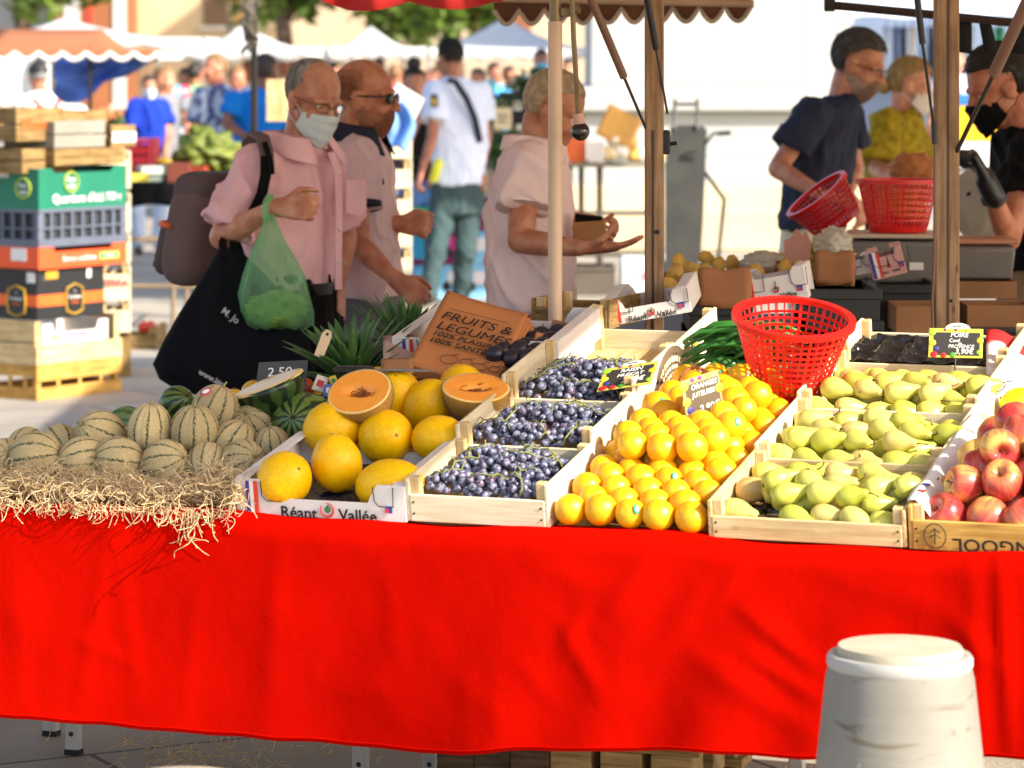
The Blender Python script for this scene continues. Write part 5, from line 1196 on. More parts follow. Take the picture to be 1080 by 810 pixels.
mb.tube([(.03+sk*.78,Lh*.80,.009),(.18+sk*.78,Lh*.80,.009)],.0006,4); mb.build('fruit_drawing',M_ink,bg,180,local=True)
bk=MB(); bk.box((.10,.09,-.055),(.2,.2,.006)); bk.build('backing_card',card_brown,bg,local=True)
# flap of pinkish card left of the bags
fl=MB(); fl.grid(lambda u,v:P(404+u*36,389-v*34+u*2-u*v*4,7.28+.12*v+.02*u),6,6); tag(fl.build('box_flap',mat('pinkish_card',(196,160,146),.8,.1,6),None,180,solid=.004),'pinkish cardboard box flap standing left of the paper bags','flap')
fl=MB(); fl.grid(lambda u,v:P(402+u*34,391-v*12+u*3-u*v*4,7.14+.05*v),6,6); tag(fl.build('box_flap',card_brown,None,180,solid=.004),'dark brown cardboard flap in front of the paper bags','flap')
# crates and boxes behind the empty grape crate
cardbox('white cardboard box with red piping behind the empty grape crate',frame(V((.965,-.18,.19)).normalized(),V((.16,.98,.1)).normalized(),V((-.19,-.06,.98)).normalized(),P(641,344,7.75)),.205,.22,.062,True,.55,wsize=.019)
crate('low wooden crate leaning behind the empty grape crate',frame(E1,EH,V((0,0,1)),P(560,345,7.75)),.20,.24,.07,.05,.05,pine_old,pine)
o=tag(MB().box((0,0,0),(.21,.012,.022),frame(E1,EH,V((0,0,1)),P(556,352,7.5)),0,.002).build('white_batten',card_white),'narrow white card strip over the dark plums','card strip')
for i,(px,py,Y,w,h,a) in enumerate(((570,368,7.33,.05,.07,10),(588,350,7.5,.045,.05,-10))):
    o=MB().grid(lambda u,v:V(((u-.5)*w*(1-.3*v),.01*math.sin(u*3),(v-.5)*h)),6,6); o=o.build('card_tab',card_brown if i else kraft,None,180,solid=.004); o.matrix_world=T(P(px,py,Y))@Rz(a)@Ry(14); tag(o,('folded brown card tab sticking up beside the grape crate','small card tab behind the white strip')[i],'card tab')
# small hang tags and bean net on the oranges side
M_bean=stripes('green_bean_pods',(70,150,50),(24,70,24),26,.2,.5,(52,130,40),.01,.5,60)
bn=MB()
rg=random.Random(3)
for i in range(60):
    s=.175+rg.uniform(-.05,.09)+.02; d=.90+i/60*.12+rg.uniform(-.02,.02); h=.10+.05*math.sin(i/60*math.pi)+rg.uniform(-.02,.01)
    bn.tube([D(s-.07,d-.01,h-.015),D(s-.03,d,h+.008),D(s+.02,d+.006,h+.010),D(s+.075,d+.01,h-.012)],[.003,.0062,.0062,.003],7)
tag(bn.build('green_beans',M_bean,None,180),'heap of fresh green beans behind the oranges','beans',None,'stuff')
# red plastic baskets
M_red=mat('red_basket_plastic',(222,26,22),.35,.1,8,translucent=.15)
def basket(label,M,rt,rb,h,nv=21,nh=9,two=True):
    t=thing('plastic_basket',label,'basket',M=M,group='red plastic baskets')
    sx=1.0
    def ring(r,z,w,hh,name):
        MB().lathe([(r-w,z-hh),(r+w,z-hh),(r+w,z+hh),(r-w,z+hh),(r-w,z-hh)],56,cap=False).build(name,M_red,t,40,local=True)
    ring(rt,h,.008,.006,'rim'); 
    mb=MB()
    for k in range(1,nh+1):
        u=.12+.76*k/(nh+.3); r=rb+(rt-rb)*u; z=h*u; mb.lathe([(r-.0016,z-.0024),(r+.0016,z-.0024),(r+.0016,z+.0024),(r-.0016,z+.0024),(r-.0016,z-.0024)],56,cap=False)
    for k in range(nv*2):
        a=2*math.pi*k/(nv*2); c,s=math.cos(a),math.sin(a); u0=.10
        w=.0034 if k%3==0 else .0019
        tg=V((-s,c,0)); p0=V((c*(rb+(rt-rb)*u0),s*(rb+(rt-rb)*u0),h*u0)); p1=V((c*rt,s*rt,h))
        mb.loft([[p-tg*w-V((c,s,0))*.0012,p+tg*w-V((c,s,0))*.0012,p+tg*w+V((c,s,0))*.0012,p-tg*w+V((c,s,0))*.0012] for p in(p0,p1)])
    mb.build('lattice_wall',M_red,t,30,local=True)
    MB().lathe([(.0001,.0),(rb,.0),(rb+(rt-rb)*.12,h*.12),(rb+(rt-rb)*.12-.003,h*.12),(rb-.003,.004),(.0001,.004)],56,cap=False).build('base',M_red,t,40,local=True)
    return t
bk0=P(831,414,7.02)
basket('red lattice plastic basket standing on the oranges',T(bk0)@Rx(15)@Ry(3),.127,.074,.170)
# price cards
def card(label,M,w,h,lines,border,bg=(52,48,46),top=None,tcols=(255,255,250)):
    c=thing('price_card',label,'price card',M=M,group='price cards')
    MB().box((0,0,0),(w,h,.002),None,0,.0008).build('border',flat(border),c,local=True)
    MB().box((.002,-.002,.0012),(w*.86,h*.78,.001),None,0,.0004).build('panel',flat(bg),c,local=True)
    for x,y,r,cc in((-.44*w,.36*h,.13*h,(150,200,60)),(-.43*w,.0,.12*h,(240,220,60)),(-.36*w,-.2*h,.1*h,(60,60,130)),(-.40*w,-.40*h,.12*h,(200,30,50)),(-.22*w,-.42*h,.1*h,(210,40,40)),(-.05*w,-.40*h,.1*h,(80,150,50)),(.45*w,.1*h,.12*h,(240,190,50)),(.44*w,-.3*h,.1*h,(150,190,60)),(-.2*w,.45*h,.05*h,(150,50,150)),(.0,.45*h,.05*h,(150,50,150)),(.2*w,.45*h,.05*h,(220,200,40))):
        MB().ell((x,y,.0016),(r,r*.9,.0012),None,0,12,6).build('fruit_print',flat(cc,.5),c,180,local=True)
    if top: 
        MB().ell((.02*w,.5*h,-.0004),(.24*w,.2*h,.001),None,0,24,6).build('logo_tab',M_white,c,180,local=True); text(top,h*.1,T((.02*w,.59*h,.001)),flat((60,120,60)),c,'logo_text',.01,local=True)
    for s,size,x,y in lines: text(s,size*h,T((x*w,y*h,.0022)),M_chalk,c,'chalk_writing',.012,1,local=True,shear=.2)
    MB().tube([(0,-h*.45,-.002),(0,-h*1.0,-.004)],.002,6).build('pin',M_dark,c,local=True)
    return c
card('price card reading POIRE with chalk prices above the pear crates',frame(V((.97,-.24,.0)).normalized(),V((.08,.32,.95)).normalized(),V((-.23,-.92,.33)).normalized(),P(1008,362,7.08)),.118,.066,(('POIRE',.22,.06,.27),('Conf.',.17,-.02,.08),('de',.13,.08,-.02),('PROVENCE',.17,.1,-.12),('3,90€',.26,.16,-.29)),(206,196,70),top='terroir')
card('price card tilted back on the black grapes',frame(V((.93,-.28,.20)).normalized(),V((.30,.80,.50)).normalized(),V((-.3,-.4,.86)).normalized(),P(662,397,6.93)),.125,.085,(('RAISIN',.2,.04,.25),('MUSCAT',.18,.04,.05),('3,50€',.26,.12,-.2)),(206,190,80),top='terroir')
oc=card('brownish price card standing in the oranges',frame(V((.66,.60,.25)).normalized(),V((-.05,-.1,.99)).normalized(),V((.6,-.75,.05)).normalized(),P(741,419,6.72)),.10,.094,(('ORANGES',.16,.06,.28),('JUTEUSES',.15,.02,.1),('2,90€',.24,.12,-.25)),(176,140,96),bg=(84,70,48))
ar=MB()
for k,(rr,cc) in enumerate(((.048,0),(.036,1),(.028,0))):
    ar=MB(); ar.tube([P(733,408,6.98)+V((.9*rr*math.cos(a),.35*rr*math.cos(a),1.5*rr*math.sin(a)-.03)) for a in[math.pi*j/18 for j in range(19)]],.004,6); o=ar.build('arched_band',(flat((150,90,50)),M_white)[cc]); 
    if k==0: tag(o,'brown and white arched paper band of a fruit label behind the oranges','paper band'); root_=o
    else: o.parent=root_
for i,(s,d,h,a) in enumerate(((.118,.545,.06,20),(.135,.60,.055,70),(.125,.66,.06,-30),(.20,.83,.10,40))):
    o=MB().grid(lambda u,v:V(((u-.5)*.075,(v-.5)*.04*math.sin(math.pi*max(.04,min(.96,u))),.012*math.sin(u*3)+.01*abs(v-.5))),10,6).build('orange_leaf',mat('orange_leaf_green',(40,104,40),.4,.3,20) if i==0 else bpy.data.materials['orange_leaf_green'],None,180,solid=.0008); o.matrix_world=MD@T((s,d,h))@Rz(a)@Rx(25); tag(o,('glossy green leaf beside the grape crate wall, nearest the front','glossy green leaf next to the nearest leaf','green leaf among the oranges farther back','green leaf by the beans')[i],'leaf')
# back box on the right holding melons: white flyer, black wrap at right edge over apples
ro=MB(); ro.grid(lambda u,v:P(1040+u*60,418-v*70+u*20,6.95+.25*v)+V((0,0,.01*math.sin(u*6))),10,10); tag(ro.build('wrapping_sheet',mat('red_white_sheet',(214,30,34),.6,.05,3,c2=(226,220,216),lo=.52,hi=.56),None,180,solid=.001),'red and white printed sheet behind the apples','sheet')
ro=MB(); ro.grid(lambda u,v:P(1058+u*40,434+v*10-6*math.sin(u*3)+u*4,6.66-.03*v),8,5); tag(ro.build('black_film',mat('black_film_plastic',(30,30,34),.15,.2,30,bump=.4,bscale=40),None,180,solid=.001),'piece of shiny black film lying over the apples','film')
lm=MB().ell((0,0,0),(.04,.034,.034),None,0,26,16,lambda d:1+.12*max(0,abs(d.x))**10).build('lemon',mat('lemon_skin',(232,204,20),.4,.1,20,bump=.2,bscale=200),None,180); lm.location=P(1076,425,6.9); tag(lm,'yellow lemon behind the apples at the right edge','lemon'); MB().ell((.041,0,0),(.006,.006,.006)).build('tip',M_stalk,lm,180,local=True)
# ---- posts and struts of the canopy
Mpale=mat('pale_painted_post',(206,176,148),.45,.1,5); Mbrown=postwood
M_rod=mat('brown_plastic_sleeve',(118,86,70),.5,.15,8); M_rod2=mat('dark_rod',(64,52,46),.4,.2,8,metal=.4); M_brass=mat('brass_fitting',(128,110,80),.4,.2,20,metal=.5)
def post(label,px,Y,w,m,top=2.25,capz=None):
    t=thing('canopy_post',label,'post',(P(px,60,Y).x,Y,0),'upright posts of the market canopy'); x=P(px,60,Y).x
    return t,x
t,x=post('slim pale painted post in front of the man in the pink shirt',585.5,7.72,.03,Mpale)
MB().tube([(x,7.72,.0),(x,7.72,1.735)],.0170,20).build('shaft',Mpale,t); MB().tube([(x,7.72,1.73),(x,7.72,2.3)],.0135,20).build('upper_tube',M_brass,t); MB().box((x+.026,7.72,1.757),(.03,.02,.022),None,0,.003).build('clamp',M_brass,t); MB().tube([(x+.04,7.71,1.76),(x+.055,7.70,1.765)],.012,10).build('knob',M_brass,t)
t,x=post('brown square wooden post with a groove, left of the hand truck',690,7.95,.05,Mbrown)
MB().box((x,7.95,1.15),(.046,.05,2.3),None,0,.003).build('shaft',Mbrown,t); MB().box((x-.004,7.922,.92),(.005,.004,1.1),None,0,.001).build('groove',flat((60,44,32)),t); MB().tube([(x+.006,7.9245,1.22),(x+.006,7.921,1.22)],.006,10).build('bolt',M_dark,t); MB().box((x+.028,7.94,1.44),(.02,.03,.06),None,0,.004).build('bracket',M_dark,t); MB().tube([(x+.035,7.94,1.435),(x+.055,7.94,1.438)],.005,8).build('bracket_pin',M_dark,t)
t,x=post('grey brown square post in front of the right hand seller',998,8.35,.055,Mbrown)
MB().box((x,8.35,1.15),(.062,.05,2.3),None,0,.003).build('shaft',postwood,t); MB().box((x+.002,8.3235,1.15),(.006,.004,2.2),None,0,.001).build('groove',flat((80,62,50)),t); MB().tube([(x+.008,8.3255,1.02),(x+.008,8.322,1.02)],.005,10).build('bolt',M_dark,t)
def strut(label,a,b,c,r1,r2,m1,m2):
    t=thing('canopy_strut',label,'strut',a,'telescopic struts of the canopy'); MB().tube([a,b],r1,12).build('outer_sleeve',m1,t); MB().tube([b,c],r2,10).build('inner_rod',m2,t); return t
strut('brown telescopic strut slanting down to the square post',P(618,-14,7.7),P(658,81,7.85),P(684,142,7.94),.010,.0038,M_rod,M_rod2)
strut('black gas strut running down to the bracket of the square post',P(680,-14,7.85),P(692,52,7.9),P(704,120,7.94),.0085,.003,M_black,M_rod2)
strut('dark vertical strut beside the mustard shirt woman',P(966,-14,8.2),P(973,46,8.22),P(985,135,8.3),.0085,.004,M_black,M_rod2)
strut('brown telescopic strut crossing in front of the right hand seller',P(1086,-4,8.0),P(1048,78,8.15),P(1009,160,8.33),.0155,.0062,M_rod,M_rod2)
cb=thing('hanging_cable','thin cable hanging down beside the right post','cable',P(985,135,8.28)); MB().tube([P(985,128,8.28),P(986,152,8.28)],.008,10).build('connector',M_black,cb); MB().tube([P(986,150,8.28),P(986,220,8.28),P(985,285,8.28),P(983,318,8.3),P(984,350,8.3)],.0038,8).build('wire',M_rod,cb)
lb=thing('hanging_bulb','black mirrored bulb hanging on a bent brass tube','lamp',P(612,137,7.6))
MB().tube([P(603,-14,7.66),P(605,40,7.66),P(608,90,7.63),P(609.5,122,7.6)],.0062,10).build('tube',M_brass,lb); MB().tube([P(609.5,120,7.6),P(611,131,7.6)],.014,14).build('holder',flat((190,150,130)),lb); MB().box(P(604,129,7.6),(.012,.015,.02),None,0,.003).build('switch',flat((190,150,130)),lb); MB().ell(P(612,138.5,7.6),.0225,None,0,24,16).build('bulb',mat('black_glass_bulb',(20,12,10),.05,.1,8,coat=.5),lb,180)
# canopy of the stall: red scalloped flap, unseen beige roof shaped for its shade
M_can=mat('red_canopy_fabric',(176,26,22),.8,.15,3,translucent=.2); M_trim=mat('pale_trim',(222,212,196),.8,.05)
ca=thing('stall_canopy','red fabric canopy over the fruit stall, only its hanging edge in view','canopy',(0,8,2.2))
zc=2.16
poly=[(-4.2,3.4),(1.45,4.25),(1.52,5.0),(1.62,6.6),(4.6,5.85),(4.8,11.6),(-4.2,11.8)]
def canopy_fn():  # outline of the unseen roof, drawn for where its shadow edge falls
    mb=MB()
    A=[(-4.2,7.2),(1.74,5.08),(1.82,6.66),(-4.2,8.9)]
    B=[(-4.2,8.9),(1.82,6.66),(4.6,5.95),(6.2,15.6),(.9,15.6),(.9,11.7),(-4.2,11.8)]  # carried back past the stall to shade the people at the right
    for pl in(A,B):
        mb.add([V((x,y,zc+.05*math.sin(x*1.1))) for x,y in pl],[list(range(len(pl)))])
    return mb
canopy_fn().build('canopy_top',mat('beige_canopy_fabric',(204,180,160),.8,.08,3,translucent=.12),ca,180,recalc=False)  # beige picked so soft warm light comes through the unseen roof
mb=MB()
def val(u,v):
    x=340+u*190; sc_=abs(math.sin((u*2.05+.02)*math.pi)); low=1+11*sc_-2*(u>.5)*sc_ ; Y=5.95
    return P(x,-236+(236+low)*v,Y)+V((0,.03*math.sin(u*16)*v,0))
mb.grid(val,60,8); mb.build('hanging_flap',M_can,ca,180,solid=.003)
def scal(label,p0,p1,n,drop,depth,mt,parent=None,trim=True,Mm=M_trim):
    mb=MB()
    def g(u,v):
        b=p0.lerp(p1,u); return b+V((0,.012*math.sin(u*n*2.2),-(drop+depth*abs(math.sin(u*n*math.pi)))*v))
    mb.grid(g,n*10,3); o=mb.build('scalloped_valance',mt,parent,180,solid=.004)
    if trim:
        t=MB(); t.tube([g(i/(n*10),1)+V((0,-.006,0)) for i in range(n*10+1)],.0075,6); t.build('valance_trim',Mm,o,180)
    return o
M_val=mat('brown_striped_fabric',(120,78,56),.8,.2,4,translucent=.2)
v2=scal('', P(521,-6,10.2),P(792,-10,10.0),10,.05,.045,M_val,ca,True,flat((190,170,150)))
MB().tube([P(518,-2,10.1),P(795,4,9.95)],.012,10).build('edge_pole',mat('pale_wood_pole',(190,160,130),.6,.15,8),ca)
bar=thing('banner_bar','dark crossbar with black cloth strips hanging at the right','bar',P(950,14,9.3)); MB().tube([P(873,5,9.3),P(1000,17,9.2),P(1090,26,9.1)],.0125,8).build('crossbar',mat('dark_brown_bar',(52,36,28),.5,.2,8),bar); MB().box(P(875,3,9.3),(.03,.04,.05),None,0,.004).build('end_bracket',M_dark,bar)
for i,(a,b,c,d) in enumerate(((1011,20,1025,57),(1032,22,1048,56),(1066,24,1090,58))):
    m=MB(); m.add([P(a,b,9.2),P(c if i!=1 else 1045,b+1,9.2),P(c+(0 if i!=1 else 5),d,9.22),P(a+(0 if i!=1 else 6),d-2,9.22)],[[0,1,2,3]]); m.build('cloth_strip',flat((16,15,16),.9),bar,180,solid=.004)
# bollard in front
M_stone=None
def stone():
    m,t,N,L,b=nt('worn_cream_bollard'); tc=N.new('ShaderNodeTexCoord')
    n=N.new('ShaderNodeTexNoise'); n.inputs['Scale'].default_value=7; n.inputs['Detail'].default_value=7; L.new(tc.outputs['Object'],n.inputs['Vector']); r=ramp(N,[(.3,(.18,.165,.135,1)),(.62,(.24,.22,.18,1))]); L.new(n.outputs[0],r.inputs[0])
    mp=N.new('ShaderNodeMapping'); mp.inputs['Scale'].default_value=(6,6,26); L.new(tc.outputs['Object'],mp.inputs[0]); n2=N.new('ShaderNodeTexNoise'); n2.inputs['Scale'].default_value=1.1; n2.inputs['Detail'].default_value=7; n2.inputs['Distortion'].default_value=1.2; L.new(mp.outputs[0],n2.inputs['Vector'])
    r2=ramp(N,[(.63,(1,1,1,1)),(.68,(.62,.52,.38,1)),(.76,(.35,.27,.19,1))]); L.new(n2.outputs[0],r2.inputs[0]); mx=N.new('ShaderNodeMix'); mx.data_type='RGBA'; mx.blend_type='MULTIPLY'; mx.inputs[0].default_value=.75; L.new(r.outputs[0],mx.inputs[6]); L.new(r2.outputs[0],mx.inputs[7])
    n3=N.new('ShaderNodeTexNoise'); n3.inputs['Scale'].default_value=5.5; n3.inputs['Detail'].default_value=5; ad=N.new('ShaderNodeVectorMath'); ad.inputs[1].default_value=(4,2,7.3); L.new(tc.outputs['Object'],ad.inputs[0]); L.new(ad.outputs[0],n3.inputs['Vector']); r3=ramp(N,[(.66,(0,0,0,1)),(.70,(1,1,1,1))]); L.new(n3.outputs[0],r3.inputs[0]); m3=N.new('ShaderNodeMix'); m3.data_type='RGBA'; L.new(r3.outputs[0],m3.inputs[0]); L.new(mx.outputs[2],m3.inputs[6]); m3.inputs[7].default_value=(.74,.72,.68,1)
    L.new(m3.outputs[2],b.inputs['Base Color']); b.inputs['Roughness'].default_value=.7
    bp=N.new('ShaderNodeBump'); bp.inputs['Strength'].default_value=.4; bp.inputs['Distance'].default_value=.004; L.new(n2.outputs[0],bp.inputs['Height']); L.new(bp.outputs[0],b.inputs['Normal']); return m
YB=5.35; bp_=P(949,60,YB); kk=YB/F
bo=thing('bollard','stubby worn cream bollard with a white rim in front of the red cloth','bollard',(bp_.x,YB,0))
zt=P(949,692,YB).z; rt=76*kk
MB().lathe([(rt*1.42,0),(rt*1.40,.03),(rt*1.17,zt-.19),(rt*1.03,zt-.035),(rt*.99,zt-.016)],64,0,T((bp_.x,YB,0))).build('shaft',stone(),bo,40)
MB().lathe([(rt*.995,zt-.017),(rt*1.012,zt-.012),(rt*1.012,zt-.002),(rt*.985,zt+.004),(rt*.90,zt+.005),(rt*.86,zt+.001)],64,0,T((bp_.x,YB,0))).build('white_rim',mat('white_bollard_paint',(168,164,156),.6,.06,10,bump=.1),bo,50)
MB().lathe([(rt*.87,zt+.002),(rt*.872,zt+.012),(rt*.85,zt+.018),(rt*.3,zt+.020),(.0005,zt+.0205)],64,0,T((bp_.x,YB,0))).build('cap_disc',mat('worn_stone_cap',(188,176,152),.75,.12,14,bump=.2,bscale=90,c2=(164,152,126)),bo,50)
# second bollard top just inside the frame (its cap only)
b2=thing('bollard','bollard whose pale top just reaches the bottom edge of the picture','bollard',(P(190,60,5.2).x,5.2,0)); zb=P(190,826,5.2).z; xb=P(190,60,5.2).x
MB().lathe([(.16,0),(.13,zb-.03),(.125,zb-.012)],48,0,T((xb,5.2,0))).build('shaft',bpy.data.materials['worn_cream_bollard'],b2,40); MB().lathe([(.125,zb-.012),(.10,zb+.006),(.0005,zb+.008)],48,0,T((xb,5.2,0))).build('cap_disc',bpy.data.materials['worn_stone_cap'],b2,50)
# pallets under the table
def pallet(label,c,rz,w,d,n,m,z0=0):
    M=T(c)@Rz(rz); t=thing('pallet',label,'pallet',M=M,group='wooden pallets under the stall')
    for i in range(n): MB().box((-w/2+.05+i*(w-.1)/(n-1),0,.112),(.085,d,.020),None,0,.002).build('deck_board',m,t,local=True)
    for y in(-d/2+.05,0,d/2-.05):
        for x in(-w/2+.06,0,w/2-.06): MB().box((x,y,.055),(.09,.08,.07),None,0,.003).build('block',m,t,local=True)
        MB().box((0,y,.0955),(w,.08,.012),None,0,.002).build('stringer',m,t,local=True); MB().box((0,y,.011),(w,.08,.018),None,0,.002).build('skid',m,t,local=True)
    return t
def pal2(l1,l2,px,Y,n,m1,m2,w):
    X=P(px,0,Y).x; pallet(l2,V((X,Y,0)),-20,w,.42,n,m2); pallet(l1,V((X+.01,Y-.01,.124)),-20,w,.42,n,m1)
pal2('dark weathered pallet, upper one of the pair under the middle of the stall','dark weathered pallet at the bottom under the middle of the stall',548,6.95,5,darkwood,darkwood,.28)
pal2('pale new pallet on top of another, under the oranges','pale pallet lying on the ground under the other pale one',680,6.86,5,pallet_wood,pallet_wood,.34)
mb=MB(); mb.box((0,0,.262),(.15,.09,.022),T((P(690,0,6.7).x,6.72,0))@Rz(-12),0,.003); tag(mb.build('wood_offcut',pine_gold),'yellow wood offcut lying on the pale pallets','wood block')
# ---------------------------------------------------------------- seller's side behind the rows
M_kr2=mat('kraft_bag_dark',(150,98,58),.75,.15,6,bump=.2,bscale=30); M_dkcrate=mat('dark_plastic_crate',(20,18,17),.55,.25,12)
def plainbox(name,label,cat,c,size,M0,m,bev=.004,group=None):
    """closed box with a lid seam, as a thing"""
    t=thing(name,label,cat,M=M0@T(c) if M0 is not None else T(c),group=group); MB().box((0,0,0),size,None,0,bev).build('body',m,t,local=True); return t
def openbox(name,label,cat,M,w,d,h,m,t=.006,group=None,m_in=None,notch=0,rim=0):
    o=thing(name,label,cat,M=M,group=group)
    MB().box((w/2,d/2,t/2),(w-2*t,d-2*t,t)).build('base',m_in or m,o,local=True)
    for y in(t/2,d-t/2):
        if notch:
            pr=[(0,0),(w,0),(w,h),(w*.86,h),(w*.82,h*(1-notch)),(w*.18,h*(1-notch)),(w*.14,h),(0,h)]; b=MB(); b.prism(pr,t,T((0,y,0))@Rx(90)@T((0,0,-t/2)))
        else: b=MB(); b.box((w/2,y,h/2),(w,t,h),None,0,.001)
        b.build('side_panel',m,o,local=True)
    for x in(t/2,w-t/2):
        b=MB(); b.box((x,d/2,h/2+.001),(t,d-2*t,h-.002),None,0,.001); b.build('end_panel',m,o,local=True)
    if rim:
        for y in(0,d):
            b=MB(); b.box((w/2,y,h-rim/2),(w+.01,t*2,rim),None,0,.002); b.build('rim',m,o,local=True)
    return o
Ex=V((.965,-.17,.17)).normalized(); Ey=V((.17,.98,.0)).normalized(); Ez=Ex.cross(Ey)
cnt=thing('sales_counter','dark sales counter behind the baskets, carrying boxes and the scale','counter',(1.2,9.2,0)); 
MB().box((.78,9.25,.86),(1.9,1.0,.03),Rz(0),0,.004).build('worktop',flat((60,52,48)),cnt)
for x in(.0,.9,1.68):
    for y in(8.85,9.65): MB().box((x,y,.42),(.04,.04,.84),None,0,.003).build('leg',M_dark,cnt)
MB().box((.78,8.75,.55),(1.88,.02,.56)).build('front_cloth',flat((26,22,22),.9),cnt)
def stack(label,x0,x1,ytop,Y,h,d=.35,m=None,group='dark plastic crates under the counter boxes'):
    a=P(x0,ytop,Y); w=(x1-x0)*Y/F
    return openbox('plastic_crate',label,'crate',T((a.x,Y,a.z-h)),w,d,h,m or M_dkcrate,.01,group,rim=.025)
stack('black plastic crate under the brown bags beside the red basket',728,792,322,7.95,.2); stack('black plastic crate below the first one by the red basket',728,792,352,7.95,.2)
stack('dark crate right of the red basket under the leaning card box',852,928,305,8.15,.22); stack('dark crate at the bottom right of the red basket',852,930,338,8.15,.2)
stack('dark crate under the scale, left of the right post',925,990,300,8.9,.16)
openbox('cardboard_box','plain brown cardboard box on the floor side under the scale','box',T(P(945,352,8.7)),.16,.2,.075,card_brown)
openbox('cardboard_box','plain brown box behind the pear price card at the right','box',T(P(1020,345,8.9)),.2,.2,.06,card_brown)
openbox('cardboard_box','brown box behind the right hand post, below the seller\'s bag','box',T(P(1000,315,9.4)),.2,.2,.05,card_brown)
def bagbundle(label,px,py,Y,w,h,n,lean):
    t=thing('paper_bag_bundle',label,'paper bags',M=T(P(px,py,Y))@Rz(-12)@Rx(lean),group='bundles of brown paper bags')
    for i in range(n):
        b=MB(); b.grid(lambda u,v,i=i:V(((u-.5)*w,.006*i+.004*math.sin(u*4+i)*v,v*h*(1-.02*i)+.004*math.sin(u*9+i))),8,6); b.build('paper_bag',kraft if i%2 else M_kr2,t,180,solid=.0015,local=True)
bagbundle('bundle of folded brown paper bags standing in a black crate',763,324,7.93,.13,.095,6,-8); bagbundle('bundle of brown paper bags farther right beside the scale',880,300,8.3,.10,.085,5,-8)
cardbox('big white fruit box with a red ring emblem behind the red basket',frame(Ex,Ey,Ez,P(784,325,8.1)),.165,.2,.082,True,.8,wsize=.017)
cardbox('small pink tinted fruit box tilted in front of the scale',frame(V((.96,-.1,.25)).normalized(),V((.1,.99,0)).normalized(),V((-.25,0,.97)).normalized(),P(922,296,8.5)),.088,.14,.075,True,.75,m=mat('pink_fruit_box',(214,160,150),.7,.06),wsize=.009)
cardbox('white fruit box squeezed between the brown bags and the pink box',frame(Ex,Ey,Ez,P(893,292,8.6)),.07,.15,.05,False,.8)
cd=MB(); cd.prism([(-.035,-.05),(.03,-.055),(.034,.02),(.02,.05),(.012,.035),(-.006,.055),(-.02,.03),(-.04,.02)],.004); o=cd.build('torn_card',mat('pink_brown_card',(184,128,112),.8,.1)); o.matrix_world=T(P(842,262,8.8))@Rz(-15)@Rx(82); tag(o,'torn pinkish card flap standing in front of the navy t-shirt man','card flap')
M_sheet=mat('crumpled_white_plastic',(222,214,198),.35,.1,8,bump=.5,bscale=24,translucent=.45)
def crumple(name,label,cat,px,py,Y,r,m,seed=0,amp=.28,mat_rot=None):
    o=MB().ell((0,0,0),r,None,0,44,28,lambda d:1+amp*noise.noise(d*2.6+V((seed,0,0)))+amp*.6*noise.noise(d*6+V((0,seed,0)))+amp*.25*noise.noise(d*14)); o=o.build(name,m,None,180); o.location=P(px,py,Y); return tag(o,label,cat)
crumple('plastic_sheet','crumpled whitish plastic sheet heaped on the counter','plastic sheet',878,257,8.9,(.055,.06,.04),M_sheet,2); crumple('plastic_sheet','small crumpled plastic sheet behind the white fruit box','plastic sheet',805,277,8.9,(.06,.06,.03),M_sheet,5)
crumple('plastic_bag','whitish plastic bag hanging open in front of the stallholder','plastic bag',1032,214,10.15,(.085,.06,.12),M_sheet,9,.10)
crumple('paper_bag','crumpled brown paper bag held over the red basket','paper bag',962,180,11.0,(.085,.07,.06),kraft,4,.2)
M_pot=mat('yellow_potato',(206,160,70),.6,.2,20); pp=MB().ell((0,0,0),(.025,.020,.019),None,0,20,14,lambda d:1+.22*noise.noise(d*2.2)).build('potato',M_pot,None,180); MB().ell((.012,-.022,.004),(.002,.002,.002)).build('eye_spot',M_stalk,pp,180,local=True); kids(pp)
for i,(px,py,Y) in enumerate(((704,300,8.5),(712,288,8.6),(722,297,8.6),(730,284,8.7),(742,286,8.8),(716,277,8.9),(758,280,8.9),(772,278,9.0),(786,282,9.0),(798,287,8.8),(745,272,9.1),(822,275,9.0),(836,272,9.0),(850,268,9.0),(862,262,9.0),(843,256,9.1),(828,283,8.8),(846,280,8.8))):
    Mx=T(P(px,py,Y))@Euler((rnd.uniform(0,6),rnd.uniform(0,6),0)).to_matrix().to_4x4(); lab='yellow potato on the counter behind the boxes, %s from the left'%(['first','second','third','fourth','fifth','sixth','seventh','eighth','ninth','tenth','eleventh','twelfth','thirteenth','fourteenth','fifteenth','sixteenth','seventeenth','eighteenth'][i])
    if i==0: pp.matrix_world=Mx; tag(pp,lab,'potato','potatoes behind the boxes')
    else: dup(pp,Mx,lab)
bd=MB(); bd.box((0,0,0),(.5,.3,.10)); 
openbox('produce_tray','shallow brown tray under the yellow potatoes','tray',T(P(700,318,8.55)),.42,.3,.06,card_brown)
openbox('produce_tray','wooden tray under the crumpled plastic sheet','tray',T(P(818,302,8.85)),.2,.25,.07,pine_old)
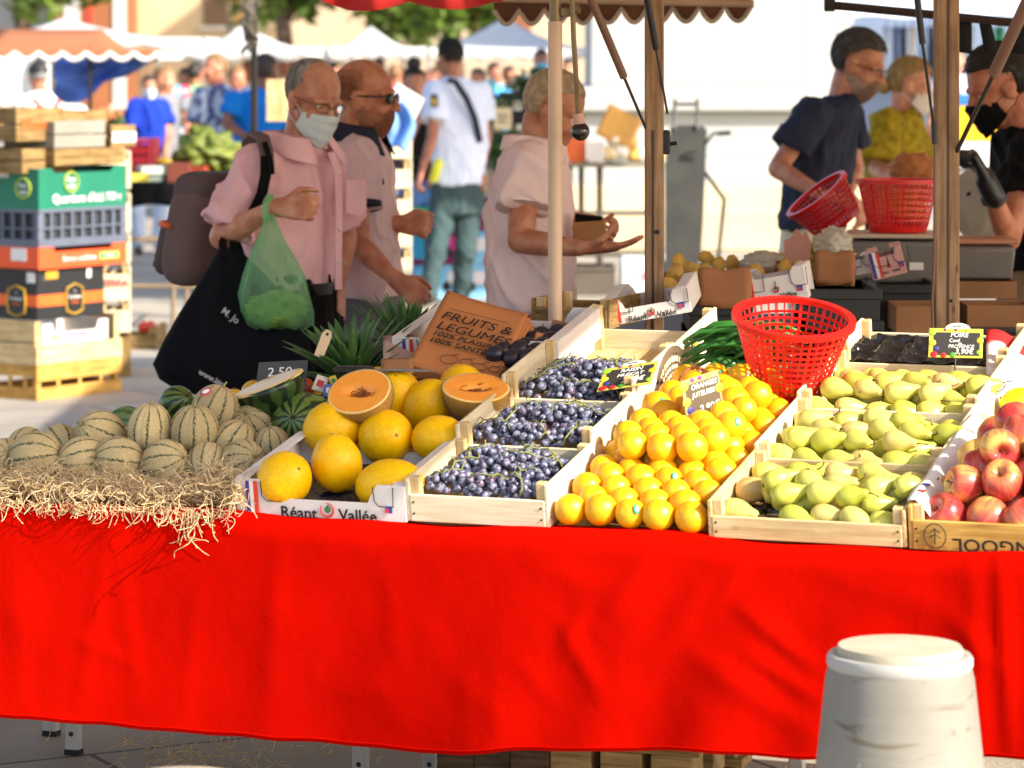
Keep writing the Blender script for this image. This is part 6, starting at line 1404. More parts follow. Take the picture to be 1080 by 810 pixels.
# shop scale
s_=thing('shop_scale','grey shop scale with a wide beige tray plate on the counter','scale',M=T(P(945,296,9.3))@Rz(-8))
M_sc=mat('grey_scale_plastic',(112,104,98),.5,.1); 
mb=MB(); mb.loft([[V((x*a,y*b,z)) for x,y in((-1,-1),(1,-1),(1,1),(-1,1))] for z,a,b in((0,.125,.12),(.07,.13,.125),(.115,.135,.13),(.12,.12,.12))]); mb.build('housing',M_sc,s_,40,bev=.008,local=True); MB().box((0,0,.134),(.29,.26,.012),None,0,.005).build('tray_plate',mat('beige_scale_plate',(196,176,152),.4,.08,metal=.2),s_,local=True); MB().box((.06,-.128,.05),(.04,.004,.022),None,0,.001).build('display',M_white,s_,local=True)
for x in(-.1,.1):
    for y in(-.09,.09): MB().tube([(x,y,-.015),(x,y,.002)],.014,10).build('foot',M_black,s_,local=True)
s2=thing('electronic_scale','second scale with a rounded reddish tray behind the right post','scale',M=T(P(1030,292,9.6)))
mb=MB(); mb.loft([[V((x*a,y*b,z)) for x,y in((-1,-1),(1,-1),(1,1),(-1,1))] for z,a,b in((0,.09,.1),(.09,.10,.11),(.1,.09,.1))]); mb.build('housing',M_sc,s2,40,bev=.008,local=True); MB().box((0,0,.11),(.22,.22,.014),None,0,.006).build('tray_plate',mat('reddish_scale_plate',(178,120,92),.4),s2,local=True)
basket('tall red plastic basket standing on the scale plate',T(P(947,244,9.3)),.115,.082,.145,22,6)
basket('red plastic basket tipped towards the navy t-shirt man',T(P(885,236,9.5))@Ry(-38)@Rx(6),.10,.075,.11,20,5)
# ---------------------------------------------------------------- crate stack on the ground, left
US=V((.58,.815,0)).normalized(); WS=V((-.815,.58,0)).normalized(); CS=V((P(39,0,15.45).x,15.45,0)); MSK=frame(US,WS,V((0,0,1)),CS)
def rface(u,z,off=.004): return MSK@frame(V((1,0,0)),V((0,0,1)),V((0,-1,0)),V((u,-off,z)))
def lface(w,z,off=.004): return MSK@frame(V((0,-1,0)),V((0,0,1)),V((-1,0,0)),V((-off,w,z)))
sz=lambda y:(423-y)/219.0
def wcrate(label,u0,w0,z0,lu,lw,h,m,rows=((.0,.42),(.58,1.0)),rrows=None,name='wooden_crate',mini=None):
    t=thing(name,label,'crate',M=MSK@T((u0,w0,z0)),group='crates stacked on the ground at the left')
    b=MB(); b.box((lu/2,lw/2,.01),(lu-.02,lw-.02,.008),None,0,.001); b.build('base',m,t,local=True)
    for y in(.005,lw-.005):
        for a,c in(rrows or rows): b=MB(); b.box((lu/2,y,h*(a+c)/2),(lu,.01,h*(c-a)),None,0,.002); b.build('side_board',m,t,local=True)
    for x in(.005,lu-.005):
        for a,c in rows: b=MB(); b.box((x,lw/2,h*(a+c)/2),(.01,lw-.022,h*(c-a)),None,0,.002); b.build('end_board',m,t,local=True)
    for x in(.026,lu-.026):
        for y in(.026,lw-.026): b=MB(); b.box((x,y,h/2),(.028,.028,h-.01),None,0,.002); b.build('corner_post',m,t,local=True)
    return t
gc=wcrate('golden slatted wooden crate at the bottom of the crate stack',0,0,0,.60,.40,.165,pine_gold,((.0,.36),(.68,1.0)),((.0,.36),(.55,1.0)))
for k in range(3): MB().box((.15+.15*k,.004,.075),(.02,.008,.04)).build('slat_upright',pine_gold,gc,local=True)
for k in range(3): MB().box((.004,.08+.1*k,.08),(.008,.02,.06)).build('slat_upright',pine_gold,gc,local=True)
wcrate('pale wooden crate holding a white box, second from the bottom of the stack',0,.0,.168,.60,.40,.215,pine,((.0,.48),(.52,1.0)),((.0,.42),))
wb_=openbox('fruit_box','white fruit box with purple lettering inside the pale wooden crate','box',MSK@T((.06,.02,.262)),.46,.30,.10,card_white,notch=.45); text('bananes',.045,rface(.30,.305,-.016),flat((90,60,130)),wb_); MB().box((0,0,0),(.04,.02,.002),rface(.14,.295,-.017)).build('yellow_mark',flat((230,200,40)),wb_)
bb=openbox('cardboard_box','black cardboard box with an orange band and gold badges','box',MSK@T((.0,.0,.385)),.47,.40,.245,mat('black_printed_card',(28,27,28),.55,.15)); 
M_org=flat((226,100,30)); M_gd=flat((206,160,40))
MB().box((0,0,0),(.468,.055,.002),rface(.235,.478,.001)).build('orange_band',M_org,bb); MB().box((0,0,0),(.39,.055,.002),lface(.2,.478,.001)).build('orange_band',M_org,bb)
for Mx in(rface(.255,.475,.004),lface(.13,.475,.004)):
    MB().prism([(-.055,-.055),(.055,-.055),(.06,0),(.055,.055),(0,.075),(-.055,.055),(-.06,0)],.002,Mx).build('badge',M_black,bb)
    MB().tube([Mx@V((x,y,.003)) for x,y in((-.055,-.055),(.0,-.072),(.055,-.055),(.06,0),(.055,.055),(0,.075),(-.055,.055),(-.06,0),(-.055,-.055))],.004,5).build('badge_border',M_gd,bb)
    text('Comtesse',.022,Mx@T((0,.012,.004)),M_white,bb,'lettering',.02); text('VERGER',.016,Mx@T((0,-.014,.004)),M_org,bb,'lettering',.02); text('du',.014,Mx@T((0,.04,.004)),M_white,bb)
for u,z,w,h,c in((.10,.60,.085,.04,(200,150,40)),(.36,.595,.03,.045,(220,215,205)),(.055,.585,.05,.03,(60,58,56))): MB().box((0,0,0),(w,h,.002),rface(u,z,.002)).build('printed_mark',flat(c),bb)
MB().box((0,0,0),(.05,.05,.002),lface(.04,.59,.002)).build('sticker',M_white,bb)
ob=openbox('fruit_box','bright orange fruit box with a notched rim, open at the top','box',MSK@T((-.02,-.03,.632)),.62,.42,.125,mat('orange_printed_card',(232,84,34),.6,.06),notch=.35); text('Bonne cueillette',.036,rface(.26,.675,.035),M_white,ob,bold=.01); MB().box((0,0,0),(.14,.035,.002),rface(.47,.678,.034)).build('green_mark',flat((110,190,90)),ob); text('fruits',.03,rface(.47,.678,.037),M_white,ob); MB().box((0,0,0),(.10,.06,.002),lface(.10,.70,.022)).build('sticker',M_white,ob)
M_gp=mat('grey_plastic_crate',(92,98,112),.5,.12)
gp=thing('plastic_crate','grey slotted plastic crate between the orange and the green box','crate',M=MSK@T((-.02,-.03,.735)),group='crates stacked on the ground at the left')
for a,c in((0,.04),(.085,.095),(.165,.185)):
    for y in(.006,.414): MB().box((.31,y,(a+c)/2),(.62,.014,c-a),None,0,.002).build('side_rail',M_gp,gp,local=True)
    for x in(.006,.614): MB().box((x,.21,(a+c)/2),(.014,.40,c-a),None,0,.002).build('end_rail',M_gp,gp,local=True)
for k in range(9):
    for y in(.008,.412): MB().box((.02+k*.0725,y,.092),(.018 if k not in(0,8) else .04,.010,.175)).build('side_rib',M_gp,gp,local=True)
for k in range(6): MB().box((.008,.03+k*.072,.092),(.010,.018,.175)).build('end_rib',M_gp,gp,local=True)
MB().box((.31,.21,.012),(.60,.40,.012)).build('base',M_gp,gp,local=True)
MB().box((.31,.21,.09),(.58,.38,.15)).build('produce_liner',flat((50,52,58)),gp,local=True)
tag(MB().box((0,0,0),(.05,.03,.04),MSK@T((.42,.0,.935))).build('red_packet',flat((214,30,50))),'small red packet on the rim of the grey plastic crate','packet')
gr=openbox('fruit_box','dark green fruit box with white lettering and round logos','box',MSK@T((-.02,-.03,.915)),.62,.42,.20,mat('green_printed_card',(14,112,84),.55,.08),notch=.12)
text('Quartiers d\'été',.058,rface(.25,.965,.036),M_white,gr,bold=.02); text('750 g',.05,rface(.50,.965,.036),M_white,gr,bold=.02)
for Mx in(rface(.20,1.045,.036),lface(.07,1.02,.024)):
    MB().tube([Mx@V((.048*math.cos(a),.048*math.sin(a),0)) for a in[2*math.pi*k/24 for k in range(25)]],.0045,5).build('logo_ring',flat((170,190,60)),gr); text('Park',.034,Mx@T((0,.012,0)),M_white,gr,bold=.02); text('sujet',.03,Mx@T((0,-.018,0)),M_white,gr,bold=.02)
MB().box((0,0,0),(.10,.11,.002),lface(.30,1.02,.023)).build('sticker',M_white,gr); MB().box((0,0,0),(.09,.03,.002),lface(.21,1.085,.023)).build('handle_slot',M_white,gr)
for k,(z0,h,u0,lu,lab,m,tx) in enumerate(((1.09,.12,-.06,.36,'weathered wooden crate above the green box on the left',pine_old,None),(1.245,.16,-.1,.33,'wooden crate with orange stamped lettering at the top left of the stack',pine_old,'Provence'),(1.125,.08,.10,.50,'greyish wooden crate above the right half of the green box',pine_old,None),(1.21,.13,.10,.36,'crate with a whitish board front on the right of the stack',mat('greyed_white_board',(140,134,120),.7,.1),None),(1.235,.15,.24,.36,'old wooden crate topmost on the right of the stack',pine_old,None))):
    c=wcrate(lab,u0,.04 if k<2 else (-.02 if k!=4 else .1),z0,lu,.34,h,m,((.0,.48),(.52,1.0)))
    if tx: text(tx,.07,MSK@frame(V((1,0,0)),V((0,0,1)),V((0,-1,0)),V((u0+.17,.034,z0+.08))),flat((214,110,30)),c)
sc2=wcrate('small crate with a white strip and red letters at the right edge of the stack',.50,-.02,1.205,.18,.3,.11,pine_old); MB().box((0,0,0),(.17,.05,.002),rface(.59,1.255,.024)).build('white_strip',M_white,sc2); text('ELLA',.04,rface(.59,1.255,.027),flat((200,30,60)),sc2,bold=.02)
# second stack behind
MS2=T(V((P(103,0,16.6).x,16.6,0)))@Rz(8)
for k,(z,h) in enumerate(((.16,.15),(.325,.18),(.52,.14),(.68,.2),(.9,.2))):
    t=crate('pale crate in the second stack behind the black box, %s from below'%ORD[k],MS2@T((0,0,z+.07)),.17,.4,h*.95,h*.75,h*.75,pine_pale,pine,t=.012,post=.03,group='crates of the second stack')
    if k==1: text('TERRA',.05,MS2@T((.085,-.012,z+.16))@Rx(90),flat((190,40,60)),t,bold=.02)
crate('wooden crate at the foot of the second stack',MS2@T((.0,.02,0)),.17,.4,.22,.2,.2,pine_old,pine_old,t=.012,post=.03)
lc=openbox('wooden_tray','low wooden tray with a few red fruits on the ground','tray',T((P(115,0,18.2).x,18.2,0))@Rz(-6),.27,.3,.13,pine_old,.012,notch=.4)
for i,x in enumerate((.05,.19,.23)):
    o=MB().ell((0,0,0),.035,None,0,16,10).build('tomato',mat('tomato_skin',(206,50,30),.35) if i==0 else bpy.data.materials['tomato_skin'],None,180); o.location=V((P(115,0,18.2).x+x,18.25,.12)); tag(o,('red fruit at the left of the low wooden tray','red fruit in the middle right of the low tray','red fruit at the right end of the low tray')[i],'tomato'); MB().ell((0,0,.034),(.008,.008,.004)).build('calyx',M_stalk,o,180,local=True)
# ---------------------------------------------------------------- market table with black cloth
def trestle(label,x0,x1,ytop,Y,d,skirt,mt,ms=None,legm=None,pxl=None):
    a=P(x0,ytop,Y); b=P(x1,ytop,Y); z=a.z; t=thing('market_table',label,'table',((a.x+b.x)/2,Y,0)); w=b.x-a.x; cx=(a.x+b.x)/2
    MB().box((cx,Y+d/2,z-.015),(w,d,.03),None,0,.004).build('tabletop',mt,t)
    if skirt: 
        mb=MB(); mb.grid(lambda u,v:V((a.x-.01+u*(w+.02),Y-.012-.008*math.sin(u*30),z-.001-v*skirt-.01*math.sin(u*14)*v)),40,4); mb.build('table_cloth',ms,t,180,solid=.004)
    lm=legm or M_steel
    for px in(pxl or (x0+8,x1-8)):
        X=P(px,0,Y).x
        for y in(Y+.05,Y+d-.05): MB().tube([(X,y,0),(X,y,z-.03)],.016,8).build('leg',lm,t)
        MB().tube([(X,Y+.05,z*.35),(X,Y+d-.05,z*.35)],.012,8).build('side_bar',lm,t)
    X0,X1=P((pxl or (x0+8,))[0],0,Y).x,P((pxl or (x0,x1-8))[-1],0,Y).x
    for zz in(.18,.5): MB().tube([(X0,Y+.05,z*zz+.1),(X1,Y+.05,z*zz+.1)],.016,8).build('cross_bar',lm,t)
    return t,z
bt,zt_=trestle('folding market table with a black cloth behind the elderly man',112,262,193,19.5,.9,.14,M_black,M_blackc,mat('wooden_legs',(132,112,88),.6),(110,182,205))
def onT(px,Y,dz=0): return V((P(px,0,Y).x,Y,zt_+dz))
rb=thing('produce_basket','maroon slotted plastic basket on the black clothed table','basket',M=T(onT(137,19.8)))
for z in(0,.06,.12,.18,.24): MB().box((0,0,z+.012),(.27,.3,.018)).build('rail',mat('maroon_plastic',(150,24,34),.4) if z==0 else bpy.data.materials['maroon_plastic'],rb,local=True)
for k in range(9): MB().box((-.13+k*.0325,-.15,.13),(.012,.012,.26)).build('rib',bpy.data.materials['maroon_plastic'],rb,local=True)
MB().box((.0,.02,.12),(.25,.24,.2)).build('filling',flat((110,30,36)),rb,local=True)
MB().box((.155,0,.13),(.03,.3,.27)).build('solid_end',flat((120,14,22)),rb,local=True)
openbox('produce_crate','brown crate of long yellow beans on the black clothed table','crate',T(onT(160,19.7))@Rz(-14),.34,.3,.10,flat((150,60,34)))
mb=MB(); 
for i in range(60): 
    a=rnd.uniform(0,.28); q=onT(164,19.7,.10)+V((a,rnd.uniform(.0,.2),rnd.uniform(0,.03)-a*.2)); mb.tube([q,q+V((.05,rnd.uniform(-.03,.03),.01)),q+V((.1,rnd.uniform(-.05,.05),-.01))],.009,6)
tag(mb.build('yellow_beans',flat((216,180,50)),None,180),'heap of yellow beans in the brown crate','beans',None,'stuff')
crumple('lettuce_heap','heap of yellow green lettuce on the black clothed table','lettuce',218,162,19.8,(.17,.16,.13),mat('yellow_green_lettuce',(116,124,34),.6,.3,14,c2=(60,76,14)),3,.5)
for i,(px,dz,c,l_) in enumerate(((150,.03,(120,130,120),'grey green printed magazine stack at the table front'),(165,.075,(176,178,166),'pale magazine on top of the stack on the black table'))):
    o=MB().box((0,0,0),(.26-.03*i,.22,.05),None,0,.004).build('magazine_stack',flat(c)); o.matrix_world=T(onT(px,19.62,dz))@Rz(10+8*i); tag(o,l_,'magazines'); MB().box((0,0,.0265),(.16,.1,.002)).build('cover_print',flat((90,110,100)),o,local=True)
plainbox('crate','dark brown plastic crate at the right of the black table','crate',onT(190,19.6,.06),(.14,.2,.12),None,flat((110,50,30)))
o=tag(MB().box(P(146,187,19.4),(.13,.02,.05)).build('price_label',flat((210,190,70))),'yellow price label on the front of the black table','price label')
ct=openbox('wooden_crate','wooden crates behind the elderly man\'s head','crate',T(P(281,128,18.6)),.15,.3,.24,pine,.012)
# ---------------------------------------------------------------- mid background
cs=[]
for k in range(8):
    t=crate('pale wooden fruit crate in the tall stack beside the bald man, %s from below'%ORD[k],T(V((P(398,0,17.2).x,17.2,k*.158)))@Rz(4),.185,.42,.15,.10,.10,pine_pale,pine,t=.012,post=.028,group='tall stack of pale crates')
for i in range(6):
    o=MB().ell((0,0,0),.028,None,0,14,9).build('apricot',flat((230,130,40),.5),None,180); o.location=V((P(403+i*5.2,0,17.25).x,17.27,.158*6.55-.02)); tag(o,'small orange apricot in the stacked crates, %s from the left'%ORD[i],'apricot','apricots in the stacked crates'); MB().ell((0,0,.028),(.004,.004,.003)).build('stalk_scar',M_stalk,o,180,local=True)
fr=thing('leaning_board','white framed board leaning on the tall crate stack','board',P(427,150,17.0)); Mf=frame(V((.82,-.1,-.5)).normalized(),V((.42,.2,.88)).normalized(),V((.0,-.97,.2)).normalized(),P(421,121,17.0))
for c,s in(((0,.13,0),(.17,.022,.02)),((0,-.13,0),(.17,.022,.02)),((.075,0,0),(.022,.24,.02)),((-.075,0,0),(.022,.24,.02))): MB().box(c,s,Mf,0,.003).build('frame_bar',mat('grey_white_paint',(214,212,206),.5) if c[1]==.13 else bpy.data.materials['grey_white_paint'],fr)
MB().box((0,0,.004),(.13,.24,.006),Mf).build('panel',flat((170,180,200)),fr)
bc=MB(); bc.grid(lambda u,v:P(402+u*30+6*math.sin(v*4),112+v*46+4*math.sin(u*7),16.9)+V((0,-.03*math.sin(u*9)-.02*math.sin(v*5+u*3),0)),20,16); tag(bc.build('blue_cloth',cloth_mat('pale_blue_denim',(120,160,214)),None,180,solid=.006),'pale blue cloth draped over the top of the crate stack','cloth')
bi=thing('blue_bin','blue plastic bin with a green rim beside the uniformed man','bin',P(444,262,22.2)); c0=P(443,0,21.9)
MB().lathe([(.075,.28),(.11,.60),(.105,.60),(.07,.29)],28,0,T((c0.x,21.9,0)),cap=False).build('bucket',flat((30,150,196),.4),bi,60); MB().lathe([(.112,.585),(.122,.585),(.122,.625),(.112,.625),(.112,.585)],28,0,T((c0.x,21.9,0)),cap=False).build('rim',flat((50,190,120),.4),bi,60); MB().lathe([(.0005,.285),(.075,.285)],28,0,T((c0.x,21.9,0)),cap=False).build('base',flat((24,110,150)),bi)
M_mag=mat('magenta_box',(130,16,90),.5,.3,9,c2=(46,12,46)); M_cy=mat('light_blue_box',(60,160,216),.5,.25,7,c2=(150,200,226))
k=0
for px,z,m,l_ in((452,0,M_cy,'light blue printed box at the bottom left of the box pile'),(502,0,M_cy,'light blue printed box at the bottom right of the box pile'),(450,.27,M_mag,'dark magenta printed box on the left light blue box'),(503,.27,M_cy,'second light blue box on the right of the pile'),(502,.54,M_mag,'dark magenta printed box on top at the right'),(476,.0,M_cy,'light blue printed box at the bottom between the man\'s legs'),(477,.27,M_mag,'magenta printed box seen between the man\'s legs')):
    w=.18 if px in(476,477) else .19
    t=plainbox('drinks_box',l_,'box',V((P(px,0,22.1).x,22.12+.006*k,z*.852+.114)),(w,.28,.228),None,m,group='boxes piled behind the uniformed man'); k+=1
    MB().box((.02,-.1415,.03),(.08,.002,.09)).build('print_panel',flat((220,214,220) if m is M_cy else (190,40,130)),t,local=True); MB().ell((-.03,-.1425,-.03),(.03,.002,.035)).build('print_shape',M_black,t,180,local=True)
# flower stall
fs,zf=trestle('grey table of the flower stall',505,590,170,25.5,.8,.25,flat((120,116,110)),flat((150,140,130)))
M_lf=mat('potted_leaf',(60,104,44),.6,.3,8,c2=(34,66,26))
def leafball(name,label,cat,c,rad,n,sz_,m,trunk=True,seed=1,flowers=None,pot=None):
    rg=random.Random(seed); t=thing(name,label,cat,(c.x,c.y,c.z-rad[2])); mb=MB(); fl=MB()
    cl=[(V((rg.gauss(0,.42),rg.gauss(0,.42),rg.gauss(0,.42))),rg.uniform(.28,.5)) for _ in range(14)]
    for i in range(n):
        q,rr=rg.choice(cl); d=V((rg.gauss(0,1),rg.gauss(0,1),rg.gauss(0,1))).normalized(); u=q+d*rr*rg.random()**.4
        p=c+V((u.x*rad[0],u.y*rad[1],u.z*rad[2])); a=V((rg.gauss(0,1),rg.gauss(0,1),rg.gauss(0,.6))).normalized(); b=a.orthogonal().normalized(); b=(Matrix.Rotation(rg.uniform(0,6),3,a)@b); s=sz_*rg.uniform(.6,1.3)
        tgt=fl if flowers and rg.random()<.10 else mb
        tgt.add([p-a*s,p+b*s*.45+a*s*.1,p+a*s,p-b*s*.45+a*s*.1],[[0,1,2,3]])
    mb.build('foliage',m,t,180,recalc=False)
    if flowers and fl.v: fl.build('blossoms',flat(flowers),t,180,recalc=False)
    return t
for i,(px,py,Y,r,l_) in enumerate(((548,96,25.6,.16,'leafy potted plant in a black trough of the flower stall'),(570,92,25.7,.15,'second leafy plant in the black trough near the pale post'),(512,128,25.2,.14,'flowering plant on the left of the flower stall'),(530,150,25.3,.16,'bushy green plant at the front of the flower stall'),(522,160,25.1,.14,'low green plant on the flower stall table'),(556,155,25.3,.14,'green plant behind the pink shirted man'))):
    leafball('potted_plant',l_,'plant',P(px,py,Y),(r,r,r*.9),420,.035,M_lf,seed=20+i,flowers=((220,200,190),None,(230,200,120),(240,240,235),None,(220,120,60))[i])
tr=plainbox('plant_trough','black plant trough with a small white label, holding leafy plants','trough',P(543,110,25.6),(.26,.2,.2),None,M_black); MB().box((.02,-.102,-.01),(.07,.003,.07)).build('label',M_white,tr,local=True)
tr=plainbox('plant_trough','second black trough lower down on the flower stall','trough',P(548,134,25.6),(.18,.2,.16),None,M_black); MB().box((0,-.102,0),(.05,.003,.05)).build('label',M_white,tr,local=True)
tr=plainbox('sign_board','cream handwritten sign board leaning on the flower stall','sign',P(530,125,25.0),(.14,.02,.17),None,flat((226,208,170))); MB().box((0,-.0115,.02),(.09,.002,.012)).build('writing',M_ink,tr,local=True); MB().box((0,-.0115,-.02),(.07,.002,.012)).build('writing',M_ink,tr,local=True)
o=MB().ell(P(517,91,25.0),(.05,.05,.055),None,0,18,12).build('turquoise_ball',flat((80,190,216),.4),None,180); tag(o,'small turquoise ball ornament on a stick at the flower stall','ornament'); MB().tube([P(517,98,25.0),P(517,120,25.0)],.008,6).build('stick',flat((190,170,120)),o)
# produce table behind the pale post
pt,zp=trestle('grey folding table with packets in front of the white monument',596,702,172,22.6,.7,0,mat('grey_table_top',(132,124,108),.6),None,mat('dark_table_legs',(92,84,70),.5),(602,634,698))
MB().tube([P(613,176,22.5),P(613,262,22.5)],.02,8).build('center_pole',M_dark,pt)
def onP(px,dz,dy=.2): return V((P(px,0,22.6).x,22.6+dy,zp+dz))
o=MB().grid(lambda u,v:V(((u-.5)*.26,.03*math.sin(u*3),(v)*.24)),8,6).build('cardboard_flap',mat('golden_cardboard',(214,160,84),.8,.08),None,180,solid=.01); o.matrix_world=T(onP(646,.15,.1))@Ry(26)@Rx(-12); tag(o,'big golden cardboard flap leaning on the packets of the grey table','cardboard')
plainbox('carton','white carton on the grey table beside the hanging bulb','carton',onP(629,.075,.05),(.11,.1,.14),None,card_white)
o=plainbox('carton','bright orange carton behind the hanging bulb','carton',onP(608,.11,.12),(.14,.12,.22),None,flat((236,110,50)))
for i,(px,dz,c) in enumerate(((643,.06,(236,214,170)),(655,.07,(240,236,226)),(668,.06,(226,180,90)),(680,.05,(238,230,214)),(650,.15,(244,236,214)),(664,.15,(232,200,130)),(692,.05,(236,196,90)))):
    crumple('packet','crumpled pale packet on the grey table, number-less, %s from the left of the heap'.replace(', number-less','')%ORD[i],'packet',px,0,22.6+.02*i,(.065,.06,.05),flat(c),i,.2).location=onP(px,dz,.1+.02*i)
# hand truck
ht=thing('hand_truck','upright grey hand truck with a worn plate and dark handles','hand truck',P(725,300,20.6)); Yh=20.6
M_ht=mat('worn_grey_plate',(52,50,42),.6,.3,7,c2=(34,34,30)); M_hd=mat('dark_truck_frame',(54,54,56),.4,.15,metal=.5)
pl=[(701,290),(701,175),(704,150),(707,135),(712,132),(740,132),(746,137),(745,160),(742,230),(738,290)]
b=MB(); b.loft([[P(x,y,Yh+dy+(y-200)*-.0012) for x,y in pl] for dy in(0,.03)]); b.build('plate',M_ht,ht,40)
for x in(711.5,735.5): MB().tube([P(x,104,Yh+.1),P(x,112,Yh+.1),P(x,136,Yh+.06)],.011,8).build('handle_post',M_hd,ht)
MB().tube([P(711,110,Yh+.1),P(736,110,Yh+.1)],.011,8).build('cross_bar',M_hd,ht)
MB().tube([P(744,152,Yh),P(752,141,Yh-.1),P(760,140,Yh-.12)],.010,8).build('side_lever',M_hd,ht); MB().tube([P(757,141,Yh-.12),P(771,140,Yh-.13)],.015,8).build('grip',M_black,ht)
MB().tube([P(742,180,Yh+.1),P(764,210,Yh+.4),P(760,250,Yh+.45),P(756,285,Yh+.4)],.014,8).build('rear_brace',M_hd,ht)
for x,y in((748,286),(704,290)): MB().lathe([(.045,-.03),(.09,-.03),(.1,0),(.09,.03),(.045,.03)],24,0,T(P(x,y,Yh+.35))@Ry(90)).build('wheel',mat('truck_tyre',(46,54,68),.6) if x==748 else bpy.data.materials['truck_tyre'],ht,40)
for i,(x0,x1,y0,y1,Y,l_) in enumerate(((655,692,270,309,22.4,'white foam box with a red oval mark on the ground'),(693,741,269,307,22.7,'white foam box beside the one with the red mark'))):
    w=(x1-x0)*Y/F; h=(y1-y0)*Y/F; t=plainbox('foam_box',l_,'box',V((P((x0+x1)/2,0,Y).x,Y+.15,h/2)),(w,.3,h),None,mat('white_foam',(214,222,232),.7,.04) if i==0 else bpy.data.materials['white_foam'],.012,'white foam boxes on the ground'); MB().box((0,0,h/2-.03),(w+.008,.308,.008)).build('lid_seam',flat((180,188,200)),t,local=True)
    if i==0: text('Ola',.10,T((.03,-.153,-.01))@Rx(90),flat((214,70,110)),t,bold=.02,local=True)
t=openbox('dark_crate','dark slotted crate on the ground beside the white foam boxes','crate',T(V((P(603,0,22.3).x,22.3,0))),.30,.35,.2,flat((92,82,72)),.012,rim=.03); 
# ---------------------------------------------------------------- white monument, steps
M_mon=mat('white_stone',(172,172,168),.7,.06,1.2,bump=.1,bscale=8); M_step=mat('cream_stone_steps',(206,190,156),.75,.12,1.5,bump=.1,bscale=6)
mo=thing('monument','big white stone pedestal with mouldings behind the stall','monument',(P(740,0,30).x,30,0)); Ym=29.5
xa,xb=P(600,0,Ym).x,P(852,0,Ym).x
def mbox(nm,x0,x1,y0,y1,Yf,d,m=M_mon):
    z0,z1=P(0,y0,Yf).z,P(0,y1,Yf).z; b=MB(); b.box(((P(x0,0,Yf).x+P(x1,0,Yf).x)/2,Yf+d/2,(z0+z1)/2),(abs(P(x1,0,Yf).x-P(x0,0,Yf).x),d,abs(z1-z0)),None,0,.02); b.build(nm,m,mo)
mbox('plinth_base',596,872,196,168,29.2,3.0); mbox('plinth_moulding',606,862,168,118,29.6,2.6); mbox('plinth_band',604,866,118,92,29.45,2.8); mbox('pedestal_block',622,846,92,-160,29.9,2.2); mbox('corner_pilaster',846,880,118,-160,30.4,1.2)
for i,(a,r) in enumerate(((0,.0),(1,0))): MB().tube([P(872+14*i,14+12*i,31.2)+V((.09*math.cos(t)*(1-t/16),0,.09*math.sin(t)*(1-t/16))) for t in[k*.45 for k in range(26)]],.045,8).build('scroll',M_mon,mo,180)
for i,(y0,y1,Yf,x0,x1) in enumerate(((247,222,27.4,540,960),(222,196,28.2,552,950))):
    z0,z1=(P(0,y0,Yf).z,P(0,y1,Yf).z); z0=0
    b=MB(); b.box(((P(x0,0,Yf).x+P(x1,0,Yf).x)/2,Yf+2,(z0+z1)/2),(P(x1,0,Yf).x-P(x0,0,Yf).x,4.0,z1-z0),None,0,.015); tag(b.build('stone_step',M_step),('lower cream stone step round the monument','upper cream stone step under the monument')[i],'step')
# ---------------------------------------------------------------- tents, tarp, trees, buildings
M_tent=mat('white_tent_fabric',(228,226,222),.8,.04,2,translucent=.25); M_tan=mat('tan_awning_fabric',(176,112,76),.8,.08,3,translucent=.2); M_trim2=flat((240,232,220))
def tent(label,x0,x1,yE,yA,Y,d,m,n=8,vd=.10,group='white tents of the market',posts=True,apx=None,trim=None,hv=.10):
    a,b=P(x0,yE,Y),P(x1,yE,Y); r1,r2=(P(x0+.26*(x1-x0),yA,Y+d/2),P(x0+.74*(x1-x0),yA,Y+d/2)) if apx else (P((x0+x1)/2,yA,Y+d/2),)*2; c,e=V((b.x,Y+d,a.z)),V((a.x,Y+d,a.z)); t=thing('market_tent',label,'tent',((a.x+b.x)/2,Y+d/2,0),group)
    mb=MB(); q=9
    for (u,v,w1,w2) in((a,b,r1,r2),(b,c,r2,r2),(c,e,r2,r1),(e,a,r1,r1)): mb.grid(lambda s,r,u=u,v=v,w1=w1,w2=w2:(u.lerp(v,s)).lerp(w1.lerp(w2,s),r)-V((0,0,.10*math.sin(s*math.pi)*0+.12*math.sin(r*math.pi))),q,6)
    mb.build('roof',m,t,180,solid=.006,recalc=False)
    for (u,v) in((a,b),(b,c),(e,a)):
        mb=MB(); mb.grid(lambda s,r,u=u,v=v:u.lerp(v,s)+V((0,0,-(hv+vd*.5*abs(math.sin(s*n*math.pi)))*r)),n*8,2); o=mb.build('valance',m,t,180,solid=.006)
        if trim: 
            tm=MB(); tm.tube([u.lerp(v,i/(n*8))+V((0,-.01,-(hv+vd*.5*abs(math.sin(i/8*math.pi))))) for i in range(n*8+1)],.02,5); tm.build('valance_trim',trim,o,180)
    if posts:
        for u in(a,b,c,e): MB().tube([(u.x,u.y,0),(u.x,u.y,u.z)],.02,8).build('post',M_steel,t)
    return t
tent('tan awning with a scalloped white trimmed edge at the left',-60,166,52,31,24.5,1.6,M_tan,9,.10,None,False,70,M_trim2,.03)
o=thing('awning_post','thin dark post holding up the tan awning','post',(P(95,0,24.6).x,24.6,0)); MB().tube([(P(95,0,24.6).x,24.6,0),(P(95,0,24.6).x,24.6,1.72)],.016,8).build('shaft',M_dark,o); MB().box((P(95,0,24.6).x,24.6,.01),(.1,.1,.02)).build('foot_plate',M_dark,o)
tent('white tent roof just right of the tan awning',168,345,50,27,33,4,M_tent,6)
tent('white tent roof above the crowd behind the bald man',330,452,50,28,38,4,M_tent,7)
tent('wide white tent roof with scalloped edge right of the uniformed man',425,640,52,18,40,5,M_tent,9)
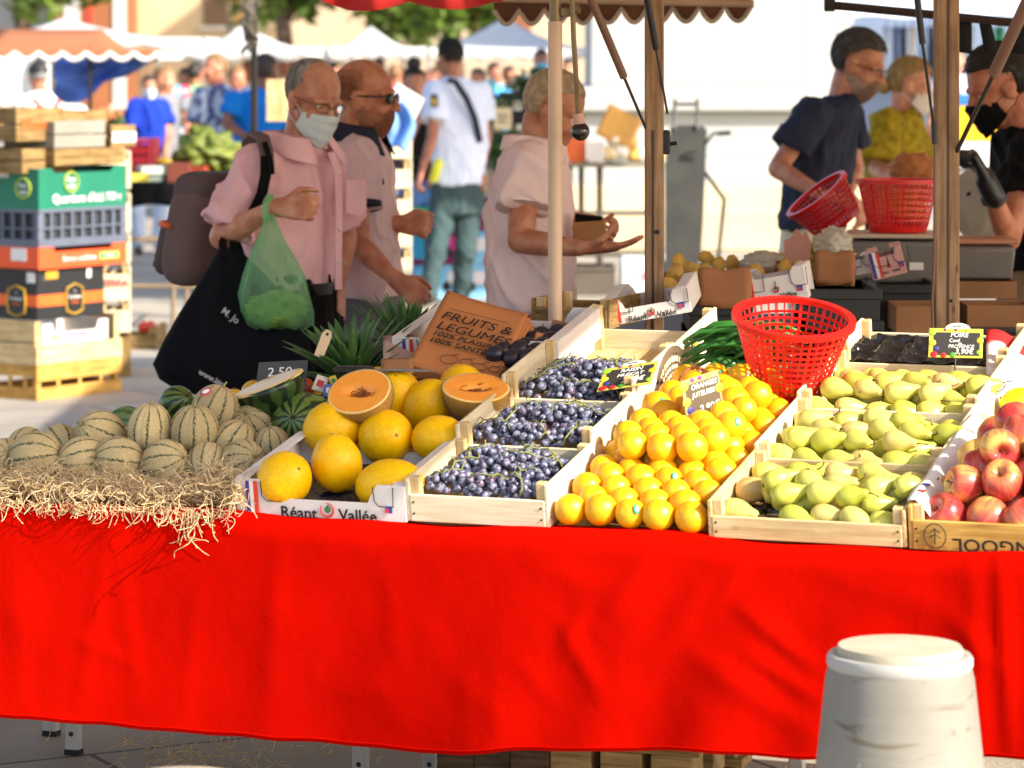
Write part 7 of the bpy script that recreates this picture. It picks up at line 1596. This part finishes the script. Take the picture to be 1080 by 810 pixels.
tent('long white tent roof rising behind the tan awning',-80,215,40,20,44,5,M_tent,9)
tp=MB(); tp.add([P(56,58,26.2),P(176,56,25.6),P(150,84,25.6),P(104,112,25.8),P(84,112,26.0),P(57,98,26.2)],[[0,1,2,3,4,5]]); 
tq=MB(); tq.grid(lambda u,v:P(56+u*120-(u*42*v),57+v*(42+16*math.sin(min(1,u*1.5)*math.pi)-18*u),26-.5*u)+V((0,.12*math.sin(u*9+v*3)+.06*math.sin(v*11),0)),24,16); tag(tq.build('blue_tarp',cloth_mat('bright_blue_tarp',(150,184,240),rough=.5,translucent=.75),None,180,solid=.006),'bright blue tarpaulin hanging under the tan awning','tarpaulin')
wt_=MB(); wt_.grid(lambda u,v:P(-30+u*84,64+v*52+3*math.sin(u*8),28.8)+V((0,.08*math.sin(u*12),0)),20,6); tag(wt_.build('white_sheet',M_tent,None,180,solid=.006),'white sheet wall hanging behind the man in the cap','sheet')
leafball('potted_plant','dark green vegetables heap beside the maroon basket','vegetables',P(112,140,20.2),(.12,.12,.12),300,.03,M_lf,seed=60)
dp=MB()
st2,zq=trestle('stall table with colourful packets behind the market crowd',95,225,140,30.5,.8,.3,flat((150,150,140)),flat((190,180,160)))
for i in range(14):
    c=[(240,220,80),(90,190,220),(230,80,110),(120,200,140),(240,240,236),(236,150,60)][i%6]; px=176+(i%4)*10+2*(i//4); py=96+(i//4)*14
    t=plainbox('packet','%s coloured packet in the display behind the child, row %s, place %s'%(['yellow','turquoise','pink','green','white','orange'][i%6],ORD[i//4],ORD[i%4]),'packet',P(px,py,30.2),(.09,.05,.11),None,flat(c),group='coloured packets on display')
    MB().box((0,-.027,.0),(.05,.003,.04)).build('print',M_white if i%6!=4 else flat((90,190,220)),t,local=True)
o=thing('orange_heap_table','table of orange fruit heaps under the blue tarpaulin','table',P(112,120,28.0)); MB().box(P(112,134,28.0),(.5,.6,.05),None,0,.01).build('tabletop',flat((170,150,120)),o)
for x in(92,132): MB().tube([P(x,135,28.0),V((P(x,0,28).x,28,0))],.02,8).build('leg',M_steel,o)
for i,(px,py) in enumerate(((100,122),(108,119),(116,121),(124,123),(104,127),(113,127),(121,128))): tag(MB().ell(P(px,py,27.8),.045,None,0,14,9).build('squash',flat((226,120,70)),None,180),'orange squash in the heap under the tarpaulin, %s of seven'%ORD[i],'squash','orange squashes under the tarpaulin'); 
pd=thing('dark_pole','dark pole wrapped with ropes behind the elderly man','pole',(P(268,0,18.4).x,18.4,0)); MB().tube([(P(268,0,18.4).x,18.4,0),(P(268,0,18.4).x,18.4,2.6)],.02,10).build('shaft',M_dark,pd)
mb=MB()
for i in range(9): mb.tube([P(262+rnd.uniform(-8,10),-12+i*2,18.3)+V((.02*math.sin(k*1.3+i),.02*math.cos(k),-.04*k)) for k in range(8)],.012,6)
mb.build('rope_bundle',flat((74,66,52)),pd,180)
# canopy added above the view, unseen, to shade the uniformed man
ov=thing('market_canopy','pale market canopy standing over the uniformed man','canopy',(-.3,22,2.5)); 
mb=MB(); mb.grid(lambda u,v:V((-.9+u*4.2,19.6+v*5.4,2.55+.3*math.sin(v*math.pi))),8,8); mb.build('roof',M_tent,ov,180,solid=.006)
MB().tube([(1.10,24.9,0),(1.10,24.9,2.5)],.02,8).build('post',M_steel,ov); MB().tube([(.87,19.7,0),(.87,19.7,2.5)],.02,8).build('post',M_steel,ov)
M_crown=mat('tree_leaf',(116,136,46),.6,.3,3,c2=(66,92,28),translucent=.3); M_trunk=mat('tree_bark',(92,74,58),.9,.3,12,bump=.5,bscale=20)
for i,(px,Y,r,zc_,l_) in enumerate(((25,56,2.0,3.9,'leafy tree above the tents at the far left'),(300,60,1.7,4.0,'leafy tree above the white tents behind the elderly man'),(395,62,2.0,3.8,'wide leafy tree above the tents behind the bald man'),(478,58,1.4,3.3,'smaller leafy tree left of the tall brown roof'))):
    X=P(px,0,Y).x; t=leafball('tree',l_,'tree',V((X,Y,zc_)),(r,r*.8,r),3200,.16,M_crown,seed=40+i); t['group']='trees behind the market'
    mb=MB(); mb.tube([(X,Y,0),(X+.05,Y,1.4),(X-.05,Y,2.6),(X,Y,zc_)],[.22,.17,.14,.06],10)
    for k in range(6):
        a=k*1.05; mb.tube([(X,Y,2.2+.1*k),(X+.5*r*math.cos(a),Y+.4*r*math.sin(a),zc_+.1*k),(X+.8*r*math.cos(a),Y+.6*r*math.sin(a),zc_+.5)],[.08,.05,.02],7)
    mb.build('trunk',M_trunk,t,180)
def facade(label,px0,px1,Y,h,m,wins,cat='building',d=6,extra=None):
    x0,x1=P(px0,0,Y).x,P(px1,0,Y).x; t=thing('building',label,cat,((x0+x1)/2,Y,0)); MB().box(((x0+x1)/2,Y+d/2,h/2),(x1-x0,d,h)).build('wall',m,t)
    for a,b,z0,z1,c in wins:
        X0,X1=P(a,0,Y).x,P(b,0,Y).x; f=MB().box(((X0+X1)/2,Y-.03,(z0+z1)/2),(X1-X0,.06,z1-z0)).build('window',flat(c),t); MB().box(((X0+X1)/2,Y-.06,z0-.05),(X1-X0+.2,.16,.1)).build('sill',flat((210,200,180)),f)
    MB().box(((x0+x1)/2,Y-.05,h-.15),(x1-x0+.3,.3,.3)).build('cornice',m,t); return t
M_be=mat('beige_facade',(206,182,140),.85,.08,1); M_br=mat('brown_facade',(150,92,54),.85,.15,1); M_gy=mat('grey_facade',(176,172,166),.85,.06,1)
facade('beige building behind the tents with brown shutters',140,275,78,9,M_be,((215,240,2.4,3.6,(120,90,60)),(245,262,2.4,3.6,(210,160,90)),(160,185,4,6,(120,90,60))))
facade('brown shop building far left between two grey pillars',60,140,77,9,M_br,((68,84,0.5,4.6,(196,194,190)),(120,133,.5,4.6,(206,204,200)),(92,97,2.2,3.4,(226,60,50))))
facade('grey building beyond the trees at the far left',-140,60,80,10,M_gy,((-60,-20,2,5,(90,100,110)),(10,40,3,5,(90,100,110))))
facade('pale building beyond the trees in the middle',275,640,84,9,mat('pale_facade',(196,176,150),.85,.06,1),((300,330,3,5,(110,96,84)),(400,430,3,5,(110,96,84)),(500,560,2.2,3.4,(140,84,50)),(580,600,3,5,(110,96,84))))
facade('white building behind the monument',640,900,70,10,mat('white_facade',(216,212,204),.85,.04,1),((700,730,3,5,(150,160,170)),(780,810,3,5,(150,160,170))))
sh=facade('blue grey shop front at the far right with hanging clothes',860,1180,38,6,mat('blue_grey_shop',(120,136,164),.8,.15,1),((985,1000,.9,1.85,(40,52,80)),(900,915,1.5,1.85,(60,70,96))))
aw=thing('shop_awning','pale blue awning of the far right shop front','awning',P(980,20,36)); mb=MB(); mb.grid(lambda u,v:P(868+u*330,-30+v*48+2*math.sin(u*30),36.8-1.4*v)+V((0,0,0)),30,5); mb.build('fabric',mat('striped_pale_awning',(170,186,214),.8,.12,1.5,c2=(226,224,222)),aw,180,solid=.01)
M_hang=[flat(c) for c in((196,214,236),(40,50,82),(150,186,222),(230,226,222),(100,120,160),(190,90,70),(60,150,110))]
for i,(px,w,c) in enumerate(((935,8,0),(945,7,4),(953,6,1),(962,7,3),(972,8,2),(982,6,1),(1014,9,2),(1024,8,0),(1042,9,4),(1054,10,6),(1068,9,3),(1079,8,5))):
    o=thing('hanging_garment','%s garment hanging in the far right shop front, %s from the left'%(['pale blue','navy','sky blue','white','slate blue','rust red','green'][[0,1,2,3,4,5,6][c]],ORD[i]),'garment',P(px,60,36.5),'clothes hanging at the shop front'); a=P(px,28,36.5); ww=w*36.5/F
    MB().grid(lambda u,v:V((a.x-ww/2+u*ww,36.5+.03*math.sin(u*6),a.z-v*.55)),6,6).build('fabric',M_hang[c],o,180,solid=.01); MB().tube([a,a+V((0,0,.12))],.006,5).build('hanger_hook',M_dark,o)
ys=thing('yellow_counter','bright yellow stall counter with a blue strip far right','counter',P(1040,140,29)); Yc=29.0
for nm,x0,x1,y0,y1,c,dy in(('yellow_front',1003,1120,150,112,(240,180,20),0),('blue_strip',1000,1122,111,100,(40,110,200),-.01),('white_base',996,1125,176,150,(224,222,218),-.02),('dark_base',1000,1120,255,176,(120,116,112),.02)):
    a,b=P(x0,y0,Yc),P(x1,y1,Yc); MB().box(((a.x+b.x)/2,Yc+dy+.3,(a.z+b.z)/2),(b.x-a.x,.6,b.z-a.z),None,0,.01).build(nm,flat(c),ys)
# ---------------------------------------------------------------- ground and distance
def groundmat():
    m,t,N,L,b=nt('stone_paving'); tc=N.new('ShaderNodeTexCoord')
    br=N.new('ShaderNodeTexBrick'); br.inputs['Scale'].default_value=1; br.inputs['Brick Width'].default_value=.9; br.inputs['Row Height'].default_value=.6; br.inputs['Mortar Size'].default_value=.008; br.inputs['Color1'].default_value=(.42,.36,.28,1); br.inputs['Color2'].default_value=(.36,.31,.25,1); br.inputs['Mortar'].default_value=(.12,.10,.08,1)
    mp=N.new('ShaderNodeMapping'); mp.inputs['Rotation'].default_value=(0,0,R(-28)); L.new(tc.outputs['Object'],mp.inputs[0]); L.new(mp.outputs[0],br.inputs['Vector'])
    n=N.new('ShaderNodeTexNoise'); n.inputs['Scale'].default_value=1.3; n.inputs['Detail'].default_value=7; L.new(tc.outputs['Object'],n.inputs['Vector']); r=ramp(N,[(.3,(.72,.72,.72,1)),(.7,(1.1,1.1,1.1,1))]); L.new(n.outputs[0],r.inputs[0])
    mx=N.new('ShaderNodeMix'); mx.data_type='RGBA'; mx.blend_type='MULTIPLY'; mx.inputs[0].default_value=1; L.new(br.outputs[0],mx.inputs[6]); L.new(r.outputs[0],mx.inputs[7])
    L.new(mx.outputs[2],b.inputs['Base Color']); b.inputs['Roughness'].default_value=.85
    bp=N.new('ShaderNodeBump'); bp.inputs['Strength'].default_value=.3; bp.inputs['Distance'].default_value=.01; n2=N.new('ShaderNodeTexNoise'); n2.inputs['Scale'].default_value=60; L.new(tc.outputs['Object'],n2.inputs['Vector']); L.new(n2.outputs[0],bp.inputs['Height']); L.new(bp.outputs[0],b.inputs['Normal']); return m
g=MB(); g.grid(lambda u,v:V((-300+600*u,-60+660*v,0)),4,4); tag(g.build('ground',groundmat(),None,180),kind='structure')
# ---------------------------------------------------------------- camera, light, world
cam=bpy.data.cameras.new('camera'); co=bpy.data.objects.new('camera',cam); col.objects.link(co)
co.location=(0,0,CH); co.rotation_euler=(R(90),0,0); cam.sensor_width=36; cam.lens=F/1080*36; cam.shift_y=-(405-HY)/1080; cam.clip_end=500; cam.clip_start=.1
cam.dof.use_dof=True; cam.dof.focus_distance=7.2; cam.dof.aperture_fstop=5.4; cam.dof.aperture_blades=8
sc.camera=co
AZ,EL=55.0,31.0
Ld=V((math.sin(R(AZ))*math.cos(R(EL)),-math.cos(R(AZ))*math.cos(R(EL)),math.sin(R(EL))))
sl=bpy.data.lights.new('sun','SUN'); so_=bpy.data.objects.new('sun',sl); col.objects.link(so_)
sl.energy=4.2; sl.angle=R(.7); sl.color=(1,.94,.83); so_.rotation_euler=Ld.to_track_quat('Z','Y').to_euler()
w=bpy.data.worlds.new('World'); sc.world=w; w.use_nodes=True
N=w.node_tree.nodes; sk=N.new('ShaderNodeTexSky'); sk.sky_type='NISHITA'; sk.sun_disc=False; sk.sun_elevation=R(EL); sk.sun_rotation=math.atan2(Ld.x,Ld.y); sk.dust_density=2.0; sk.air_density=1.0
w.node_tree.links.new(sk.outputs[0],N['Background'].inputs[0]); N['Background'].inputs[1].default_value=.148
sc.view_settings.view_transform='Standard'; sc.view_settings.look='None'; sc.view_settings.gamma=1; sc.view_settings.exposure=1.2; sc.view_settings.use_curve_mapping=False
sc.render.engine='CYCLES'; sc.cycles.use_denoising=True; sc.cycles.max_bounces=8; sc.cycles.diffuse_bounces=4; sc.cycles.glossy_bounces=3; sc.cycles.transmission_bounces=6; sc.cycles.transparent_max_bounces=8; sc.cycles.sample_clamp_indirect=6; sc.cycles.caustics_reflective=False; sc.cycles.caustics_refractive=False
